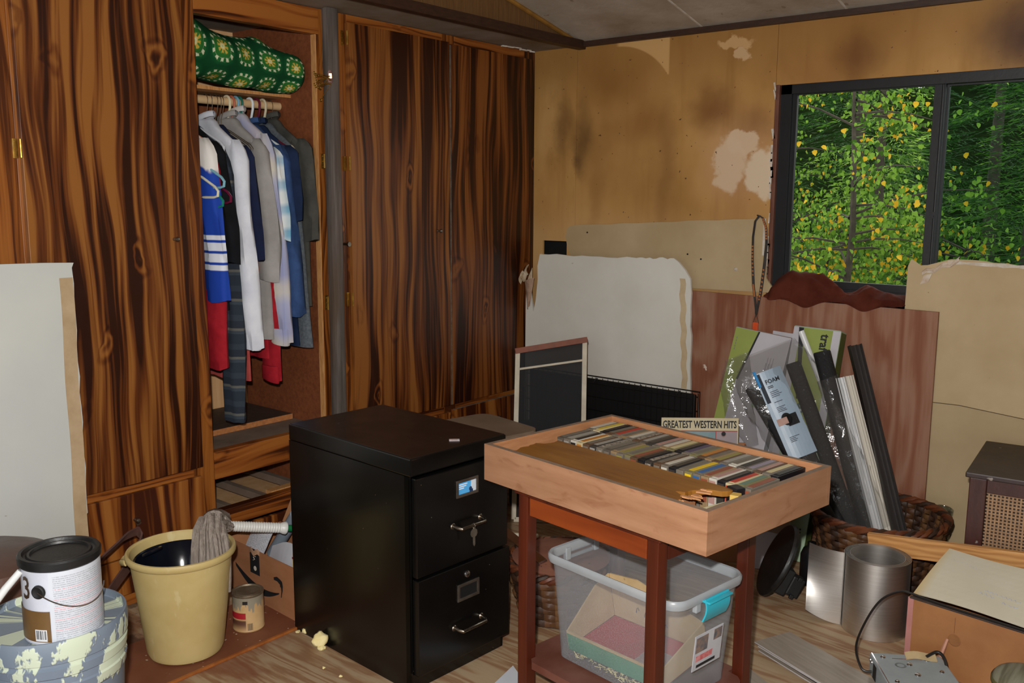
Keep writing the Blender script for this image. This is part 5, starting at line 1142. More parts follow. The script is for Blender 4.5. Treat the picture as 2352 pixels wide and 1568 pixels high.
loft([rr3(.385, .245, .03, .001), rr3(.40, .26, .034, .006), rr3(.405, .263, .034, .05), rr3(.452, .288, .04, .290)], cap0=True).build('body', frost, t, smooth=True, angle=50)
loft([rr3(.452, .288, .04, .284), rr3(.474, .306, .045, .286), rr3(.480, .312, .047, .296), rr3(.480, .312, .047, .306), rr3(.472, .304, .045, .311), rr3(.458, .292, .041, .309), rr3(.450, .286, .040, .298), rr3(.452, .288, .04, .284)]).build('rim', frim, t, smooth=True, angle=50)
MB().bev((-.236, -.07, .262), (-.222, -.05, .300), .003).bev((-.236, .05, .262), (-.222, .07, .300), .003).bev((-.236, -.05, .262), (-.228, .05, .272), .003).build('latch_seat', frim, t)
MB().bev((.222, -.07, .262), (.236, -.05, .300), .003).bev((.222, .05, .262), (.236, .07, .300), .003).build('latch_seat', frim, t)
aq = plastic('aqua_latch', '#2fa9bd', .3); MB().sheet(lambda u, v: (.240+.012*math.sin(v*2.6), -.050+.10*u, .236+.062*v), 6, 8, .004).bev((.238, -.05, .288), (.262, .05, .294), .002).build('latch', aq, t, smooth=True)
lb_ = MB().bev((.2165, -.075, .105), (.2185, .045, .205), .0004).build('bin_label', mottle('label_white', '#b9bac0', '#a9abb2', 8, .5), t)
lb_.rotation_euler = (0, R(5.2), 0); lb_.location = (.005, 0, .019)
MB().bb((.2187, -.07, .155), (.2192, -.02, .198)).bb((.2187, .005, .17), (.2192, .04, .20)).build('picture_print', mottle('label_picture', '#8b7466', '#4f565f', 60, .6), lb_)
MB().bb((.2187, -.065, .130), (.2192, .005, .146)).build('red_print', mottle('label_red', '#b5575a', '#c98b8a', 60, .6), lb_); MB().bb((.2187, -.06, .112), (.2192, .02, .120)).build('black_print', inkm, lb_)
# old box inside the bin
crm = mottle('stained_cream_card', '#c9b085', '#b3966a', 8, .8, speck=('#6d5638', 20, .72)); redl = mottle('faded_red_card', '#b02631', '#98202a', 10, .7); grn = mottle('green_box_side', '#2e7a5a', '#3a8a68', 10, .6)
t = thing('old_card_box', 'open cream card box with a green front and red floor tilted inside the clear bin', 'box', TM @ Vector((.385, .228, .1595)), TR_)
RX = Matrix.Translation((0, -.095, .025)) @ Matrix.Rotation(R(10), 4, 'X') @ Matrix.Rotation(R(-2), 4, 'Y') @ Matrix.Translation((0, .095, -.0))
MB().bev((-.165, -.095, 0), (.165, .10, .006), .001, mat=RX).build('floor_panel', redl, t)
MB().bev((-.165, -.099, .0005), (.165, -.0955, .052), .001, mat=RX).build('front_panel', grn, t); MB().bev((-.166, -.0995, .0525), (.166, -.0945, .060), .001, mat=RX).build('front_lip', crm, t)
MB().prism([(-.095, .007), (.10, .007), (.10, .145), (.04, .135), (-.095, .055)], -.170, -.1655, mat=RX @ Matrix(((0, 0, 1, 0), (1, 0, 0, 0), (0, 1, 0, 0), (0, 0, 0, 1)))).build('side_panel', crm, t)
MB().prism([(-.095, .007), (.10, .007), (.10, .10), (-.095, .055)], .1655, .170, mat=RX @ Matrix(((0, 0, 1, 0), (1, 0, 0, 0), (0, 1, 0, 0), (0, 0, 0, 1)))).build('side_panel', crm, t)
MB().prism([(-.165, .0065), (.165, .0065), (.165, .095), (.05, .125), (-.06, .155), (-.165, .145)], .1005, .1045, mat=RX @ Matrix(((1, 0, 0, 0), (0, 0, 1, 0), (0, 1, 0, 0), (0, 0, 0, 1)))).build('back_panel', crm, t)
MB().bb((.03, -.06, .0065), (.13, .03, .010), mat=RX).build('faded_card', mottle('grey_pink_card', '#a08a86', '#8f7a78', 20, .7), t)
MB().bb((-.12, -.08, .0065), (-.03, -.05, .009), mat=RX).build('white_strip', crm, t)
hw = MB()
for i, (x, z) in enumerate(((-.07, .055), (-.04, .05), (-.005, .04), (.02, .055), (.03, .035))): hw.tube([Vector((x+.006*math.cos(q), .0998, z+.010*math.sin(q*1.5))) for q in [j*.8 for j in range(6)]], .0012, 4, mat=RX)
hw.build('handwriting', mottle('blue_black_ink', '#32364a', '#3d4156', 10, .7), t)
sh = MB(); rnd = random.Random(8)
for i in range(70): x = rnd.uniform(-.14, .16); y = rnd.uniform(-.118, -.106); z = rnd.uniform(.001, .02); sh.tube([(x, y, z), (x+rnd.uniform(-.012, .012), y+rnd.uniform(-.006, .004), z+rnd.uniform(0, .012)), (x+rnd.uniform(-.02, .02), y, z+rnd.uniform(-.0, .014))], .0012, 3)
ss = sh.build('paper_shreds', mottle('yellow_shred', '#cdbb80', '#d9cb9a', 10, .9)); ss['kind'] = 'stuff'; ss.matrix_world = TM @ Matrix.Translation((.385, .243, .158)); ss['label'] = 'yellowed paper shreds along the bottom front of the clear bin'

# ------------------------------------------------------------------ basket with pipes, cartons and the rest at the right
wick = [mottle('wicker_dark', '#2a180d', '#3b2415', 20, .6), mottle('wicker_mid', '#472b17', '#5a3a20', 20, .55), mottle('wicker_light', '#6d4a29', '#573a20', 20, .6), mottle('wicker_red', '#552a15', '#6b3a1e', 20, .5)]
def basket(name, label, loc, r0b, r1, h, nst, nrow, rz=0, ell=1.0, open_=True, mats=wick, rimw=.013):
    t = thing(name, label, 'basket', loc, rz); rnd = random.Random(nst)
    for j in range(nrow):
        m = MB(); f = (j+.5)/nrow; rr_ = r0b+(r1-r0b)*f; z = .008+(h-.02)*f; hh = (h-.02)/nrow*.52; K = nst*6
        pts = []; ph = math.pi*(j % 2)
        for k in range(K):
            a = 2*math.pi*k/K; w_ = .006*math.sin(a*nst/2+ph); pts.append(Vector(((rr_+w_)*math.cos(a), (rr_+w_)*math.sin(a)*ell, z+.002*math.sin(a*5+j)+rnd.uniform(-.001, .001))))
        seg = 6; vs = []
        for k, p in enumerate(pts):
            rad = Vector((p.x, p.y, 0)).normalized()
            for q in range(seg): an = 2*math.pi*q/seg; vs.append(p+rad*(hh*.7*math.cos(an))+Vector((0, 0, hh*1.1*math.sin(an))))
        for k in range(K):
            k2 = (k+1) % K
            m._add([], [])
        b = len(m.v); m.v += [tuple(v) for v in vs]
        for k in range(K):
            for q in range(seg): m.f.append([k*seg+q, ((k+1) % K)*seg+q, ((k+1) % K)*seg+(q+1) % seg, k*seg+(q+1) % seg]); m.mi.append(((k//6)*7+j*3+(k//6)//3) % 3)
        m.build('woven_strand', mats[:3], t, smooth=True)
    st = MB()
    for k in range(nst): a = 2*math.pi*k/nst; st.tube([(r0b*math.cos(a)*.99, r0b*math.sin(a)*.99*ell, .006), (r1*math.cos(a)*.99, r1*math.sin(a)*.99*ell, h)], .0035, 5)
    st.build('stakes', mats[0], t)['kind'] = 'stuff'
    for ri in range(3):
        m = MB(); K = 72; m.tube([Vector(((r1+rimw*.7*math.cos(a*14+ri*2.1))*math.cos(a), (r1+rimw*.7*math.cos(a*14+ri*2.1))*math.sin(a)*ell, h+rimw*.7*math.sin(a*14+ri*2.1))) for a in [2*math.pi*k/K for k in range(K+1)]], rimw*.72, 6, cap=False); m.build('rim_twist', mats[3] if ri else mats[0], t, smooth=True)
    MB().lathe([(0, .002), (r0b, .002), (r0b, .008), (0, .008)], 32, mat=Matrix.Diagonal((1, ell, 1, 1))).build('base', mats[0], t)
    return t
BC = Vector((-1.030, 3.480, 0))
basket('wicker_basket', 'large brown wicker basket holding the foam pipes and trim strips', BC, .185, .238, .275, 40, 13)
foam_m = mottle('black_pipe_foam', '#08080a', '#17181b', 160, .6, bump=.5, spec=.45, speck=('#4a4d52', 130, .66))  # grey specks put the foam's speckled highlights into its colour
n = N('shiny_clear_film'); trn = n.new('ShaderNodeBsdfTransparent'); trn.inputs[0].default_value = (.9, .9, .9, 1); gls = n.new('ShaderNodeBsdfGlossy'); gls.inputs[1].default_value = .1; df = n.new('ShaderNodeBsdfDiffuse'); df.inputs[0].default_value = (.5, .48, .45, 1)
bp = n.new('ShaderNodeBump'); bp.inputs['Strength'].default_value = .6; bp.inputs['Distance'].default_value = .008; n.put(bp.inputs['Height'], n.noise(n.obj(), 22, 3, .6)); n.t.links.new(bp.outputs[0], gls.inputs['Normal'])
m1 = n.new('ShaderNodeMixShader'); m1.inputs[0].default_value = .055; n.t.links.new(trn.outputs[0], m1.inputs[1]); n.t.links.new(df.outputs[0], m1.inputs[2]); m2 = n.new('ShaderNodeMixShader'); m2.inputs[0].default_value = .035; n.t.links.new(m1.outputs[0], m2.inputs[1]); n.t.links.new(gls.outputs[0], m2.inputs[2]); n.t.links.new(m2.outputs[0], n.out.inputs[0]); film = n.m
def foam(a, b, r, label, hollow=True):
    a = Vector(a); b = Vector(b); d = (b-a).normalized(); L = (b-a).length; mx = frame(a, d.orthogonal(), d.cross(d.orthogonal()))
    o = MB().lathe([(0, .03), (r*.42, .03), (r*.45, 0), (r*.9, 0), (r, .006), (r, L-.004), (r*.9, L), (0, L)], 20, mat=mx).build('pipe_foam', foam_m, smooth=True, angle=50); return tag(o, label, 'foam tube', 'black foam pipe covers in the basket')
f1 = foam((-1.545, 3.425, .700), (-1.025, 3.385, .02), .028, 'black foam pipe cover farthest left in the basket, curling out of the plastic bag')
f2 = foam((-1.485, 3.478, .768), (-1.075, 3.455, .02), .029, 'black foam pipe cover under the pale blue label')
f3 = foam((-1.420, 3.530, .800), (-1.075, 3.525, .02), .030, 'black foam pipe cover just right of the pale blue label')
f4 = foam((-1.335, 3.608, .845), (-1.065, 3.600, .02), .034, 'black foam pipe cover standing apart in its own wrinkled plastic, tallest one')
# printed label wrapped over the foam pack
lbm = mottle('pale_blue_label', '#9db0c1', '#93a7ba', 8, .4)
# pack faces the camera: plane through the tubes
d_ = (Vector((-1.075, 3.455, .02))-Vector((-1.485, 3.478, .768))).normalized()
la = Vector((-1.487, 3.432, .772)); lx = d_; ly = Vector((.62, .60, .36)); ly = (ly-lx*ly.dot(lx)).normalized(); nz = lx.cross(ly)
if nz.y > 0: nz = -nz
LB = Matrix((lx, ly, lx.cross(ly))).transposed().to_4x4(); LB.translation = la+nz*.026
t = thing('foam_label', 'pale blue paper label on the pack of foam pipe covers', 'label', (0, 0, 0)); t.matrix_world = LB
zs_ = 1 if lx.cross(ly).dot(nz) > 0 else -1
MB().sheet(lambda u, v: (.0+.36*u, -.058+.112*v, -zs_*.012*(2*v-1)**2), 3, 9, .0012).build('paper', lbm, t)
MB().bb((-.012, -.060, zs_*-.004), (.055, -.050, zs_*.003)).build('blue_corner', mottle('label_blue', '#1b78b8', '#2d86c4', 8, .4), t)
MB().bb((.004, -.0525, zs_*.0006-zs_*.010), (.125, -.036, zs_*.0016-zs_*.006)).build('navy_block', mottle('label_navy', '#17212c', '#1f2c3a', 8, .4), t)
tx = Matrix.Rotation(R(90), 4, 'Z')
def ltext(body, x, y, s):
    mx = Matrix.Translation((x, y, zs_*.0012)) @ (Matrix.Rotation(R(90), 4, 'Z') if zs_ > 0 else Matrix(((0, 1, 0, 0), (1, 0, 0, 0), (0, 0, -1, 0), (0, 0, 0, 1))))
    return text(body, s, mx, inkm, t, 'lettering', .0003, 'LEFT', .9, .0006)
ltext('FOAM', .045, -.030, .024)
lt = MB(); rnd = random.Random(11)
for x in (.062, .068): lt.bb((x, -.028, zs_*.0008), (x+.003, -.028+.022, zs_*.0014))
for x in (.085, .092, .099, .106, .128, .150, .156, .162, .168, .275, .281, .287, .293): lt.bb((x, -.028, zs_*.0008), (x+.0022, -.028+rnd.uniform(.022, .045), zs_*.0014))
lt.build('fine_print', inkm, t)
MB().lathe([(0, 0), (.021, 0), (.021, .0015), (0, .0015)], 20, mat=Matrix.Translation((.205, -.008, 0 if zs_ > 0 else -.0015)) @ Matrix.Diagonal((1.2, 1, 1, 1))).bb((.19, -.01, -.0015), (.235, .034, .0015)).build('foam_picture', foam_m, t)
MB().bev((.195, -.048, -.002), (.222, -.006, .0022), .001).build('pipe_picture', mottle('copper_pipe_print', '#a98476', '#b9968a', 20, .5), t)
# plastic bags
def bag(name, label, pts, rx, ry, seed):
    m = MB(); n_ = len(pts)-1; 
    def fn(u, v):
        i = min(int(v*n_), n_-1); f = v*n_-i; p = Vector(pts[i]).lerp(Vector(pts[i+1]), f); q = 2*math.pi*u; k = rx[i]+(rx[min(i+1, n_)]-rx[i])*f; k2 = ry[i]+(ry[min(i+1, n_)]-ry[i])*f
        w_ = 1+.10*fbm(math.cos(q)*2+seed, math.sin(q)*2, v*9)+.05*fbm(math.cos(q)*5, math.sin(q)*5+seed, v*26)
        e1 = Vector((.70, .60, .36)); e2 = Vector((-.45, .75, -.2)); e2 = (e2-e1*e1.dot(e2)/e1.length_squared).normalized(); return p+e1.normalized()*(k*w_*math.cos(q))+e2*(k2*w_*math.sin(q))
    m.grid(fn, 40, 44, closed_u=True); return tag(m.build(name, film, smooth=True, angle=120), label, 'plastic bag')
bag('plastic_bag', 'clear crinkled plastic bag round the labelled pack of foam pipes', [(-1.50, 3.49, .86), (-1.49, 3.475, .79), (-1.42, 3.49, .66), (-1.33, 3.50, .52), (-1.20, 3.525, .36), (-1.08, 3.54, .17)], [.10, .155, .17, .16, .12, .09], [.03, .055, .06, .06, .055, .05], 1)
bag('plastic_bag', 'wrinkled clear plastic sleeve on the separate tallest foam pipe', [(-1.305, 3.61, .74), (-1.25, 3.61, .60), (-1.19, 3.61, .43), (-1.12, 3.61, .25), (-1.06, 3.61, .09)], [.045, .044, .048, .047, .045], [.042, .04, .043, .042, .04], 5)
bag('plastic_bag', 'loose greyish plastic wrap hanging on the left flooring carton', [(-1.66, 3.53, .80), (-1.655, 3.515, .70), (-1.62, 3.50, .55), (-1.55, 3.49, .44)], [.05, .07, .06, .02], [.012, .02, .025, .01], 9)
# trim strips
def strip(name, label, a, b, w, d, mat, mat2=None, cat='trim strip'):
    a = Vector(a); b = Vector(b); L = (b-a).length; sx = Vector((.78, .63, 0)); mx = frame(a, b-a, sx)
    m = MB(); m.bb((0, -w/2, -.002), (L, w/2, .002), mat=mx).bb((0, -w/2, .002), (L, -w/2+.004, d), mat=mx).bb((0, w/2-.004, .002), (L, w/2, d*.7), mat=mx).bb((0, w*.1, .002), (L, w*.1+.003, d*.5), mat=mx); return tag(m.build(name, mat), label, cat)
dkm = plastic('dark_brown_vinyl', '#2b2523', .42); whm = plastic('white_vinyl', '#d6d7d8', .35); whc = plastic('cream_vinyl', '#cfc9bd', .35)
strip('trim_strip', 'long dark grey-brown trim strip leaning out of the basket at the right', (-1.240, 3.700, .868), (-.930, 3.560, .03), .052, .028, dkm)
strip('trim_strip', 'white vinyl trim strip leaning between the foam pipes and the dark strip', (-1.268, 3.625, .742), (-1.010, 3.555, .03), .038, .022, whm)
strip('trim_strip', 'cream vinyl trim strip just right of the white one', (-1.236, 3.640, .752), (-.976, 3.568, .03), .034, .024, whc)
tag(MB().tube([(-1.435, 3.635, .915), (-1.03, 3.668, .02)], .0125, 12).build('white_tube', whm, smooth=True), 'thin white tube leaning in front of the green carton', 'tube')
# flooring cartons
gm = mottle('carton_lime_green', '#93a04f', '#8a9748', 6, .6); wm_ = mottle('carton_white', '#bdbac0', '#b2afb6', 5, .6); gpale = mottle('carton_pale_green', '#9fb391', '#94ab93', 5, .6); gdk = mottle('carton_dark_green', '#5a662b', '#4a5627', 6, .6); blk_ = inkm
def lean(name, label, tl, w, th, H, ytop, ybot, tilt, mat=wm_):
    """carton leaning on the wall; local x right, y back, z up along its face"""
    t = thing(name, label, 'carton', (0, 0, 0)); al = math.atan2(ytop-ybot, H)
    L = H/math.cos(al)
    mx = Matrix.Translation((tl[0], ytop, tl[1])) @ Matrix.Rotation(tilt, 4, 'Y') @ Matrix.Rotation(-al, 4, 'X') @ Matrix.Translation((0, 0, -L)); t.matrix_world = mx
    MB().bev((0, 0, 0), (w, th, L), .003).build('box', mat, t); return t, L
# left carton
ta, L = lean('flooring_carton', 'lime and white flooring carton leaning at the left of the green one', (-1.742, .90), .25, .05, .895, 3.682, 3.47, R(6))
def band_on(t, poly, mat, name='print', y=-.0006): MB().prism(poly[::-1] if False else poly, y-.0006, y, mat=Matrix(((1, 0, 0, 0), (0, 0, 1, 0), (0, 1, 0, 0), (0, 0, 0, 1)))).build(name, mat, t)
band_on(ta, [(0.001, .30), (.001, L-.002), (.105, L-.002), (.055, L-.22), (.042, .30)], gm, 'green_print'); band_on(ta, [(.105, L-.002), (.113, L-.002), (.064, L-.22), (.055, L-.22)], blk_, 'black_line')
MB().bb((.002, -.0005, L), (.248, .05, L+.002)).build('torn_top', mottle('torn_card_edge', '#6d5c4c', '#8a7867', 30, .9), ta)
band_on(ta, [(.028, .30), (.06, .30), (.066, .50), (.045, .50)], blk_, 'black_line', -.0013)
mtx = lambda x, z, q: Matrix.Translation((x, -.0016, z)) @ Matrix.Rotation(R(q), 4, 'Y') @ Matrix.Rotation(R(90), 4, 'X')
text('oorin', .042, mtx(.092, .375, -90), inkm, ta, 'lettering', .0003, 'LEFT', .9)
fp = MB()
for i in range(9): fp.bb((.165+i*.004, -.0012, L-.20), (.1665+i*.004, -.0006, L-.20+.05+.05*((i*7) % 3)/2))
for i in range(5): fp.bb((.014+i*.0, -.0019, L-.05-i*.012), (.017, -.0013, L-.042-i*.012))
fp.build('fine_print', mottle('grey_print', '#6f6d72', '#7c7a80', 8, .6), ta)
band_on(ta, [(.15, L-.32), (.19, L-.32), (.19, L-.22), (.15, L-.22)], gpale, 'green_patch')
# right carton
tb, L = lean('flooring_carton', 'green flooring carton lettered traf, leaning behind the foam pipes', (-1.492, .925), .198, .068, .92, 3.705, 3.475, R(1.5), gpale)
band_on(tb, [(.030, .55), (.030, L-.004), (.165, L-.004), (.165, .55)], gm, 'green_print'); band_on(tb, [(.001, .20), (.001, L-.003), (.0298, L-.003), (.0298, .20)], wm_, 'white_print'); band_on(tb, [(.1655, .55), (.1655, L-.003), (.197, L-.003), (.197, .55)], wm_, 'white_print')
band_on(tb, [(.022, L-.004), (.043, L-.004), (.075, L-.30), (.06, L-.30)], blk_, 'black_line', -.0013)
text('traf', .052, mtx(.136, L-.022, 90), inkm, tb, 'lettering', .0004, 'LEFT', .92, .0014)
MB().lathe([(.0, 0), (.019, 0), (.021, .0005), (.0, .0006)], 24, mat=Matrix.Translation((.085, -.0014, L-.335)) @ Matrix.Rotation(R(90), 4, 'X')).build('round_logo', mottle('logo_green', '#39564a', '#45665a', 8, .6), tb)
MB().lathe([(.0, 0), (.006, 0), (.0, .0006)], 14, mat=Matrix.Translation((.085, -.0020, L-.345)) @ Matrix.Rotation(R(90), 4, 'X')).lathe([(.0, 0), (.004, 0), (.0, .0006)], 14, mat=Matrix.Translation((.085, -.0020, L-.325)) @ Matrix.Rotation(R(90), 4, 'X')).build('logo_dots', wm_, tb)
MB().lathe([(.0, 0), (.021, 0), (.0, .0006)], 24, mat=Matrix.Translation((.165, -.0014, .31)) @ Matrix.Rotation(R(90), 4, 'X')).build('round_logo', mottle('logo_green', '#39564a', '#45665a', 8, .6), tb)
MB().bb((.1981, .004, .004), (.1986, .064, L-.006)).build('side_print', gdk, tb); MB().bb((.004, .0, L), (.194, .066, L+.001)).build('top_print', wm_, tb)
for i in range(6): MB().bb((.168, -.0013, .06+i*.013), (.174, -.0007, .067+i*.013)).build('small_lettering', inkm, tb)
# white torn carton between and behind
tc, L = lean('white_carton', 'white printed carton between the two flooring cartons', (-1.60, .89), .102, .04, .875, 3.740, 3.60, R(3))
fp = MB()
for i in range(7): fp.bb((.012+i*.012, -.0012, .70), (.015+i*.012, -.0006, .70+.06+.05*((i*5) % 4)/3))
fp.build('fine_print', mottle('grey_print', '#6f6d72', '#7c7a80', 8, .6), tc); band_on(tc, [(.02, .62), (.055, .62), (.055, .67), (.02, .67)], gpale, 'green_patch')
# record in a carton
LPx = Vector((.784, .621, 0)); LPc = Vector((-1.668, 3.263, 0)); LPr = math.atan2(.621, .784)
t = thing('record_carton', 'brown carton with a torn rim behind the tray, a record standing in it', 'carton', LPc, LPr)
MB().bb((-.185, -.055, .001), (.185, -.051, .455)).bb((-.185, .051, .001), (.185, .055, .468)).bb((-.185, -.0508, .001), (-.181, .0508, .46)).bb((.181, -.0508, .001), (.185, .0508, .462)).bb((-.1808, -.0508, .001), (  .1808, .0508, .26)).build('body', card, t)
MB().sheet(lambda u, v: (-.18+.36*u, -.057, .452+.012*v+.010*fbm(u*9, v)), 40, 2, .003).build('torn_rim', cardin, t)
t = thing('record_sleeve', 'cream record sleeve titled GREATEST WESTERN HITS standing behind the tray', 'record', LPc+Vector((-.01, -.0, .262)), LPr, rot=(R(-4), 0, LPr))
slv = mottle('cream_sleeve_card', '#cfc4a4', '#c3b693', 6, .6)
MB().bev((-.155, -.004, 0), (.155, .002, .315), .0015).build('sleeve', slv, t)
FX = Matrix.Rotation(R(90), 4, 'X')
text('GREATEST WESTERN HITS', .041, Matrix.Translation((-.150, -.0044, .287)) @ FX, inkm, t, 'lettering', .0003, 'LEFT', .615, .0011)
MB().bb((-.15, -.0052, .2605), (.15, -.0042, .2635)).bb((.0625, -.0052, .16), (.0655, -.0042, .2605)).build('red_rule', mottle('red_rule', '#b5303a', '#a82b34', 8, .5), t)
MB().bb((-.15, -.0050, .05), (.062, -.0043, .2602)).build('picture_print', mottle('blue_grey_print', '#6d8f98', '#8aa0a3', 14, .5), t); MB().bb((.066, -.0050, .05), (.15, -.0043, .2602)).build('picture_print', mottle('grey_pink_print', '#9b8f93', '#a3969a', 14, .5), t)
MB().lathe([(0, 0), (.009, 0), (0, .0005)], 16, mat=Matrix.Translation((.095, -.0051, .247)) @ FX).build('printed_head', mottle('print_skin', '#8a6a5c', '#9a7868', 20, .6), t)
MB().lathe([(0, 0), (.009, 0), (0, .0004)], 16, mat=Matrix.Translation((.095, -.0055, .2515)) @ FX).build('printed_hair', inkm, t)
# cardboard flat, white box end, black stand base
tag(MB().bev((-.055, -.004, 0), (.055, .004, .30), .001).build('cardboard_flat', mottle('grey_brown_card', '#6f5b4c', '#7f6a59', 8, .8)), 'grey-brown piece of cardboard propped before the green carton', 'cardboard')
o = bpy.data.objects['cardboard_flat']; o.location = (-1.370, 3.300, .165); o.rotation_euler = (R(-10), R(8), R(25))
tag(MB().bev((-.048, -.03, .001), (.048, .03, .23), .003).build('white_box', wm_, loc=(-1.415, 3.340, 0)), 'white box end standing behind the black disc', 'box').rotation_euler = (0, 0, R(30))
blkp = mottle('scratched_black_plastic', '#0c0c0d', '#1a1a1b', 60, .42, speck=('#8a857c', 22, .74))
t = thing('stand_base', 'scratched black oval stand base tipped on edge on the floor', 'stand', (-1.262, 3.085, .150))
ax_ = Vector((-.80, -.60, .22)).normalized(); up_v = Vector((.36, .32, 1)).normalized(); mx = frame((0, 0, 0), up_v, ax_.cross(up_v)); 
if (mx.to_3x3() @ Vector((0, 0, 1))).dot(ax_) < 0: mx = mx @ Matrix.Rotation(math.pi, 4, 'X')
MB().lathe([(0, .010), (.118, .010), (.136, .006), (.142, -.002), (.140, -.012), (.120, -.018), (0, -.018)], 40, mat=mx @ Matrix.Diagonal((1, .80, 1, 1))).build('disc', blkp, t, smooth=True, angle=40)
MB().bev((-.105, -.035, -.075), (-.005, .035, -.0185), .006, mat=mx).bev((-.095, -.028, -.125), (-.02, .028, -.075), .006, mat=mx).bev((-.10, -.04, -.105), (-.085, -.030, -.09), .002, mat=mx).bev((-.03, -.04, -.105), (-.015, -.030, -.09), .002, mat=mx).build('neck', M['black'], t)
t = thing('black_bottle', 'black bottle with a red and white emblem, half hidden between carton and basket', 'bottle', (-1.215, 3.30, 0))
MB().lathe([(0, .001), (.036, .001), (.04, .01), (.04, .115), (.03, .14), (.016, .15), (.016, .165), (0, .166)], 24).build('body', plastic('black_bottle', '#121214', .3), t, smooth=True, angle=40); MB().lathe([(0, 0), (.012, 0), (0, .001)], 14, mat=frame((.022, -.034, .085), (.84, .54, 0), (0, 0, 1))).bb((.005, -.0415, .055), (.03, -.040, .061)).build('red_emblem', mottle('emblem_red', '#b8322c', '#d98a7c', 90, .5), t)
# glass jar behind the basket
n = N('pale_green_jar'); trn = n.new('ShaderNodeBsdfTransparent'); trn.inputs[0].default_value = (.86, .9, .9, 1); gls = n.new('ShaderNodeBsdfGlossy'); gls.inputs[1].default_value = .06; ms = n.new('ShaderNodeMixShader'); ms.inputs[0].default_value = .25; n.t.links.new(trn.outputs[0], ms.inputs[1]); n.t.links.new(gls.outputs[0], ms.inputs[2]); n.t.links.new(ms.outputs[0], n.out.inputs[0])
t = thing('glass_bottle', 'clear glass bottle leaning behind the right rim of the wicker basket', 'bottle', (-.890, 3.742, .002), rot=(0, R(5), 0))
MB().lathe([(0, .002), (.034, .002), (.038, .01), (.038, .15), (.034, .165), (.034, .235), (.036, .237), (.036, .257), (.030, .261), (.028, .257), (.028, .16), (.034, .14), (.034, .012), (0, .01)], 24).build('body', n.m, t, smooth=True, angle=40)
# aluminium flashing roll
n = N('rolled_aluminium'); v = n.obj(); x, y, z = n.sep(v); c = n.ramp(n.noise(n.scl(v, 1, 1, 60), 6, 2), [(.3, '#cfcac4'), (.7, '#dcd8d3')]); alu = n.fin(c, .40, 1.0)
alu_d = mottle('aluminium_edge', '#4a4a50', '#2c2c31', 120, .35, .9, bump=0)
FC = Vector((-.905, 3.075, .001)); t = thing('flashing_roll', 'roll of shiny aluminium flashing standing on the floor, its loose end flared left', 'flashing', FC)
HF = .262
def spiral(u, v):
    a = 2*math.pi*u*4.98+R(215); r = .0855+.0215*u; return (r*math.cos(a), r*math.sin(a), HF*v)
m = MB(); m.sheet(spiral, 300, 2, .0014); m.build('coil', alu, t, smooth=True, angle=60)
m = MB(); m.lathe([(.0885, HF-.003), (.1035, HF-.003), (.1035, HF-.002), (.0885, HF-.002)], 64); m.build('coil_edge', alu_d, t)
ea = 2*math.pi*4.98+R(215); er = .107
T0 = Vector((er*math.cos(ea), er*math.sin(ea), 0)); 
def tail(u, v):
    p = T0+Vector((-.003-.112*u, .004-.028*u, 0))+Vector((-.32, .95, 0))*((v-.30)*.085*u*u); return (p.x, p.y, (HF-.002)*v*(1-.05*u*u)+.035*u*u*(1-v)+.008*u*u)
MB().sheet(tail, 14, 6, .0014).build('loose_end', alu, t, smooth=True, angle=60)
# cane-fronted cabinet
dkw = mottle('dark_mahogany', '#34140d', '#45201a', 9, .4, stretch=(3, 3, 1), speck=('#7d736c', 40, .74)); dkt = mottle('dusty_mahogany_top', '#241512', '#35221e', 9, .5, speck=('#877d76', 34, .72))
t = thing('cane_cabinet', 'dark mahogany cabinet with a woven cane front panel at the right edge', 'cabinet', (-.684, 3.262, 0), R(5))
WC, DC, HC = .62, .475, .555
MB().bev((-.012, -.014, HC-.018), (WC+.012, DC, HC), .004).build('top', dkt, t)
MB().bev((0, 0, .001), (.052, .04, HC-.019), .003).bev((WC-.052, 0, .001), (WC, .04, HC-.019), .003).bev((.0525, .002, HC-.065), (WC-.0525, .035, HC-.019), .002).bev((.0525, .002, .16), (WC-.0525, .035, .215), .002).build('front_frame', dkw, t)
MB().bb((0, .0405, .10), (.018, DC-.004, HC-.019)).bb((WC-.018, .0405, .10), (WC, DC-.004, HC-.019)).bb((.0185, DC-.012, .10), (WC-.0185, DC-.004, HC-.019)).bb((.0185, .0405, .16), (WC-.0185, DC-.0125, .17)).build('carcass', dkw, t)
cane = mottle('cane_strand', '#8a6a4c', '#a07c58', 60, .6)
m = MB()
for i in range(44): x = .058+i*.0118; m.bb((x, .012, .216), (x+.0052, .0145, HC-.066))
for i in range(24): z = .222+i*.0114; m.bb((.053, .0148, z), (WC-.053, .0168, z+.005))
m.build('cane_panel', cane, t)['kind'] = 'stuff'; MB().bb((.053, .024, .216), (WC-.053, .027, HC-.066)).build('backing', mottle('cane_backing', '#3a2c22', '#2c221b', 20, .8), t)
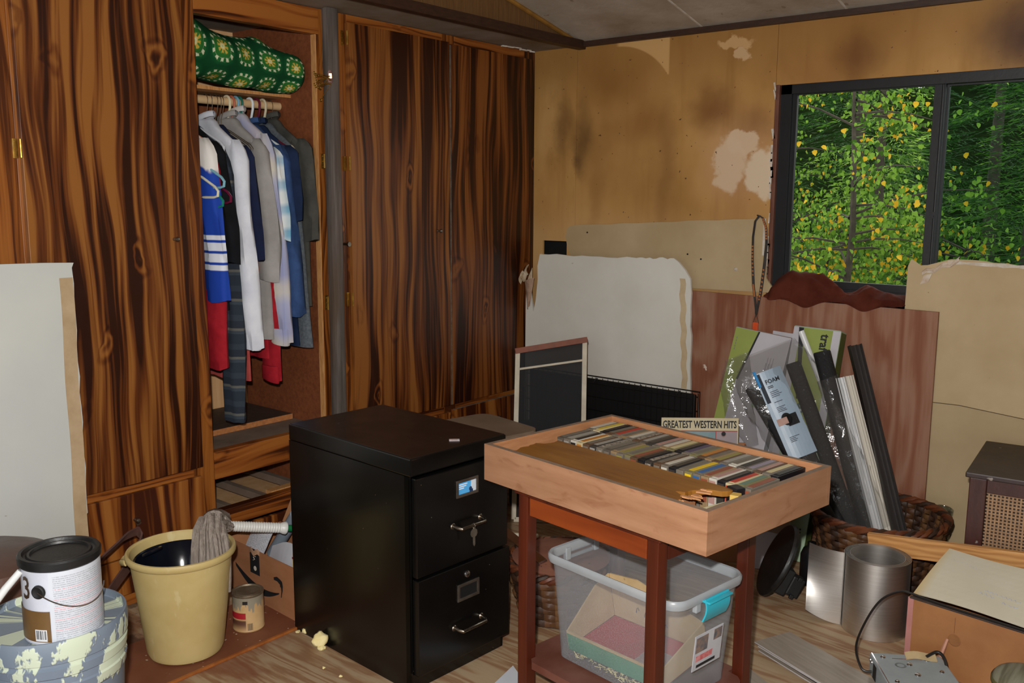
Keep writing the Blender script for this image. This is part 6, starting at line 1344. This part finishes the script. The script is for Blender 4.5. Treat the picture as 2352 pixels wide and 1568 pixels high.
# dark red drawer box under the pine board, pine board
t = thing('red_brown_drawer', 'dark red-brown wooden drawer lying under the pine board', 'drawer', (-.735, 3.135, 0), 0)
dr = MB()
for a, b in (((0, 0, .001), (.55, .015, .215)), ((0, .085, .001), (.55, .10, .215)), ((0, .0152, .001), (.015, .0848, .215)), ((.535, .0152, .001), (.55, .0848, .215))): MB().bev(a, b, .002).build('side', dkw, t)
MB().bb((.0152, .0152, .004), (.5348, .0848, .010)).build('bottom', dkw, t)
n = N('pale_pine'); v = n.obj(); x, y, z = n.sep(v); f = n.add(n.mul(n.add(y, n.mul(z, 1.2)), 60), n.mul(n.noise(n.scl(v, 1.6, 6, 6), 1.5, 3), 5)); s = n.add(n.mul(n.math('SINE', n.mul(f, 6.28)), .25), n.noise(n.scl(v, 3, 60, 60), 1, 3)); c = n.ramp(s, [(.2, '#ad7843'), (.6, '#c69055'), (.95, '#d0a066')])
kd = n.voro(n.scl(v, 7, 7, 7), 1.0)['Distance']; c = n.mix(n.step(kd, .10, .06), c, '#6d3d1b'); pine = n.fin(c, .55)
a = Vector((-.975, 3.195, .256)); b = Vector((-.28, 3.195, .330)); L = (b-a).length; mx = frame(a, b-a, Vector((0, .12, -1)))
tag(MB().bev((0, -.036, -.009), (L, .036, .009), .002).build('pine_board', pine), 'pale pine board running from behind the flashing roll to the right', 'board').matrix_world = mx
# cardboard box with the stained sheet on it
obm = mottle('orange_brown_board', '#8f5d34', '#9f6c40', 6, .62); pinkt = mottle('pink_tape', '#a86f68', '#b57d76', 10, .6)
t = thing('open_box', 'orange-brown fibreboard box with a pink taped corner at the lower right', 'box', (-.752, 2.90, 0), R(-7))
HB = .222
MB().bev((0, 0, .001), (.50, .006, HB), .0015).build('front', obm, t); MB().bev((0, .0065, .001), (.006, .21, HB), .0015).build('side', obm, t); MB().bev((.494, .0065, .001), (.50, .21, HB), .0015).build('side', obm, t); MB().bev((0, .2105, .001), (.50, .2165, HB), .0015).build('back', obm, t); MB().bb((.0065, .0065, .001), (.4935, .21, .006)).build('bottom', obm, t)
MB().bb((-.0012, -.0012, .002), (.016, -.0002, HB-.001)).build('pink_tape', pinkt, t)
MB().lathe([(.0175, 0), (.0190, .0004), (.0185, .001), (.0165, .0012), (.010, .0006), (0, .0003)], 28, mat=Matrix.Translation((.145, -.0006, .128)) @ Matrix.Rotation(R(90), 4, 'X')).build('round_stain', mottle('round_stain', '#7d5029', '#8a5c33', 20, .7), t)
MB().bb((.142, -.0011, .15), (.1432, -.0005, .20)).build('score_line', mottle('score_line', '#6d4422', None, 20, .8), t)
MB().bev((.004, -.004, HB-.004), (.496, .008, HB+.002), .001).build('dark_rim', mottle('dark_rim_edge', '#31251f', '#3f3028', 20, .7), t)
stk = mottle('pinkish_stick', '#a9745c', '#b5836c', 14, .7)
tag(MB().tube([(-.645, 2.815, .008), (-.635, 2.852, .085), (-.626, 2.874, .130)], [.006, .0065, .005], 6).build('wooden_stick', stk), 'short pinkish wooden stick propped on the front of the orange-brown box', 'stick')
n = N('yellowed_envelope'); v = n.uv(); u, w, _ = n.sep(v); c = n.ramp(n.noise(n.obj(), 5, 3), [(.3, '#c5bda6'), (.7, '#cdc6b2')]); edge_ = n.step(u, .10, .0); c = n.mix(n.mul(edge_, .7), c, '#c0a262'); envm = n.fin(c, .6)
EM = frame((-.742, 2.912, .2265), (.99, -.10, .0), (.02, .93, .36)); t = thing('envelope', 'large yellowed envelope with faint blue handwriting lying on the orange-brown box', 'envelope', (0, 0, 0)); t.matrix_world = EM
EW, EH = .42, .245
MB().sheet(lambda u, v: (EW*u+.02*v, EH*v, .004+.006*math.sin(u*5+v*3)), 16, 10, .003).build('sheet', envm, t, uvfn=lambda co: (co.x/EW, co.y/EH))
pen = mottle('faded_blue_ink', '#8f96b8', '#a0a5c0', 20, .7)
def scrawl(x0, y0, L_, s, seed, mat=pen):
    m = MB(); r_ = random.Random(seed); pts = []; k = int(L_/.004)
    for i in range(k): pts.append(Vector((x0+i*.004, y0+s*math.sin(i*1.9+seed)*r_.uniform(.3, 1)+i*-.0002, .0062+.006*math.sin((x0+i*.004)/EW*5+y0/EH*3))))
    m.tube(pts, .0007, 4).build('handwriting', mat, t)
for a in ((.045, .215, .07, .005, 1), (.052, .196, .085, .004, 2), (.10, .188, .03, .003, 3), (.175, .10, .11, .006, 4), (.165, .083, .05, .005, 5), (.235, .070, .05, .005, 6)): scrawl(*a)
scrawl(.33, .20, .04, .004, 7, mottle('faded_red_ink', '#c9989a', '#d0a5a5', 10, .7))
# grey metal box with cord, tape scrap
galv = mottle('galvanised_grey', '#9aa2a5', '#8c9497', 10, .5, 0, bump=.05)
t = thing('metal_box', 'grey galvanised metal box with screws lying on the floor at the lower right', 'metal box', (-.800, 2.705, .0345), R(33))
MB().bev((0, -.28, 0), (.205, 0, .062), .004).build('case', galv, t)
MB().bb((.055, -.034, .062), (.140, -.031, .0628)).bb((.003, -.277, .062), (.006, -.003, .0626)).build('slot', M['chrome'], t); MB().bev((-.002, -.075, .006), (.0, -.045, .05), .001).build('side_port', M['black'], t)
for x, y, r in ((.030, -.028, .008), (.155, -.030, .011), (.095, -.066, .008), (.175, -.10, .007), (.10, -.125, .009), (.03, -.17, .007)): MB().lathe([(0, .0055), (r*.6, .005), (r, .002), (r, 0), (0, 0)], 14, mat=Matrix.Translation((x, y, .0621))).build('screw', M['chrome'], t, smooth=True)
MB().lathe([(.010, 0), (.015, .0008), (.016, 0)], 20, mat=Matrix.Translation((.068, -.072, .0621))).build('knockout', mottle('galv_ring', '#6d7577', None, 10, .45, .3, bump=0), t)
for y in (-.012, -.028): MB().lathe([(0, .004), (.005, .003), (.006, 0), (0, 0)], 12, mat=frame((-.0003, y, .045), (0, 1, 0), (0, 0, 1)) @ Matrix.Rotation(math.pi, 4, 'X')).build('screw', M['chrome'], t, smooth=True)
cord = plastic('black_cord', '#15110f', .45)
cp_ = [(-.774, 2.648, .066), (-.802, 2.640, .072), (-.834, 2.68, .115), (-.835, 2.76, .165), (-.815, 2.83, .215), (-.775, 2.88, .238), (-.74, 2.892, .236), (-.70, 2.893, .230), (-.60, 2.880, .2275), (-.50, 2.868, .2275), (-.40, 2.856, .2275)]
def smoothpts(P_, k=6):
    P_ = [Vector(p) for p in P_]; out = []
    for i in range(len(P_)-1):
        a = P_[max(i-1, 0)]; b = P_[i]; c_ = P_[i+1]; d = P_[min(i+2, len(P_)-1)]
        for j in range(k):
            t_ = j/k; out.append(.5*((2*b)+(c_-a)*t_+(2*a-5*b+4*c_-d)*t_*t_+(3*b-a-3*c_+d)*t_**3))
    return out+[P_[-1]]
tag(MB().tube(smoothpts(cp_), .0035, 8).build('power_cord', cord, smooth=True), 'thin black cord looping from the metal box up over the orange-brown box', 'cord')
tag(MB().tube(smoothpts([(-.655, 2.76, .108), (-.63, 2.785, .122), (-.605, 2.775, .105), (-.585, 2.74, .05), (-.575, 2.68, .008), (-.57, 2.60, .005)]), .0045, 8).build('black_cable', cord, smooth=True), 'black cable coming out of the tape scrap towards the lower right corner', 'cable')
tag(MB().sheet(lambda u, v: (Vector((-.700, 2.722, .1005))+Vector((.075, .045, .004))*u+Vector((-.012, .020, .010))*v+Vector((0, 0, .004*math.sin(u*5)))), 8, 4, .004).build('masking_tape_scrap', mottle('masking_tape', '#a8926c', '#b8a27a', 20, .8), smooth=True), 'tan scrap of masking tape on the back edge of the metal box', 'tape')
# striped grey-olive drum at the corner
n = N('olive_grey_striped'); v = n.obj(); x, y, z = n.sep(v); s = n.noise(n.scl(v, 60, 4, 4), 1.2, 3); c = n.ramp(s, [(.35, '#5c5844'), (.55, '#7d7a66'), (.75, '#8d8b7c')]); strm = n.fin(c, .55)
t = thing('striped_drum', 'round olive-grey striped drum lid at the lower right corner', 'drum', (-.365, 2.655, .001))
MB().lathe([(0, .001), (.085, .001), (.09, .006), (.09, .155), (.094, .158), (.094, .175), (.088, .185), (.075, .190), (0, .192)], 40).build('body', strm, t, smooth=True, angle=40); MB().lathe([(.0945, .158), (.0965, .162), (.0965, .172), (.0945, .176)], 40).build('rim_band', mottle('olive_band', '#4f4a24', '#5f5930', 10, .5), t, smooth=True)
# loose vinyl planks
n = N('grey_wood_vinyl'); v = n.obj(); s = n.noise(n.scl(v, 5, 60, 1), 1.2, 4); c = n.ramp(s, [(.3, '#857a6d'), (.7, '#9b9083')]); c = n.mix(n.mul(n.step(n.noise(v, 4, 3), .45, .75), .5), c, '#948577'); vin = n.fin(c, .42, 0, .4)
vd = mottle('plank_dark_edge', '#221f20', '#2e2b2b', 20, .6); vl = mottle('plank_pale_edge', '#a6a1a0', '#b3aeae', 20, .6)
def plankv(i, loc, rz, label, ed):
    t = thing('vinyl_plank', label, 'plank', loc, rz, group='loose vinyl floor planks'); MB().bb((0, 0, .0016), (.915, .152, .0042)).build('wear_layer', vin, t); MB().bb((0, 0, 0), (.915, .152, .0015)).bb((-.0006, .0, .0003), (-.0001, .152, .004)).bb((.0, -.0006, .0003), (.915, -.0001, .004)).build('core', ed, t)
PO = Vector((-1.155, 2.665, 0)); pa = R(-23)
for i in range(7):
    plankv(i, PO+Vector((.035-.005*i+(.012 if i % 2 else 0), .012*math.sin(i*2.1), .0008+.0046*i)), pa+R(.8*math.sin(i*1.7)), f'grey wood-look vinyl plank, {("lowest" if i == 0 else "topmost" if i == 6 else ORD[i]+" from the bottom")} of the stack on the floor', vd if i in (1, 3, 4) else vl)
plankv(9, Vector((-1.200, 2.420, .0008)), R(-30), 'single grey wood-look vinyl plank on the floor beside the right table leg', vl)
# second basket behind the table, steel strip, paper
basket('wicker_basket', 'dark low wicker basket behind the left leg of the small table', (-1.80, 2.49, 0), .135, .185, .195, 24, 7)
tag(MB().lathe([(0, .0), (.15, .0), (.168, .006), (.172, .014), (.160, .018), (0, .024)], 36).build('terracotta_mat', mottle('terracotta_cloth', '#7a4a38', '#895844', 10, .85, speck=('#2b1710', 26, .72)), smooth=True, loc=(-1.80, 2.49, .196)), 'round dull terracotta cover lying over the dark wicker basket', 'cover')
mx = frame((-2.10, 2.505, .2455), (.36, -.17, -.008), (.17, .36, .1)); tag(MB().bev((-.03, -.016, -.003), (.36, .016, .003), .001).build('steel_strip', mottle('bright_steel', '#d5d3d6', '#c5c2c6', 10, .22, 1.0, bump=0)), 'shiny steel strip lying between the filing cabinet and the table leg', 'strip').matrix_world = mx
tag(MB().sheet(lambda u, v: (-1.66+.19*u-.03*v, 1.94-.12*u+.15*v-.0, .0015+.004*u*v), 6, 6, .0012).build('white_sheet', mottle('plain_white_paper', '#c9cbd2', '#bfc2ca', 6, .6)), 'white sheet of paper on the floor by the left table leg', 'paper')
# ------------------------------------------------------------------ outside the window
gm_ = mottle('forest_floor', '#2d3417', '#3d3a1c', 3, .95)
def gz(x, y): return -.75+max(0, y-9)*.28+.2*fbm(x*.4, y*.4)
o = MB().grid(lambda u, v: (-22+34*u, 4.3+24*v, gz(-22+34*u, 4.3+24*v)), 40, 34).build('ground', mottle('forest_undergrowth', '#0a1206', '#131d0a', 2.5, .95, spec=0), smooth=True); o['kind'] = 'structure'
def leafmat(name, a, rough=.5):
    n = N(name); c = n.ramp(n.noise(n.obj(), 9, 2), [(.3, a[0]), (.7, a[1])]); m = n.fin(c, rough, 0, .12)
    n.b.inputs['Subsurface Weight'].default_value = 0
    tl_ = n.new('ShaderNodeBsdfTranslucent'); n.put(tl_.inputs[0], c); ms_ = n.new('ShaderNodeMixShader'); ms_.inputs[0].default_value = .4
    n.t.links.new(n.b.outputs[0], ms_.inputs[1]); n.t.links.new(tl_.outputs[0], ms_.inputs[2]); n.t.links.new(ms_.outputs[0], n.out.inputs[0]); return m
g1 = leafmat('birch_leaf_green', ('#5d8226', '#80a33e')); g2 = leafmat('birch_leaf_deep', ('#34521a', '#4a6d22')); yl = leafmat('birch_leaf_yellow', ('#c2951c', '#d2ac30')); ngr = leafmat('needle_green', ('#3d6220', '#55802c')); ndk = leafmat('needle_dark', ('#24431a', '#325723')); nli = leafmat('needle_light', ('#7a9c3c', '#94b352'))
bark = mottle('grey_brown_bark', '#2c251d', '#40372c', 14, .9, bump=.6)
def leaf_poly(c, n_, d, s):
    """heart-shaped leaf folded along its midrib"""
    d = d.normalized(); w = d.cross(n_).normalized(); n_ = w.cross(d)
    return [c-d*s*.5, c-d*s*.35+w*s*.42+n_*s*.08, c+d*s*.05+w*s*.38+n_*s*.06, c+d*s*.55, c+d*s*.05-w*s*.38+n_*s*.06, c-d*s*.35-w*s*.42+n_*s*.08]
def rv(r): return Vector((r.gauss(0, 1), r.gauss(0, 1), r.gauss(0, 1))).normalized()
lproto = []
def birch(name, label, x, y, h, seed, nleaf, spread=1.0, ysh=.16, single=0):
    r = random.Random(seed); z0 = gz(x, y)-.05; t = thing(name, label, 'tree', (x, y, z0), group='trees beyond the window')
    m = MB(); m.tube([(.04*math.sin(i*1.3+seed), .04*math.cos(i*1.7), h*i/8) for i in range(9)], [.045*(1-.8*i/8) for i in range(9)], 8); m.build('trunk', bark, t, smooth=True)
    br = MB(); fo = MB(); tips = []
    for i in range(46):
        a = r.uniform(0, 6.28); zz = r.uniform(.12, 1)*h; l = spread*(1.15-.5*zz/h)*r.uniform(.6, 1.1); p0 = Vector((0, 0, zz)); dr = Vector((math.cos(a), math.sin(a), r.uniform(-.1, .6))); pts = [p0+dr*l*f+Vector((0, 0, -.28*l*f*f)) for f in (0, .33, .66, 1)]
        br.tube(pts, [.010, .007, .005, .002], 5, cap=False)
        cl = [(r.uniform(.3, 1.05), rv(r)*r.uniform(.05, .20), r.uniform(.05, .11)) for _ in range(5)]; ycl = [r.random() < .30 for _ in cl]
        for k in range(nleaf//46):
            ci = r.randrange(5); f, co_, sp_l = cl[ci]; p = p0+dr*l*f+Vector((0, 0, -.28*l*f*f))+co_+Vector((r.gauss(0, sp_l), r.gauss(0, sp_l), r.gauss(0, sp_l*.7))); dd = Vector((r.gauss(0, .5), r.gauss(0, .5), -1)); mi = 2 if r.random() < (ysh*2.6 if ycl[ci] else ysh*.25) else (0 if r.random() < .62 else 1); fo._add(leaf_poly(p, rv(r)+Vector((0, -.6, .4)), dd, r.uniform(.022, .042)), [(0, 1, 2, 3), (0, 3, 4, 5)], mi)
    br.build('branches', bark, t); fo.build('foliage', [g1, g2, yl], t)['kind'] = 'stuff'
    for i in range(single):
        if not lproto: lproto.append(MB()._add and MB())
        a = r.uniform(3.4, 6.0); zz = r.uniform(.2, .95)*h; l = spread*r.uniform(.55, 1.05)
        if not hasattr(birch, 'lm'):
            mm_ = MB(); mm_._add(leaf_poly(Vector((0, 0, 0)), Vector((0, 1, 0)), Vector((0, 0, -1)), .040), [(0, 1, 2, 3), (0, 3, 4, 5)]); ob = mm_.build('leaf', yl, t); birch.lm = ob.data
        else: ob = bpy.data.objects.new('leaf', birch.lm); COL.objects.link(ob); ob.parent = t
        ob.location = (l*math.cos(a), l*math.sin(a), zz); ob.rotation_euler = (r.uniform(-.7, .7), r.uniform(-.7, .7), r.uniform(0, 6.28))
    return t
def conifer(name, label, x, y, h, seed, mats, R_=1.6, dens=1.0, zmin=.02, droop=.45):
    r = random.Random(seed); z0 = gz(x, y)-.05; t = thing(name, label, 'tree', (x, y, z0), group='trees beyond the window')
    MB().tube([(0, 0, h*i/6) for i in range(7)], [.09*(1-.9*i/6) for i in range(7)], 8).build('trunk', bark, t, smooth=True)
    fo = MB(); nb = int(95*dens*h/4)
    for i in range(nb):
        zz = h*(zmin+(1-zmin)*(i+r.random())/nb); l = R_*(1-.85*zz/h)*r.uniform(.75, 1.1); a = r.uniform(0, 6.28); ca, sa = math.cos(a), math.sin(a); side = Vector((-sa, ca, 0)); nt = max(4, int(l*15))
        for k in range(nt):
            f = .12+.88*k/nt; p = Vector((ca*l*f, sa*l*f, zz+.12*l*f-droop*l*f*f)); tl_ = l*.34*(1.05-f*.75)+.03
            for sd in (-1, 1):
                dr = (side*sd*.85+Vector((ca, sa, 0))*.7+Vector((0, 0, -.22+r.uniform(-.2, .12)))).normalized(); nn = max(2, int(tl_/.036))
                for q in range(nn):
                    c_ = p+dr*tl_*(q+.5)/nn; s_ = .025+.010*r.random(); w = (Vector((ca, sa, .15))*.6+rv(r)*.5).normalized(); d2 = (dr+rv(r)*.35).normalized()
                    fo._add([c_-d2*s_, c_+w*s_*.26, c_+d2*s_*1.1, c_-w*s_*.26], [(0, 1, 2, 3)], 2 if f > .82 and r.random() < .6 else (0 if r.random() < .6 else 1))
    fo.build('foliage', mats, t)['kind'] = 'stuff'; return t
birch('birch_tree', 'young birch with yellow leaves nearest the left window pane', -2.30, 6.6, 3.3, 1, 4600, 1.0, .12, 40)
birch('birch_tree', 'leafy birch farther back at the left side of the window', -3.55, 8.2, 3.8, 2, 7000, 1.25, .09, 20)
birch('birch_tree', 'birch sprinkled with yellow leaves behind the window mullion', -1.62, 7.0, 2.0, 3, 2600, .62, .20, 25)
birch('green_shrub', 'low bright green shrub under the birches', -2.75, 7.4, 2.1, 4, 6500, 1.0, .03, 0)
birch('birch_tree', 'green birch outside, left of the frame edge of the window', -5.0, 8.6, 3.8, 5, 3000, 1.3, .10, 0)
conifer('hemlock_tree', 'drooping green hemlock in the middle of the left pane', -2.75, 8.6, 4.2, 11, [ngr, nli, nli], 1.5, 1.0)
conifer('spruce_tree', 'dark blue-green spruce filling the right pane', -1.45, 8.3, 5.2, 12, [ngr, ndk, nli], 1.7, 1.0)
conifer('hemlock_tree', 'light-tipped hemlock close to the right edge of the window', -.72, 6.3, 3.4, 13, [ngr, nli, nli], 1.0, .8)
conifer('spruce_tree', 'tall dark spruce far behind at the left', -5.6, 11.2, 6.0, 14, [ndk, ndk, ngr], 2.1, .75)
conifer('spruce_tree', 'tall dark spruce far behind the hemlock', -3.9, 11.4, 6.2, 15, [ndk, ndk, ngr], 2.2, .75)
conifer('spruce_tree', 'tall dark spruce far behind the mullion', -2.3, 10.9, 6.0, 16, [ndk, ndk, ngr], 2.1, .75)
conifer('spruce_tree', 'tall dark spruce far behind at the right', -.4, 10.6, 6.2, 17, [ndk, ndk, ngr], 2.2, .75)
conifer('spruce_tree', 'spruce beyond the right end of the window', 1.3, 9.0, 5.0, 18, [ngr, ndk, ngr], 1.9, .6)
conifer('hemlock_tree', 'hemlock out of sight past the left end of the window', -6.6, 9.0, 4.6, 19, [ngr, ndk, nli], 1.8, .5)
